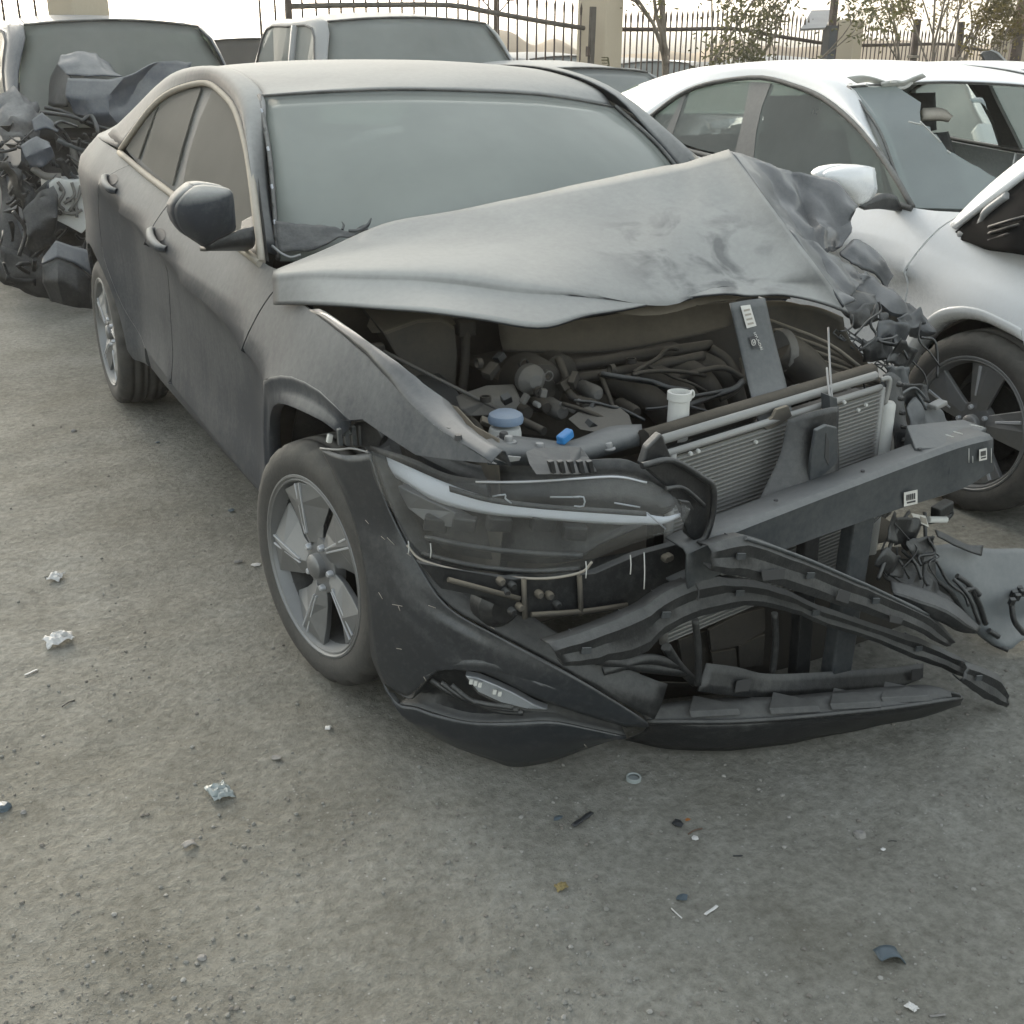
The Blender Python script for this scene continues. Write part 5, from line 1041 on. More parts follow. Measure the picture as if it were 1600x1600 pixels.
# ================================================================ white wrecked sedan alongside
OFF = Vector((2.41, .13, -.008))
WC = thing('white_sedan', 'white sedan with holed windscreen and raised bonnet, parked beside the grey wreck', 'car', OFF)
def clone(o, parent, mat=None, name=None):
    c = o.copy(); COL.objects.link(c); c.parent = parent
    if mat:
        c.data = o.data.copy(); c.data.materials.clear(); c.data.materials.append(mat)
    return c
def kids(nm): return [o for o in CAR.children if o.name.split('.')[0] == nm]
for nm_ in ('front_door', 'rear_door', 'sill', 'quarter_panel', 'roof', 'boot_lid', 'side_frame', 'c_pillar'):
    for o_ in kids(nm_):
        c_ = clone(o_, WC, WHITEP)
        for g_ in o_.children: clone(g_, c_, WHITEP if g_.name.startswith('door_handle') else None)
for nm_ in ('window_seal', 'belt_moulding'):
    for o_ in kids(nm_): clone(o_, WC, TRIM)
for nm_ in ('rear_glass', 'tail_lamp', 'seat_back', 'headrest', 'seat_cushion', 'rear_seat', 'dashboard', 'cabin_floor', 'underbody', 'steering_wheel', 'header_trim'):
    for o_ in kids(nm_): clone(o_, WC)
for nm_ in ('front_window', 'rear_window', 'quarter_window'):
    for o_ in kids(nm_): clone(o_, WC, CGLASS)
def mirrored(o): return mirror_obj(o, WC)
PILG = dusty('dark_pillar_film', (.05, .05, .05), rough=.6, base=.28, top=.5, ns=6, nm=.1)
# B pillars and rear-corner bars
for L_ in ([(329, 141), (308, 190), (294, 235), (281, 300), (266, 290), (280, 235), (294, 188), (311, 138)], [(250, 156), (233, 205), (219, 252), (213, 248), (228, 205), (246, 160)]):
    OFF = Vector((0, 0, 0)); pts_ = poly(L_); OFF = Vector((2.41, .13, -.008))
    mirrored(panel('pillar', pts_, side(-.003), PILG, WC, step=.08, thick=.02))
# front fender, arch and wheel
WA = seg([(1404, 583), (1425, 542), (1459, 508), (1494, 499), (1528, 503), (1562, 518), (1593, 535)], 3)
WAO = [(y-.002, z+.045) for y, z in WA]
OFF = Vector((0, 0, 0)); gd = list(GAP_FD); OFF = Vector((2.41, .13, -.008))
fo = list(reversed(gd))[:-1]
fo = shift(gd, -.005)[:]+[(.36, .33)]+[p for p in WAO]+[(WAO[-1][0]-.06, WAO[-1][1]-.18), (-.75, .45), (-.80, .62), (-.72, .76), (-.5, .85), (-.2, .915), (.1, .965)]
mirrored(panel('front_fender', fo, side(), WHITEP, WC, step=.045))
ctrl = [[Vector((-S(*p), *p)) for p in WAO], [Vector((-(S(*a)-.004), a[0]*.5+b_[0]*.5, a[1]*.5+b_[1]*.5)) for a, b_ in zip(WAO, WA)], [Vector((-(S(*p)-.025), *p)) for p in WA], [Vector((-(S(*p)-.09), *p)) for p in WA]]
mirrored(grid('arch_lip', ctrl, WHITEP, WC, nu=1, nv=3, thick=.003))
for o_ in w1+w2: clone(o_, WC, BLACKP)
tube('liner_edge', [Vector((-.80, .36*math.cos(a)+.02, .30+.37*math.sin(a))) for a in [rad(k_) for k_ in (150, 120, 95, 70, 40, 15)]], .006, INNER, WC, seg=6)
WTYRE = make_wheel('front_wheel', WC, (-.79, 0, .318), .05, rad(28), style=1)
make_wheel('rear_wheel', WC, (-.79, 2.72, .318), 0, rad(10), style=1, seg=48)
make_wheel('front_wheel', WC, (.79, 0, .318), .05, rad(28), style=1, flip=True, seg=48)
make_wheel('rear_wheel', WC, (.79, 2.72, .318), 0, rad(50), style=1, flip=True, seg=48)
# holed windscreen: the glass that is left, cut along the break
G_ = dense(ws, 16, 24); R_, C_ = len(G_), len(G_[0])
def proj(p):
    d = p+OFF-CAM; z = d.dot(fw); return 800+FPX*d.dot(RT)/z, 800-FPX*d.dot(UP)/z
GP = {(i, j): proj(G_[i][j]) for i in range(R_) for j in range(C_)}
def st(u, v):
    i, j = min(GP, key=lambda q: (GP[q][0]-u)**2+(GP[q][1]-v)**2); return j/(C_-1), i/(R_-1)
def surf_ws(a, b):
    x, y = min(.9999, max(0, a))*(C_-1), min(.9999, max(0, b))*(R_-1); j, i = int(x), int(y); fx, fy = x-j, y-i
    return G_[i][j].lerp(G_[i][j+1], fx).lerp(G_[i+1][j].lerp(G_[i+1][j+1], fx), fy)
brk = [(1441, 160), (1438, 176), (1437, 190), (1443, 194), (1452, 200), (1456, 207), (1461, 209), (1466, 217), (1477, 226), (1481, 233), (1494, 240), (1506, 249), (1519, 256), (1528, 264), (1543, 272), (1556, 281), (1575, 290), (1598, 303), (1625, 318)]
edge = [st(*p) for p in brk]; edge = [e for q, e in enumerate(edge) if q == 0 or abs(e[0]-edge[q-1][0])+abs(e[1]-edge[q-1][1]) > .004]
WSG = dustglass('broken_windscreen', dust=(.50, .54, .52), fac=.62, tint=(.6, .7, .66))
panel('windscreen', [(0, 0), (edge[0][0]-.02, 0)]+edge+[(1, min(.97, edge[-1][1]+.04)), (1, 1), (.5, 1), (0, 1), (0, .5)], surf_ws, WSG, WC, step=.05, thick=.005)
for L_ in ([(1438, 190), (1460, 212), (1470, 222)], [(1420, 190), (1440, 195)], [(1480, 235), (1500, 252), (1525, 268)]):
    tube('crack', [hit_ for hit_ in [px(u, v, y=.62) for u, v in L_]], .003, WHITEPL, WC, seg=4, n=2)
grid('hanging_glass', [[px(1515, 155, y=.86), px(1535, 153, y=.86), px(1542, 172, y=.80)], [px(1520, 160, y=.84), px(1532, 160, y=.84), px(1540, 166, y=.80)]], WSG, WC, nu=2, nv=2, thick=.003)
# sun visor and grab rail seen through the hole
grid('sun_visor', [[px(1440, 172, y=1.0), px(1470, 172, y=1.0), px(1486, 184, y=1.0)], [px(1442, 186, y=.95), px(1470, 186, y=.95), px(1484, 188, y=.95)]], SEAL, WC, nu=3, nv=2, thick=.02, off=0)
for s_ in (0, 5):
    tube('inner_pillar', [ws[k_][s_]+Vector((.03 if s_ == 0 else -.03, .03, -.01)) for k_ in range(4)], .03, SILVERP, WC, seg=8)
    tube('pillar_trim', [ws[k_][s_]+Vector((-.006 if s_ == 0 else .006, -.004, .004)) for k_ in range(4)], .006, TRIM, WC, seg=6)
INKB = plain('black_lining', (.012, .012, .012), .9, ns=20, spec=.05)
# bonnet thrown up, black lining below
OFFK = OFF
def WQ(L): return [px(u, v, y=c) for u, v, c in L]
wb = grid('bonnet', [WQ([(1488,352,.25),(1520,318,.18),(1560,282,.1),(1605,246,.02),(1660,205,-.06)]), WQ([(1492,358,.22),(1530,328,.1),(1572,296,.0),(1618,262,-.08),(1670,220,-.16)])], WHITEP, WC, nu=4, nv=3, thick=.02)
grid('bonnet_lining', [WQ([(1494,362,.22),(1534,330,.1),(1576,298,.0),(1620,264,-.08),(1672,222,-.16)]), WQ([(1500,372,.2),(1535,362,.05),(1580,352,-.1),(1630,340,-.2),(1690,330,-.3)]), WQ([(1502,374,.18),(1540,388,.02),(1585,396,-.15),(1640,402,-.25),(1700,410,-.35)])], INKB, WC, nu=4, nv=4, thick=.008, amp=.004, sc=8)
tube('lining_seal', WQ([(1500,366,.2),(1520,362,.14),(1535,345,.08),(1542,330,.05),(1575,305,-.02)]), .014, SILVERP, WC, seg=7)
for k_ in range(3): tube('lining_rib', WQ([(1545,375-k_*10,0),(1575,366-k_*10,-.1),(1605,358-k_*10,-.15)]), .006, RIMD, WC, seg=5)
# front end, mostly out of frame
grid('front_bumper', [[Vector((x*.84, -.62-.28*(1-x*x), z)) for x in (-1, -.6, 0, .6, 1)] for z in (.25, .45, .66)], BLACKP, WC, nu=3, nv=3, thick=.01, amp=.02, sc=6)
grid('bulkhead', [[Vector((x, .36, z)) for x in (-.72, 0, .72)] for z in (.33, .6, .96)], BLACKP, WC, nu=2, nv=2, thick=.004)
grid('engine_mass', [[Vector((x*.55, y, .72+.06*noise.noise(Vector((x*3, y*4, 0))))) for x in (-1, -.4, .4, 1)] for y in (-.5, -.2, .1, .34)], ENG, WC, nu=3, nv=3, thick=.12)
# mirror
wm = bpy.data.objects.new('door_mirror', None); COL.objects.link(wm); wm.parent = WC
WMG = [[(1297,264,.46),(1318,260,.44),(1345,260,.44),(1366,263,.46)], [(1286,273,.43),(1315,271,.395),(1345,272,.395),(1368,280,.44)], [(1298,292,.43),(1320,293,.395),(1345,296,.395),(1369,300,.44)], [(1322,312,.45),(1332,317,.44),(1342,322,.44),(1354,318,.46)]]
WMP = [WQ(r) for r in WMG]
grid('mirror_housing', WMP, WHITEP, wm, nu=4, nv=4, thick=.006)
wr = WMP[0]+[WMP[1][3], WMP[2][3]]+WMP[3][::-1]+[WMP[2][0], WMP[1][0], WMP[0][0]]
grid('mirror_shell', [wr, [p+Vector((0, .06, 0)) for p in wr]], WHITEP, wm, nu=2, nv=1, thick=.004)
bm = bmesh.new(); bm.faces.new([bm.verts.new(p+Vector((0, .055, 0))) for p in wr[:-1]]); bmobj('mirror_glass', bm, CHROME, wm)
grid('mirror_arm', [WQ([(1340,322,.44),(1358,312,.46),(1378,302,.48),(1395,306,.50)]), WQ([(1345,326,.45),(1368,326,.47),(1390,328,.49),(1406,330,.51)])], BLACKP, wm, nu=4, nv=3, thick=.03)
OFF = Vector((0, 0, 0))
# torn white trim lying on its roof
tp = thing('torn_roof_trim', 'torn piece of white plastic trim lying on the white sedan roof', 'trim piece', px(1380, 128, d=4.9))
b0 = tp.location
def TP(L, dz): return [px(u, v, d=4.74-dz*1.5)-b0 for u, v in L]
grid('trim_blade', [TP([(1322, 121), (1350, 118), (1375, 124), (1390, 130)], .03), TP([(1340, 130), (1355, 128), (1376, 132), (1392, 135)], .005)], WHITEPL, tp, nu=4, nv=3, thick=.004, amp=.006, sc=14)
grid('trim_frame', [TP([(1376, 130), (1395, 126), (1412, 126), (1440, 116)], .035), TP([(1378, 137), (1398, 134), (1416, 132), (1446, 119)], .012)], WHITEPL, tp, nu=4, nv=3, thick=.006, amp=.006, sc=14)
tube('trim_bead', TP([(1352, 133), (1380, 138), (1412, 137), (1425, 128)], .012), .008, WHITEPL, tp, seg=6)
lathe('trim_boss', [(.006, 0), (.012, 0), (.012, .006), (.006, .006)], WHITEPL, tp, c=TP([(1396, 129)], .04)[0], seg=14, cap=False)
# ================================================================ parked cars in the background
def parked(name, label, loc, rz, paint, glass=None, L=4.5, hw=.88, zr=1.46, kind='sedan', cat='car', group=None, zb=.96, smash=False, wheels=True):
    glass = glass or BGLASS
    T = thing(name, label, cat, loc, rz, group)
    pr = {'sedan': (.29, .44, .70, .85, 1.06), 'suv': (.26, .37, .90, .965, 1.10), 'pickup': (.27, .37, .575, .60, 1.06), 'hatch': (.25, .37, .86, .95, 1.05)}[kind]
    cow, rf, rr, dk, zd = [q*L for q in pr[:4]]+[pr[4]]
    zd = max(zd, zb+.04)
    def SX(y, z):
        x = hw-.12*abs((y-L/2)/(L/2))**4-.05*((z-.62)/.45)**2
        return x
    f1, f2 = .20*L, .79*L; ra_ = .37
    y0 = cow-.1 if smash else .06
    arc = lambda c: [(c+ra_*math.cos(a), .32+ra_*math.sin(a)) for a in [math.pi-k*math.pi/10 for k in range(11)]]
    low = ([(y0, .30)]+arc(f1) if not smash else [(y0, .28)])+arc(f2)+[(L-.06, .32), (L-.02, .7), (L-.08, zd-.06)]
    up = [(dk, zd-.01), (dk-.15*L, zb+.02), (cow+.12, zb), (cow, zb-.02)]+([(.3*L*.5, zb-.09), (.04, .72)] if not smash else [])
    s1 = panel('body_side', low+up, lambda y, z: Vector((-SX(y, z), y, z)), paint, T, step=.12, thick=.02)
    mirror_obj(s1, T)
    if not smash:
        grid('bonnet', [[Vector((x*(SX(y, .8)-.01), y, z-.05*abs(x)**3)) for x in (-1, -.7, 0, .7, 1)] for y, z in ((.02, .74), (.18*L*.5, .84), (.2*L, zb-.05), (cow, zb+.01))], paint, T, nu=3, nv=3, thick=.01)
        grid('front_bumper', [[Vector((x*(SX(.1, .5)), .02-.10*(1-x*x)+.1*abs(x)**4, z)) for x in (-1, -.6, 0, .6, 1)] for z in (.26, .5, .73)], paint, T, nu=3, nv=3, thick=.01)
        for s_ in (-1, 1): prism('headlamp', [Vector((s_*x_, .03+.14*x_**4, z)) for x_, z in ((.45, .66), (.74, .68), (.76, .76), (.5, .71))], (0, -.03, 0), CHROME, T)
        grid('grille', [[Vector((x*.42, -.085+.02*abs(x), z)) for x in (-1, 0, 1)] for z in (.48, .66)], BLACKP, T, nu=2, nv=2, thick=.01)
    if kind == 'pickup':
        grid('bed_floor', [[Vector((x*(hw-.12), y, .72)) for x in (-1, 0, 1)] for y in (dk+.02, L-.05)], paint, T, nu=2, nv=2, thick=.02)
    else:
        grid('rear_deck', [[Vector((x*(SX(y, .9)-.02), y, z-.03*x*x)) for x in (-1, -.5, 0, .5, 1)] for y, z in ((dk, zd), (L-.1, zd-.03))], paint, T, nu=2, nv=2, thick=.01)
    grid('tailgate', [[Vector((x*(SX(L-.05, .7)), L-.03+.06*(1-x*x), z)) for x in (-1, 0, 1)] for z in (.3, .6, zd-.04)], paint, T, nu=3, nv=3, thick=.01)
    # greenhouse
    xb, xt = hw-.06, hw-.25
    Ab, At = Vector((-xb, cow+.14, zb)), Vector((-xt, rf+.04, zr-.06)); Cb, Ct = Vector((-xb, dk-.05, zd-.02)), Vector((-xt, rr-.04, zr-.07))
    Mt = Vector((-xt-.01, (rf+rr)/2, zr-.045))
    top = [Ab, Ab.lerp(At, .5)+Vector((-.015, 0, .02)), At, Mt, Ct, Ct.lerp(Cb, .5)+Vector((-.015, 0, .015)), Cb]
    def insd(p, k):  # window-side edge of the frame
        c = (Ab+At+Ct+Cb)/4; q = p.lerp(c, k); q.x = p.x-(.06 if p.z > zb+.1 else -.0)*(p.z-zb)/.4; return q
    win = [insd(p, .15) for p in top]
    a = grid('window_frame', [win, [(p+q)/2+Vector((-.012, 0, .01)) for p, q in zip(win, top)], top], paint, T, nu=3, nv=2, thick=.012)
    mirror_obj(a, T)
    wl = catmull(win, 3); bl_ = [Vector((-xb-.002, cow+.2+(dk-cow-.3)*t, zb+(zd-zb-.03)*t+.01)) for t in (1, .66, .33, 0)]
    yB = (cow+dk)/2
    def wface(name, pts, mat):
        bm = bmesh.new(); bm.faces.new([bm.verts.new(p) for p in pts]); bmesh.ops.triangulate(bm, faces=bm.faces[:]); return bmobj(name, bm, mat, T, thick=.004)
    g1 = wface('side_window', wl+bl_, glass); mirror_obj(g1, T)
    pb = [wl[min(range(len(wl)), key=lambda i: abs(wl[i].y-yB)+(0 if wl[i].z > zb+.2 else 9))], Vector((-xb-.004, yB, zb+.03))]
    b1 = tube('pillar', [p+Vector((-.006, 0, 0)) for p in pb], .03, TRIM if paint is not SILVERP else paint, T, seg=6, n=2); mirror_obj(b1, T)
    sl = tube('window_seal', [p+Vector((-.004, 0, 0)) for p in win], .01, TRIM, T, seg=5, n=3); mirror_obj(sl, T)
    X5 = (-1, -.55, 0, .55, 1)
    grid('windscreen', [[Vector((x*xb*.99, cow+.14-.16*(1-x*x), zb+.0)) for x in X5], [Vector((x*(xb+xt)/2*1.0, (cow+rf)/2+.10-.13*(1-x*x), (zb+zr)/2-.01)) for x in X5], [Vector((x*xt*.99, rf+.04-.07*(1-x*x), zr-.06+.035*(1-x*x))) for x in X5]], glass, T, nu=3, nv=4, thick=.005)
    tube('screen_seal', [Vector((x*xt, rf+.035-.07*(1-x*x), zr-.055+.035*(1-x*x))) for x in X5], .008, TRIM, T, seg=5)
    grid('roof', [[Vector((x*xt, y-(.07*(1-x*x) if i == 0 else 0), z-.06+.06*(1-abs(x)**2.5))) for x in (-1, -.8, -.4, 0, .4, .8, 1)] for i, (y, z) in enumerate(((rf+.04, zr-.025), (rf+.25, zr-.003), ((rf+rr)/2, zr+.01), (rr-.04, zr-.01)))], paint, T, nu=3, nv=4, thick=.012)
    grid('rear_glass', [[Vector((x*xt*.98, rr-.04+.02*(1-x*x), zr-.07+.04*(1-x*x))) for x in X5], [Vector((x*xb*.96, dk-.03+.03*(1-x*x), zd+.0)) for x in X5]], glass, T, nu=2, nv=3, thick=.005)
    for s_ in (-1, 1):
        m_ = grid('door_mirror', [[Vector((s_*(xb+.05+.05*a_), cow+.22+.05*(b_**2), zb+.02+.10*b_)) for a_ in (0, 1, 2.4, 3)] for b_ in (0, .4, .9, 1.1)], paint, T, nu=3, nv=3, thick=.07, off=0)
    grid('dashboard', [[Vector((x*xb*.95, y, zb-.04)) for x in (-1, 0, 1)] for y in (cow+.1, cow+.5)], CABIN, T, nu=1, nv=1, thick=.05)
    for s_ in (-1, 1):
        grid('seat_back', [[Vector((s_*.36+x*.24, cow+1.0+.22*t, .6+.62*t)) for x in (-1, 0, 1)] for t in (0, .5, 1)], SEAT, T, nu=2, nv=2, thick=.11, off=0)
    grid('cabin_floor', [[Vector((x*xb, y, .42)) for x in (-1, 0, 1)] for y in (cow, dk)], CABIN, T, nu=1, nv=1, thick=.04)
    if wheels:
        for s_ in (-1, 1):
            for c in ((f1, f2) if not smash else (f2,)):
                W = lathe('wheel', [(.0, -.08), (.20, -.085), (.215, -.10), (.26, -.11), (.30, -.095), (.316, -.05), (.316, .08), (.2, .1)], RUBBER, T, axis='x', c=(s_*(hw-.12), c, .315), seg=28, M=None)
                lathe('hub_cap', [(.0, -.02), (.06, -.02), (.19, -.01), (.20, .01)], RIM, W, axis='x', c=(s_*(hw-.01)-(.005 if s_ > 0 else -.005), c, .315), seg=20, M=Matrix.Scale(s_*-1, 3, (1, 0, 0)) if s_ > 0 else None)
    return T
DARKP = dusty('brown_black_paint', (.03, .026, .022), rough=.4, coat=.3, base=.05, top=.25, ns=4, nm=.1)
DKG = dustglass('dark_window', dust=(.20, .19, .17), fac=.6, tint=(.3, .3, .28))
GB = 'parked cars seen beyond the fence'
# pickup behind the grey wreck
pk = px(690, 60, d=8.9)
PKT = parked('pickup_truck', 'dust covered silver pickup cab behind the grey wreck', (pk.x-.1, pk.y-2.0, -.06), .10, SILVERP, L=5.1, hw=.90, zr=1.71, kind='pickup', cat='pickup', zb=1.08)
g_ = px(985, 140, d=8.6)
parked('silver_sedan', 'silver grey sedan between the pickup and the white sedan', (g_.x-.35, g_.y-1.9, -.07), .04, SILVERP, zr=1.40, L=4.4, zb=.95)
r_ = px(1620, 130, d=7.2)
parked('pale_sedan', 'pale sedan at the right edge, only roof and dark screen showing', (r_.x+.40, r_.y-1.7, -.05), -.05, WHITEP, zr=1.42, L=4.5)
# beyond the fence
far = [
 ('dark_wagon', 'dark wagon behind the fence to the left of the pickup', (380, 56, 12.6), .05, DARKP, 'suv', 1.62, 0),
 ('far_saloon', 'blue grey car roof between fence bars left of the thick pillar', (870, 84, 15.0), .25, SILVERP, 'sedan', 1.33, 0),
 ('far_dark_car', 'black roofed car showing just right of the thick pillar', (988, 92, 17.0), .1, NAVYP, 'hatch', 1.30, 0),
 ('far_white_car', 'white car roof behind the tree trunk beyond the fence', (1075, 96, 19.0), .5, WHITEP, 'sedan', 1.22, 0),
 ('far_black_car', 'black car roof just above the white sedan roof', (1150, 99, 17.5), .2, BLACKP, 'sedan', 1.17, 0),
 ('far_silver_car', 'silver car roof left of the tilted panel post', (1235, 88, 22.0), 1.4, SILVERP, 'sedan', 1.25, 0),
 ('far_pale_car', 'pale car roof low behind the right fence panel', (1400, 98, 22.0), 1.2, WHITEP, 'sedan', 1.0, 0)]
for nm_, lb, (u, v, d), rz, pt, kd, zt, _ in far:
    p = px(u, v, d=d); zr_ = {'suv': 1.66, 'sedan': 1.44, 'hatch': 1.48}[kd]
    c = Vector((math.sin(rz)*2.2, -math.cos(rz)*2.2, 0))
    parked(nm_, lb, glass=(DKG if pt is DARKP else None), loc=(p.x+c.x*-0+(math.sin(rz)*2.2), p.y-math.cos(rz)*2.2, p.z-zr_), rz=rz, paint=pt, zr=zr_, kind=kd, group=GB, wheels=False)
# ---- dark blue wreck behind, nose torn away
OFFL = px(185, 60, d=7.7)
WGL = dustglass('wreck_windscreen', dust=(.33, .335, .305), fac=.66, var=.2, ns=2.)
SHODDY = dusty('torn_grey_felt', (.10, .10, .105), rough=.95, base=.2, top=.5, ns=20, nm=.3, bump=.6, bs=50)
LW = parked('blue_wreck', 'dark blue wrecked car with torn off nose and exposed engine, behind the grey sedan', (OFFL.x+.14, OFFL.y-1.62, -.05), .08, NAVYP, glass=WGL, L=4.6, hw=.81, zr=1.66, kind='suv', zb=1.02, smash=True)
LWI = Matrix.Translation((OFFL.x+.14, OFFL.y-1.62, -.05)) @ Matrix.Rotation(.08, 4, 'Z'); LWI = LWI.inverted()
def LQ(L, e=0): return [LWI @ px(u, v, y=c+e) for u, v, c in L]
def lc(name, rows, mat, seed, amp=.05, sc=6, nu=6, nv=6): return grid(name, [LQ(r) for r in rows], mat, LW, nu=nu, nv=nv, thick=.006, amp=amp*.5, sc=sc*1.4, seed=seed, sharp=45, lin=True)
lc('crumpled_bonnet', [[(95,85,5.6),(120,80,5.6),(150,82,5.6),(172,102,5.6)], [(92,100,5.5),(125,100,5.45),(155,102,5.45),(182,116,5.5)], [(104,116,5.4),(135,118,5.35),(165,119,5.35),(192,121,5.4)]], NAVYP, 21, .03)
lc('crumpled_bonnet', [[(106,122,5.3),(140,124,5.28),(192,122,5.3),(250,95,5.6),(300,96,5.7)], [(102,150,5.25),(140,152,5.2),(170,150,5.22),(215,128,5.5),(290,130,5.6)], [(116,176,5.25),(142,182,5.2),(172,178,5.2),(205,160,5.4),(280,160,5.5)], [(134,190,5.3),(160,196,5.25),(190,198,5.25),(215,195,5.35),(260,190,5.4)]], NAVYP, 22, .025)
lc('bonnet_underside', [[(66,160,5.7),(80,120,5.7),(94,88,5.65)], [(85,166,5.5),(95,130,5.5),(102,105,5.5)], [(106,166,5.4),(108,140,5.4),(112,120,5.4)]], BLACKP, 23, .015)
lc('torn_fender', [[(0,150,5.4),(20,140,5.4),(45,150,5.4),(62,172,5.4)], [(0,190,5.2),(22,180,5.15),(48,188,5.15),(64,200,5.2)], [(5,220,5.2),(25,215,5.15),(45,222,5.15),(55,235,5.2)]], SHODDY, 24, .07, 9)
lc('torn_fender', [[(50,188,5.1),(66,176,5.1),(92,200,5.1)], [(55,205,5.05),(72,200,5.05),(90,206,5.05)]], NAVYP, 25, .02)
lc('torn_fender', [[(33,228,5.0),(58,212,5.0),(80,224,5.0)], [(40,246,4.95),(60,236,4.95),(82,230,4.95)], [(46,262,4.98),(66,262,4.95),(84,245,4.98)]], NAVYP, 26, .03)
lc('engine_bay_wall', [[(0,240,5.9),(60,170,5.9),(120,170,5.9),(210,190,5.9)], [(0,330,5.8),(60,300,5.8),(120,280,5.8),(210,280,5.8)], [(0,430,5.6),(60,430,5.6),(120,420,5.6),(210,420,5.6)]], BLACKP, 27, .12, 4)
lc('torn_liner', [[(0,260,5.1),(20,300,5.1),(40,330,5.1)], [(10,250,5.0),(35,300,5.0),(60,345,5.0)], [(30,260,5.0),(55,300,5.0),(75,340,5.0)], [(40,330,5.0),(62,350,5.0),(80,395,5.0)]], BLACKP, 28, .08, 8)
lc('torn_liner', [[(40,330,4.9),(60,300,4.9),(85,290,4.9)], [(40,370,4.85),(62,350,4.85),(90,340,4.85)], [(45,400,4.9),(65,390,4.85),(90,380,4.9)]], BLACKP, 29, .06, 9)
lc('bumper_corner', [[(68,402,4.75),(88,376,4.73),(110,384,4.73),(140,392,4.75)], [(66,412,4.7),(90,402,4.66),(115,410,4.66),(142,430,4.7)]], NAVYP, 33, .01)
lc('bumper_lower', [[(66,414,4.7),(90,404,4.67),(115,412,4.67),(142,432,4.7)], [(66,440,4.7),(90,440,4.6),(120,455,4.6),(142,462,4.7)], [(80,470,4.7),(100,476,4.62),(125,480,4.62),(145,482,4.7)]], BLACKP, 30, .02)
lc('splash_tray', [[(0,380,5.2),(60,410,5.1),(100,430,5.1)], [(0,440,5.2),(60,462,5.1),(110,472,5.1)]], BLACKP, 31, .06, 6)
for k_, L_ in enumerate(([(115,230,5.2),(118,250,5.15),(124,262,5.15),(130,275,5.15)], [(70,168,5.4),(100,175,5.35),(130,190,5.3),(160,205,5.3)], [(60,230,5.2),(90,260,5.2),(110,250,5.2)], [(20,330,5.0),(40,360,5.0),(30,400,5.0)], [(95,200,5.3),(110,225,5.3),(112,260,5.3)], [(50,262,5.0),(70,275,5.0),(95,276,5.0)], [(64,176,5.3),(110,182,5.2),(160,200,5.2),(200,208,5.2)])):
    tube('torn_pipe', LQ(L_), .022 if k_ in (0, 5) else .012, ENGAL if k_ in (0, 5) else BLACKP, LW, seg=7)
gbx = prism('gearbox', LQ([(78,286,4.95),(88,278,4.95),(112,282,4.95),(140,280,4.95),(142,350,4.95),(128,365,4.95),(104,352,4.95),(84,342,4.95)]), (0, .25, 0), WHITEPL, LW, bev=.012)
for L_ in ([(90,284,4.93),(100,300,4.92),(92,318,4.92),(100,328,4.93)], [(112,285,4.93),(116,305,4.92),(100,318,4.92)], [(126,290,4.93),(122,310,4.92),(108,330,4.93)], [(98,332,4.93),(114,334,4.92),(128,328,4.93)], [(118,310,4.93),(120,340,4.92)]):
    tube('gearbox_rib', LQ(L_), .010, ENGAL, gbx, seg=6)
for u, v in ((96, 295), (107, 312), (118, 326), (93, 332), (128, 300)): lathe('gearbox_bolt', [(.0, -.03), (.012, -.03), (.016, 0)], RIMD, gbx, axis='y', c=LWI @ px(u, v, y=4.95), seg=8)
for i_ in range(26):
    u, v = random.uniform(5, 130), random.uniform(200, 440)
    if 80 < u < 142 and 275 < v < 360: continue
    p = LWI @ px(u, v, y=5.15+random.random()*.25); a_ = random.random()*6
    V = [p+Vector((math.cos(a_+k_*2.1)*random.uniform(.02, .07), random.uniform(-.04, .04), math.sin(a_+k_*2.1)*random.uniform(.02, .07))) for k_ in range(3)]
    V.append(sum(V, Vector())/3+Vector((.01, -.04, .01)))
    mesh('torn_shard', V, [(0, 1, 3), (1, 2, 3), (2, 0, 3)], (BLACKP, BLACKP, RIMD, BLACKP)[i_ % 4], LW, thick=.004)

for i_ in range(30):
    u, v = random.uniform(0, 150), random.uniform(190, 430); P_ = [LWI @ px(u, v, y=5.0+random.random()*.2)]
    for q_ in range(3): u += random.uniform(-25, 25); v += random.uniform(-14, 30); P_.append(LWI @ px(u, v, y=5.0+random.random()*.2))
    tube('torn_cable', P_, random.choice((.006, .009, .014)), random.choice((BLACKP, BLACKP, BLACKP, RIMD)), LW, seg=5, n=4)
for i_ in range(16):
    u, v = random.uniform(0, 140), random.uniform(200, 440); a_ = random.uniform(-1.2, 1.2); l_ = random.uniform(25, 60); w_ = random.uniform(4, 10)
    c_, s_ = math.cos(a_+1.2), math.sin(a_+1.2)
    grid('torn_strip', [[LWI @ px(u+c_*l_*t+s_*w_*e, v+s_*l_*t-c_*w_*e, y=4.98+.1*t) for t in (0, .3, .6, 1)] for e in (0, 1)], random.choice((BLACKP, BLACKP, BEAM, NAVYP)), LW, nu=2, nv=2, thick=.004, amp=.02, sc=12, seed=i_, lin=True, sharp=20)
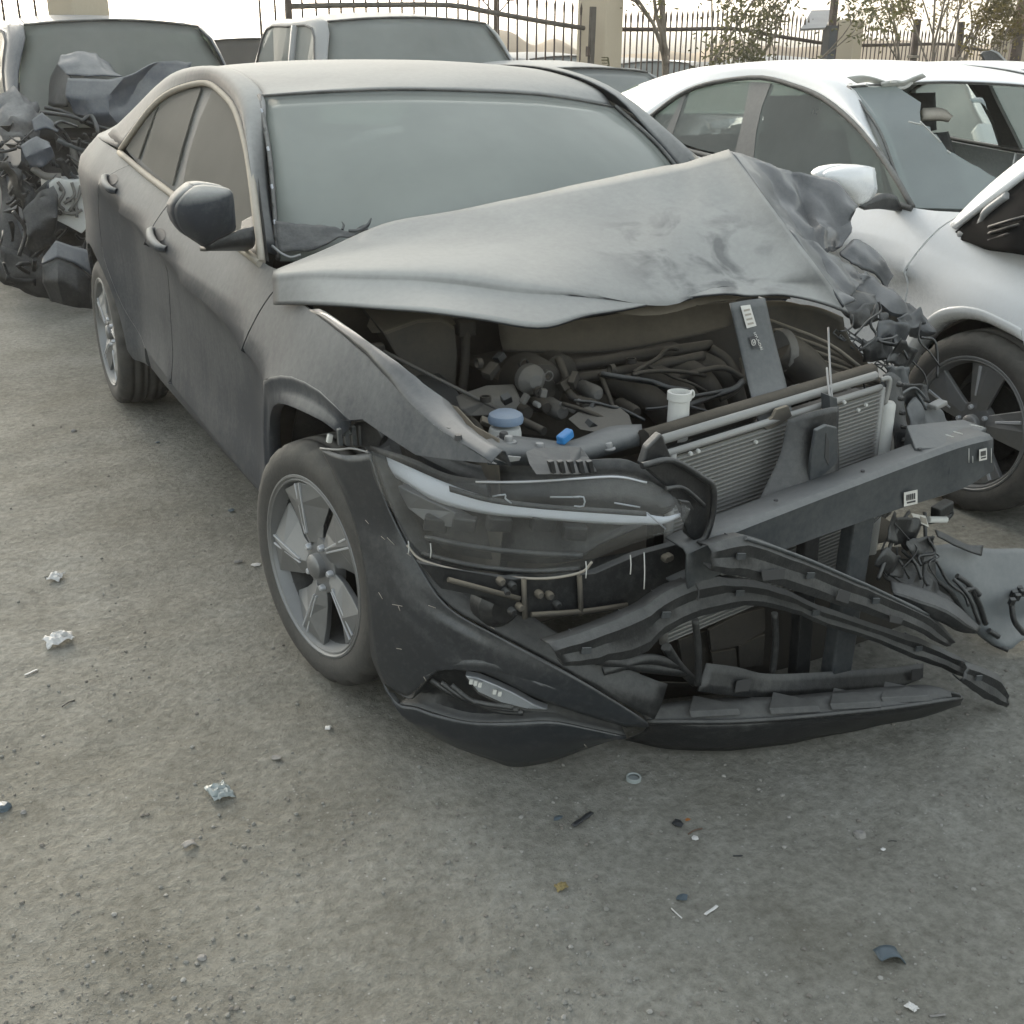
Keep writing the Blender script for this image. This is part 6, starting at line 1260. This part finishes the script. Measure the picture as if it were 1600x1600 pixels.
# ================================================================ fence, pillars, trees, posts, mounds
PLASTER = dusty('painted_plaster', (.50, .43, .32), rough=.9, base=.15, top=.4, ns=3, nm=.2, bump=.15, bs=40, dust=(.46, .40, .31))
IRON = plain('rusty_brown_iron', (.06, .043, .033), .75, ns=12, var=.35)
IRONG = plain('weathered_grey_iron', (.085, .075, .062), .75, ns=12, var=.3)
SAND = plain('sandy_soil', (.36, .29, .205), .95, ns=.35, var=.28, bump=.4, bs=1.2)
BARK = plain('pale_bark', (.17, .145, .115), .9, ns=9, var=.35, bump=.5, bs=25)
def leafm(name, c):
    m, t, b, N, L = nodes(name); b.inputs['Roughness'].default_value = .65
    ob = N('ShaderNodeTexCoord'); n = N('ShaderNodeTexNoise'); n.inputs['Scale'].default_value = 2.5; L(ob.outputs['Object'], n.inputs['Vector'])
    r = N('ShaderNodeValToRGB'); r.color_ramp.elements[0].position = .35; r.color_ramp.elements[1].position = .65
    r.color_ramp.elements[0].color = (c[0]*.6, c[1]*.62, c[2]*.6, 1); r.color_ramp.elements[1].color = (c[0]*1.35, c[1]*1.3, c[2]*1.2, 1); L(n.outputs[0], r.inputs[0])
    L(r.outputs[0], b.inputs['Base Color'])
    tr = N('ShaderNodeBsdfTranslucent'); L(r.outputs[0], tr.inputs[0]); mx = N('ShaderNodeMixShader'); mx.inputs[0].default_value = .35
    L(b.outputs[0], mx.inputs[1]); L(tr.outputs[0], mx.inputs[2]); L(mx.outputs[0], t.nodes['Material Output'].inputs[0]); return m
LEAF1 = leafm('dusty_olive_leaf', (.105, .105, .05)); LEAF2 = leafm('yellow_olive_leaf', (.15, .125, .045))
# fence line through the pillars
PIL = [px(128, 60, d=8.7), px(937, 60, d=13), px(1323, 60, d=17.5), px(1592, 60, d=21.)]
for p in PIL: p.z = 0
d0 = (PIL[0]-PIL[1]); PIL.insert(0, PIL[0]+d0.normalized()*3.2)
def on_fence(i, u):
    """distance along panel i where the ray through column u crosses it"""
    A, B = PIL[i], PIL[i+1]; q = fw + RT*((u-800)/FPX) + UP*(740/FPX)
    n = Vector((-(B-A).y, (B-A).x, 0)); t = n.dot(A-CAM)/n.dot(q); return t
def fpx(i, u, v):
    A, B = PIL[i], PIL[i+1]; q = fw + RT*((u-800)/FPX) + UP*((800-v)/FPX); n = Vector((-(B-A).y, (B-A).x, 0)); return CAM+q*(n.dot(A-CAM)/n.dot(q))
def pillar(i, u0, u1, ztop, label):
    A = PIL[i]; d = (PIL[min(i+1, 4)]-PIL[max(i-1, 0)]).normalized(); a = math.atan2(d.y, d.x)
    t = thing('fence_pillar', label, 'pillar', A, a+rad(6), 'plastered pillars of the yard fence')
    hwid = .5*(u1-u0)/FPX*(A+Vector((0, 0, 1))-CAM).dot(fw)*.80
    box('shaft', (0, 0, ztop/2-.2), (2*hwid, 2*hwid, ztop+.4), PLASTER, t, bev=.02)
    if i != 3: box('capping', (0, 0, ztop+.045), (2*hwid+.06, 2*hwid+.06, .09), PLASTER, t, bev=.02)
    return t, hwid
pillar(1, 88, 170, 2.35, 'plastered pillar at the far left behind the blue wreck')
P2, h2 = pillar(2, 905, 970, 2.55, 'tall plastered pillar with dark stencil marks, right of the pickup')
P3, h3 = pillar(3, 1300, 1347, px(1323, 31, d=17.5).z, 'short plastered pillar beside the tilted panel post')
pillar(4, 1565, 1640, px(1590, 55, d=21).z, 'plastered pillar behind the brown lamp pole at the right edge')
def panelf(i, label, rail, top, sp=.125, mat=IRON, post=None, t0=.0, t1=1., spear=True):
    A, B = PIL[i], PIL[i+1]; d = (B-A).normalized(); Ln = (B-A).length
    t = thing('fence_panel', label, 'fence', A.lerp(B, .5), 0, 'iron fence panels'); o0 = t.location
    def zat(tab, s): return lerp(s, tab)
    conv = lambda tab: sorted([((fpx(i, u, v)-A).dot(d), fpx(i, u, v).z) for u, v in tab])
    R_, T_ = conv(rail), conv(top)
    tube('top_rail', [A+d*s+Vector((0, 0, z))-o0 for s, z in [(max(.15, R_[0][0]), R_[0][1])]+R_[1:-1]+[(min(Ln-.15, R_[-1][0]), R_[-1][1])]], .026, IRONG if i < 2 else mat, t, seg=6, n=3)
    tube('bottom_rail', [A+d*.2+Vector((0, 0, .25))-o0, B-d*.2+Vector((0, 0, .25))-o0], .022, mat, t, seg=6, n=1)
    s = max(.25, R_[0][0]-.3 if i else .25); me = None; k_ = 0
    while s < Ln-.22:
        zt = zat(T_, s); p = A+d*s-o0; bm = bmesh.new(); lean = random.uniform(-.012, .012)
        tube_bm(bm, [p+Vector((0, 0, .05)), p+Vector((0, 0, (zt)*.5)), p+d*lean+Vector((0, 0, zt-.12))], .0095, 6)
        if spear:
            tube_bm(bm, [p+d*lean+Vector((0, 0, zt-.13)), p+d*lean+Vector((0, 0, zt-.10)), p+d*lean+Vector((0, 0, zt-.06)), p+d*lean*1.5+Vector((0, 0, zt))], [.009, .013, .014, .002], 6)
        bmobj('bar', bm, mat, t); s += sp; k_ += 1
    return t
panelf(0, 'iron fence panel at the left edge behind the blue wreck', [(-400, -20), (85, -25)], [(-400, -80), (85, -80)])
panelf(1, 'long iron fence panel behind the pickup, warm in the glare', [(452, 10), (560, 8), (700, 8), (760, 18), (850, 34), (912, 44)], [(170, -70), (450, -70), (700, -45), (800, -14), (912, 4)], sp=.145)
panelf(2, 'iron spear fence panel behind the sparse tree', [(972, 46), (1060, 46), (1145, 45), (1200, 54), (1250, 62), (1288, 68)], [(972, 17), (1060, 16), (1150, 12), (1200, 16), (1245, 22), (1290, 34)], sp=.118)
panelf(3, 'iron spear fence panel behind the bushy right tree', [(1346, 71), (1400, 70), (1480, 69), (1520, 76), (1560, 82)], [(1346, 34), (1400, 44), (1480, 48), (1520, 52), (1560, 62)], sp=.112)
# panel 2 has a heavy end post and a gate frame edge
def post(name, label, base, h, r, mat, parent=None): pass
A = fpx(1, 452, 40); gp = thing('gate_post', 'slim brown gate post rising left of the pickup roof', 'post', (A.x, A.y, 0)); box('shaft', (0, 0, 1.2), (.05, .05, 2.4), IRON, gp); box('hinge', (.03, -.02, 1.5), (.05, .03, .08), IRON, gp)
A = fpx(1, 910, 60)+Vector((-.1, -.35, 0)); gp = thing('gate_post', 'dark flat post standing against the tall stencilled pillar', 'post', (A.x, A.y, 0)); box('shaft', (0, 0, px(912, 11, d=12.6).z/2), (.07, .04, px(912, 11, d=12.6).z), IRONG, gp, R=eul(0, 1, 20)); box('latch', (-.05, -.02, 1.35), (.03, .04, .1), IRON, gp)
# stencil marks on the tall pillar
def on_p2(u, v): 
    Mx = Matrix.Translation(PIL[2]) @ Matrix.Rotation(P2.rotation_euler.z, 4, 'Z'); Mi = Mx.inverted()
    o = Mi @ CAM; q = Mi.to_3x3() @ (fw + RT*((u-800)/FPX) + UP*((800-v)/FPX)); t = (-h2-.004-o.y)/q.y; return o+q*t
STEN = plain('dark_stencil_paint', (.10, .09, .04), .9)
for k_, L_ in enumerate(([(940, 89), (950, 89), (950, 90.5), (940, 90.5)], [(940, 93), (949, 93), (949, 95), (940, 95)], [(941, 98), (948, 98), (948, 99.5), (941, 99.5)], [(949, 89), (951, 90), (952.5, 101), (950, 101)], [(942, 103), (944, 103), (944, 108), (942, 108)], [(945.5, 103), (947, 103), (947, 110), (945.5, 110)], [(948.5, 102), (952.5, 101), (951.5, 109), (949.5, 110)], [(941, 110), (943, 110), (943, 114), (941, 114)])):
    V = [on_p2(*p) for p in L_]; mesh('stencil_mark', V, [(0, 1, 2, 3)], STEN, P2, thick=.004, off=0)
# tilted panel on a dark square post
B = px(1292, 105, d=16.6); tpz = thing('panel_post', 'dark square post carrying a flat grey tilted panel', 'post', (B.x, B.y, 0))
hh = px(1292, 40, d=16.6).z
box('shaft', (0, 0, hh/2), (.13, .13, hh), plain('dark_blue_steel', (.05, .055, .06), .6, ns=8), tpz); box('upper_pole', (.02, 0, hh+.5), (.08, .08, 1.2), IRON, tpz)
PPl = [px(1251, 45, d=16.3), px(1290, 43, d=16.3), px(1303, 15, d=16.9), px(1268, 16, d=16.9)]
prism('panel', [p-tpz.location for p in PPl], (0, .03, -.03), plain('flat_grey_sheet', (.30, .30, .29), .6, ns=5, var=.1), tpz)
# floodlight pole
B = px(775, 30, d=13.6); fl_ = thing('floodlight_post', 'brown post with twin floodlights above the pickup', 'floodlight', (B.x, B.y, 0)); zt = px(775, -8, d=13.6).z
box('shaft', (0, 0, zt/2), (.045, .045, zt), IRON, fl_)
box('crossbar', (0, 0, zt), (.34, .05, .05), IRON, fl_, R=eul(0, 0, -27))
for s_ in (-1, 1):
    c_ = Vector((s_*.16*math.cos(.48), -s_*.16*math.sin(.48), zt-.02)); box('lamp_head', c_, (.10, .09, .07), ALU, fl_, R=eul(20, 0, -27), bev=.01)
    tube('strut', [Vector((0, 0, zt-.22)), c_+Vector((0, 0, -.03))], .008, IRON, fl_, seg=5, n=1)
# brown lamp pole at the right
B = px(1582, 110, d=19.5); lp = thing('lamp_pole', 'stout brown flanged lamp pole at the right edge', 'lamp pole', (B.x, B.y, 0)); zf = px(1580, 47, d=19.5).z; ks = 19.5/FPX
lathe('base', [(9*ks*1.1, -.2), (9*ks*1.1, zf-.4), (8*ks*1.2, zf-.1), (9*ks*1.35, zf-.02)], IRON, lp, seg=8)
lathe('flange', [(19*ks, zf-.03), (19*ks, zf+.01), (8*ks, zf+.02)], IRON, lp, seg=12)
lathe('shaft', [(12*ks, zf), (10*ks, zf+.25), (7.5*ks, zf+.6), (6*ks, zf+2.2)], plain('red_brown_paint', (.14, .075, .06), .6, ns=6, var=.2), lp, seg=14)
for a_ in range(6): lathe('flange_bolt', [(.0, .04), (.012, .04), (.014, 0)], IRON, lp, c=(17*ks*math.cos(a_*1.05), 17*ks*math.sin(a_*1.05), zf+.01), seg=6)
B = px(1556, 100, d=15.); db = thing('propped_board', 'dark rounded board propped up behind the white sedan roof', 'board', (B.x, B.y, 0))
PB = [px(u, v, d=15.) for u, v in [(1533, 84), (1537, 80), (1548, 79), (1558, 84), (1578, 105), (1560, 112), (1545, 107)]]
prism('board', [p-db.location for p in PB], (.02, .05, .0), BLACKP, db, bev=.01); prism('board_edge', [p-db.location+Vector((-.01, -.02, 0)) for p in [px(u, v, d=15.) for u, v in [(1548, 79), (1558, 84), (1578, 105), (1581, 104), (1560, 82), (1549, 77.5)]]], (.0, .02, 0), SILVERP, db, bev=0)
box('board_prop', (0, .05, .5), (.04, .04, 1.0), IRON, db)
# sand mounds beyond
prof_m = [(-400, 52), (120, 50), (200, 48), (235, 42), (265, 38), (295, 47), (420, 52), (700, 54), (752, 48), (775, 35), (800, 40), (832, 66), (845, 60), (866, 50), (895, 66), (915, 82), (970, 78), (1010, 74), (1040, 70), (1090, 76), (1115, 62), (1150, 54), (1172, 58), (1190, 66), (1212, 60), (1240, 68), (1300, 62), (1350, 52), (1400, 55), (1440, 60), (1500, 66), (1560, 58), (1640, 52), (2000, 45)]
V = []; us = list(range(-400, 2001, 12)); rows = ((27, 0), (29, .3), (31.5, .75), (33, 1), (35, .86), (39, .5), (47, 0))
for d, kz in rows:
    for u in us:
        vt = lerp(u, prof_m); ztop = max(.15, px(u, vt, d=33).z); p = px(u, 60, d=d); z = -.7+(ztop+.7)*kz
        nz_ = noise.noise(Vector((p.x*.5, p.y*.5, 0)))*.10+noise.noise(Vector((p.x*1.6, p.y*1.6, 4)))*.06
        V.append((p.x, p.y, z+nz_*(1 if kz not in (0,) else 0)))
n_ = len(us); F = [(i*n_+j, i*n_+j+1, (i+1)*n_+j+1, (i+1)*n_+j) for i in range(len(rows)-1) for j in range(n_-1)]
mo = mesh('sand_mounds', V, F, SAND, None, smooth=True, sub=1); mo['kind'] = 'structure'
# trees
def tree(name, label, base, stems, leaf, nleaf, size, seed, spread):
    rnd = random.Random(seed); T = thing(name, label, 'tree', base, 0)
    tips = []; bm = bmesh.new()
    def grow(p, d, ln, r, lev):
        n = 5; P = [p]; q = p.copy(); dd = d.copy()
        for k in range(n):
            dd = (dd+Vector((rnd.uniform(-1, 1), rnd.uniform(-1, 1), rnd.uniform(-.4, .7)))*.16).normalized(); q = q+dd*ln/n; P.append(q.copy())
        tube_bm(bm, P, [r*(1-.55*k/n) for k in range(n+1)], 7 if lev < 1 else 5, False)
        if lev >= 1: tips.extend((P[k], dd, r) for k in (3, 4, 5))
        if lev < 3:
            for c in range(3 if lev else 4):
                k = rnd.randint(2, n); nd = (dd+Vector((rnd.uniform(-1, 1), rnd.uniform(-1, 1), rnd.uniform(-.3, .7)))*spread).normalized()
                grow(P[k], nd, ln*rnd.uniform(.5, .72), r*.5, lev+1)
    for (ox, d, ln, r) in stems: grow(Vector(ox), Vector(d).normalized(), ln, r, 0)
    bmobj('trunk', bm, BARK, T)
    low_t = [q for q in tips if q[0].z < 2.0] or tips
    V = []; F = []
    for k in range(nleaf):
        p, dd, r = rnd.choice(low_t if rnd.random() < .5 else tips); c = p+Vector((rnd.gauss(0, .10), rnd.gauss(0, .10), rnd.gauss(0, .09)))
        a = Vector((rnd.uniform(-1, 1), rnd.uniform(-1, 1), rnd.uniform(-1, .4))).normalized(); b = a.cross(Vector((rnd.uniform(-1, 1), rnd.uniform(-1, 1), rnd.uniform(-1, 1)))).normalized()
        s = size*rnd.uniform(.6, 1.4); i = len(V); V += [c-a*s, c+b*s*.42, c+a*s, c-b*s*.42]; F.append((i, i+1, i+2, i+3))
    mesh('crown', V, F, leaf, T)
    return T
B = px(1042, 118, d=13.4); B.z = 0; rt = Vector((RT.x, RT.y, 0)).normalized()
tree('sparse_tree', 'pale trunked sparse tree in front of the fence beside the tall pillar', B, [((0, 0, 0), rt*-.02+Vector((0, 0, 1)), 2.0, .055), (rt*.1, rt*.62+Vector((0, 0, .95)), 1.9, .032), (rt*.05, rt*.2+Vector((0, 0, 1)), 2.1, .028), ((0, 0, 1.3), rt*-.5+Vector((0, 0, .9)), 1.1, .028)], LEAF1, 3600, .032, 5, .8)
B = px(1452, 118, d=17.6); B.z = 0
tree('bushy_tree', 'yellowish bushy many stemmed tree near the right fence panel', B, [((0, 0, 0), rt*a+Vector((0, .1*(k % 3-1), 1)), 2.1+.25*(k % 3), .026) for k, a in enumerate((-.45, -.2, .0, .14, .3, .5))], LEAF2, 5600, .034, 8, .75)
for k_, u in enumerate((1424, 1492)):
    B = px(u, 110, d=18.2); st = thing('tree_stake', ('left' if k_ == 0 else 'right')+' brown wooden stake supporting the bushy tree', 'stake', (B.x, B.y, 0)); zt = px(u, 30 if k_ == 0 else 34, d=18.2).z; tube('shaft', [Vector((0, 0, 0)), Vector((.01, 0, zt*.5)), Vector((0, 0, zt))], .055, IRON, st, seg=8, n=1); box('tie', (0, 0, zt*.7), (.13, .13, .04), SEAL, st)

# the dusty air of the yard
bm = bmesh.new(); box_bm(bm, (0, 0, 1.8), (2900, 2900, 8.6)); hz = bmobj('haze', bm, None)
hm, ht, hb, HN, HLk = nodes('dusty_air'); ht.nodes.remove(hb); vol = HN('ShaderNodeVolumePrincipled'); vol.inputs['Density'].default_value = .0015; vol.inputs['Color'].default_value = (.95, .92, .86, 1); vol.inputs['Anisotropy'].default_value = .45
HLk(vol.outputs[0], ht.nodes['Material Output'].inputs['Volume']); hz.data.materials.append(hm)
props(hz, 'thin dusty haze filling the air of the yard', 'haze', kind='stuff')
# ================================================================ things on the ground
def gz(x, y):
    p = Vector((x, y, 0)); return noise.noise(p*1.3)*.012 + noise.noise(p*6)*.005 + noise.noise(p*17)*.0028 - .006
def gpx(u, v):
    p = px(u, v, z=0)
    for k_ in range(3): p = px(u, v, z=gz(p.x, p.y))
    return p
# torn bumper corner beside the beam
OFFD = gpx(1560, 1000); bp_ = thing('torn_bumper_piece', 'torn grey blue bumper piece lying on the ground at the right edge', 'bumper piece', OFFD)
def DQ(L): return [px(u, v, z=c)-OFFD for u, v, c in L]
SHEET = dusty('scuffed_grey_sheet', (.085, .10, .11), rough=.5, base=.2, top=.6, ns=7, nm=.2)
grid('skin', [DQ([(1450,852,.30),(1490,850,.29),(1538,856,.27),(1605,858,.24),(1680,862,.2)]), DQ([(1452,878,.26),(1490,884,.25),(1540,890,.22),(1605,895,.19),(1680,900,.15)]), DQ([(1462,910,.2),(1500,925,.18),(1545,930,.16),(1605,935,.13),(1680,940,.1)]), DQ([(1490,945,.12),(1520,965,.10),(1555,970,.08),(1605,968,.06),(1680,970,.05)]), DQ([(1522,984,.05),(1545,1004,.02),(1576,1017,.006),(1605,1000,.02),(1680,1000,.02)])], SHEET, bp_, nu=4, nv=4, thick=.004, amp=.006, sc=9)
tube('torn_edge', DQ([(1462,906,.21),(1485,925,.18),(1508,958,.11),(1528,984,.055),(1550,1004,.02),(1576,1016,.01)]), .007, BLACKP, bp_, seg=6)
for k_ in range(3):
    for j_ in range(2):
        c_ = DQ([(1584+k_*8-j_*3, 928-k_*7+j_*12, .155)])[0]; box('clip_grid', c_, (.016, .012, .022), BLACKP, bp_, R=eul(20, 0, -20), bev=.002)
for L_ in ([(1495,900,.24),(1515,915,.21),(1530,945,.15),(1540,975,.09)], [(1505,925,.2),(1520,920,.2),(1530,930,.18)], [(1545,985,.07),(1560,995,.05)], [(1580,940,.15),(1585,970,.1),(1600,990,.06)]):
    tube('torn_strap', DQ(L_), .008, BLACKP, bp_, seg=6)
# bits of litter
PAPER = plain('white_paper', (.62, .61, .58), .8, ns=60, var=.12); SHB = plain('blue_grey_plastic', (.075, .10, .115), .45, ns=30); SHD = plain('dark_plastic', (.03, .032, .033), .5, ns=30)
AMB = plain('amber_plastic', (.38, .16, .05), .35); STONE = plain('grey_stone', (.25, .24, .22), .9, ns=40, var=.3); WOODM = plain('brown_stick', (.13, .085, .06), .9, ns=40); CLEAR = dusty('clear_plastic', (.30, .34, .33), rough=.15, base=.1, top=.3)
def frag(name, label, cat, u, v, wpx, mat, kind='chip', ang=0, group=None):
    p = gpx(u, v); d = (p-CAM).dot(fw); s = wpx/FPX*d; t = thing(name, label, cat, p, rad(ang), group); rnd = random.Random(int(u*7+v))
    if kind == 'chip':
        n = 6; P = [(math.cos(k*math.tau/n)*s*.5*rnd.uniform(.6, 1.1), math.sin(k*math.tau/n)*s*.42*rnd.uniform(.5, 1.1)) for k in range(n)]
        V = [Vector((x, y, s*.08+rnd.uniform(0, .14)*s)) for x, y in P]+[Vector((0, 0, s*.22))]
        mesh('shard', V, [(k, (k+1) % n, n) for k in range(n)], mat, t, thick=s*.05)
    elif kind == 'strip':
        grid('strip', [[Vector((-s*.5+s*k/4, j*s*.16-s*.08, s*.07+rnd.uniform(-.02, .04)*s)) for k in range(5)] for j in (0, 1)], mat, t, nu=2, nv=2, thick=s*.05)
    elif kind == 'stick':
        tube('stick', [Vector((-s*.5, 0, s*.05)), Vector((0, s*.04, s*.10)), Vector((s*.5, -s*.02, s*.05))], s*.045, mat, t, seg=5, n=3)
    elif kind == 'crumple':
        G = []
        for i in range(7): G.append([Vector(((j/6-.5)*s*(1.0), (i/6-.5)*s*.75, s*.14+s*.22*math.exp(-((i-3)**2+(j-3)**2)/7))) for j in range(7)])
        grid('sheet', G, mat, t, nu=2, nv=2, thick=s*.02, fn=lambda q, a, b: q+Vector(noise.noise_vector(q*(5/s)))*s*.13+Vector((0, 0, abs(noise.noise(q*(9/s)))*s*.12)), sharp=25)
    elif kind == 'ring':
        lathe('ring', [(s*.36, 0), (s*.5, .0), (s*.5, s*.22), (s*.42, s*.26), (s*.36, s*.2)], mat, t, seg=26, cap=False)
        lathe('disc', [(0, s*.05), (s*.37, s*.06)], mat, t, seg=26, cap=False)
    elif kind == 'curl':
        grid('shell', [[Vector((s*.5*math.cos(a), (b-.5)*s*.6, s*.34*math.sin(a)+s*.04)) for a in (.0, .6, 1.2, 1.8, 2.5)] for b in (0, .5, 1)], mat, t, nu=2, nv=2, thick=s*.04, amp=s*.08, sc=2/s)
    elif kind == 'rock':
        bm = bmesh.new(); bmesh.ops.create_icosphere(bm, subdivisions=2, radius=s*.5)
        for vv in bm.verts: vv.co = vv.co*(1+.35*noise.noise(vv.co*(3/s)+Vector((u, v, 0))))*1.0; vv.co.z = vv.co.z*.6+s*.12
        bmobj('pebble', bm, mat, t)
    return t
LIT = [
 ('crumpled_paper', 'crumpled white paper scrap on the dirt at the left', 'paper', 93, 1005, 42, PAPER, 'crumple', 10),
 ('paper_scrap', 'flattened pale paper scrap above the crumpled paper', 'paper', 88, 905, 26, PAPER, 'crumple', 60),
 ('white_strip', 'short white plastic strip below the crumpled paper', 'litter', 49, 1052, 22, PAPER, 'strip', 25),
 ('twig', 'thin dark twig on the dirt left of the front wheel', 'twig', 107, 1100, 24, SHD, 'stick', 30),
 ('glass_scrap', 'crumpled clear plastic scrap on the open dirt below the front wheel', 'litter', 343, 1243, 42, CLEAR, 'crumple', 100),
 ('dark_pebble', 'dark blue pebble at the left edge of the picture', 'stone', 6, 1263, 24, SHB, 'rock', 0),
 ('dark_lump', 'grey stone lump beside the dark blue pebble', 'stone', 37, 1270, 10, STONE, 'rock', 0),
 ('bottle_ring', 'round clear plastic cap lying below the bumper', 'cap', 990, 1218, 24, CLEAR, 'ring', 0),
 ('dark_fragment', 'small dark fragment left of the ridged plastic clip', 'fragment', 872, 1280, 18, SHB, 'chip', 10),
 ('plastic_clip', 'ridged dark plastic clip on the dirt below the bumper', 'fragment', 910, 1283, 46, SHD, 'strip', 20),
 ('lamp_shard', 'dark lamp shard with amber corner below the bumper', 'shard', 1058, 1289, 26, SHD, 'chip', 30),
 ('amber_shard', 'tiny amber shard touching the dark lamp shard', 'shard', 1075, 1282, 11, AMB, 'chip', 0),
 ('brown_stick', 'brown stick just under the amber shard', 'stick', 1086, 1300, 28, WOODM, 'stick', 5),
 ('white_chip', 'pointed white chip below the brown stick', 'chip', 1086, 1311, 15, PAPER, 'chip', 70),
 ('dark_peg', 'short dark peg right of the white chip', 'fragment', 1153, 1338, 15, SHD, 'strip', -25),
 ('blue_shard', 'rounded blue grey shard above the beige strip', 'shard', 1065, 1404, 22, SHB, 'chip', 0),
 ('beige_strip', 'beige plastic strip on the dirt in the lower right', 'litter', 1111, 1424, 30, PAPER, 'strip', 15),
 ('lolly_stick', 'thin white stick beside the beige strip', 'stick', 1057, 1428, 26, PAPER, 'stick', 95),
 ('curved_shard', 'large curved dark plastic shard in the lower right', 'shard', 1386, 1500, 46, SHB, 'curl', -15),
 ('torn_paper', 'small torn white paper near the bottom right corner', 'paper', 1424, 1576, 18, PAPER, 'crumple', 110),
 ('grey_peg', 'grey peg at the bottom right beside the torn paper', 'fragment', 1465, 1588, 26, STONE, 'strip', -20),
 ('yellow_bit', 'small yellowish leaf scrap on the dirt below the bumper corner', 'scrap', 877, 1388, 20, plain('dry_yellow', (.24, .19, .08), .8), 'crumple', 0),
 ('blue_chip', 'blue grey plastic chip on the dirt beside the sill', 'chip', 361, 799, 16, SHB, 'chip', 0),
 ('teal_chip', 'small teal chip under the doors of the grey sedan', 'chip', 246, 692, 11, SHB, 'chip', 40),
 ('pale_stone', 'pale stone on the dirt left of the rear wheel', 'stone', 115, 674, 9, STONE, 'rock', 0),
 ('white_flake', 'white flake just left of the front tyre', 'flake', 400, 884, 16, PAPER, 'chip', 0),
 ('grey_flake', 'flat grey flake left of the white flake', 'flake', 373, 879, 20, STONE, 'chip', 20),
 ('flat_stone', 'flat grey stone on the dirt at the lower right', 'stone', 1343, 1306, 20, STONE, 'rock', 0),
 ('dark_sliver', 'dark sliver on the dirt right of the flat stone', 'sliver', 1394, 1315, 14, SHD, 'stick', -25),
 ('pale_flake', 'pale flake on the dirt below the flat stone', 'flake', 1380, 1328, 13, PAPER, 'chip', 0),
 ('tan_leaf', 'tan curled scrap at the lower left centre', 'scrap', 296, 1324, 24, STONE, 'curl', 10),
 ('grey_pebble', 'round grey pebble low in the left half of the picture', 'stone', 316, 1498, 15, STONE, 'rock', 0),
 ('white_scrap', 'curled white scrap right of centre left of the bumper shadow', 'scrap', 513, 1140, 14, PAPER, 'curl', 60),
 ('metal_flake', 'greyish flat flake under the front wheel side', 'flake', 432, 1186, 24, STONE, 'chip', 0),
 ('red_scrap', 'tiny dark red scrap under the lower bumper lip', 'scrap', 1252, 1150, 18, plain('dull_red', (.16, .02, .02), .6), 'strip', 0)]
for r_ in LIT: frag(*r_)
# loose gravel and grit, too many to count
def gravel():
    rnd = random.Random(3); base = []
    for s_ in range(6):
        bm = bmesh.new(); bmesh.ops.create_icosphere(bm, subdivisions=1, radius=1)
        for v in bm.verts: v.co *= rnd.uniform(.65, 1.15)
        base.append(([v.co.copy() for v in bm.verts], [[v.index for v in f.verts] for f in bm.faces])); bm.free()
    V, F, mi = [], [], []
    n = 0
    while n < 9000:
        u, v = rnd.uniform(-40, 1640), rnd.uniform(430, 1640)
        if rnd.random() > (v/1640)**1.5+.05: continue
        p = px(u, v, z=0); 
        if p.y > 6 or noise.noise(Vector((p.x*2.2, p.y*2.2, 9))) < rnd.uniform(-.5, .35): continue
        s = min(.0058, .0009*(rnd.random()**-.5)); A = eul(rnd.uniform(0, 360), rnd.uniform(0, 360), rnd.uniform(0, 360)); b = rnd.choice(base); i = len(V)
        z = gz(p.x, p.y)
        for c in b[0]:
            q = A @ c; V.append((p.x+q.x*s, p.y+q.y*s, z+s*.25+q.z*s*.65))
        m_ = rnd.choice((0, 0, 0, 0, 0, 1, 1, 1, 2))
        for f in b[1]: F.append([i+k for k in f]); mi.append(m_)
        n += 1
    o = mesh('gravel', V, F, [plain('grit_grey', (.22, .215, .19), .95), plain('grit_dark', (.19, .175, .15), .95), plain('grit_pale', (.31, .30, .27), .9)], None)
    o.data.polygons.foreach_set('material_index', mi); o.data.update()
    props(o, 'loose gravel and grit scattered over the dirt', 'gravel', kind='stuff')
gravel()
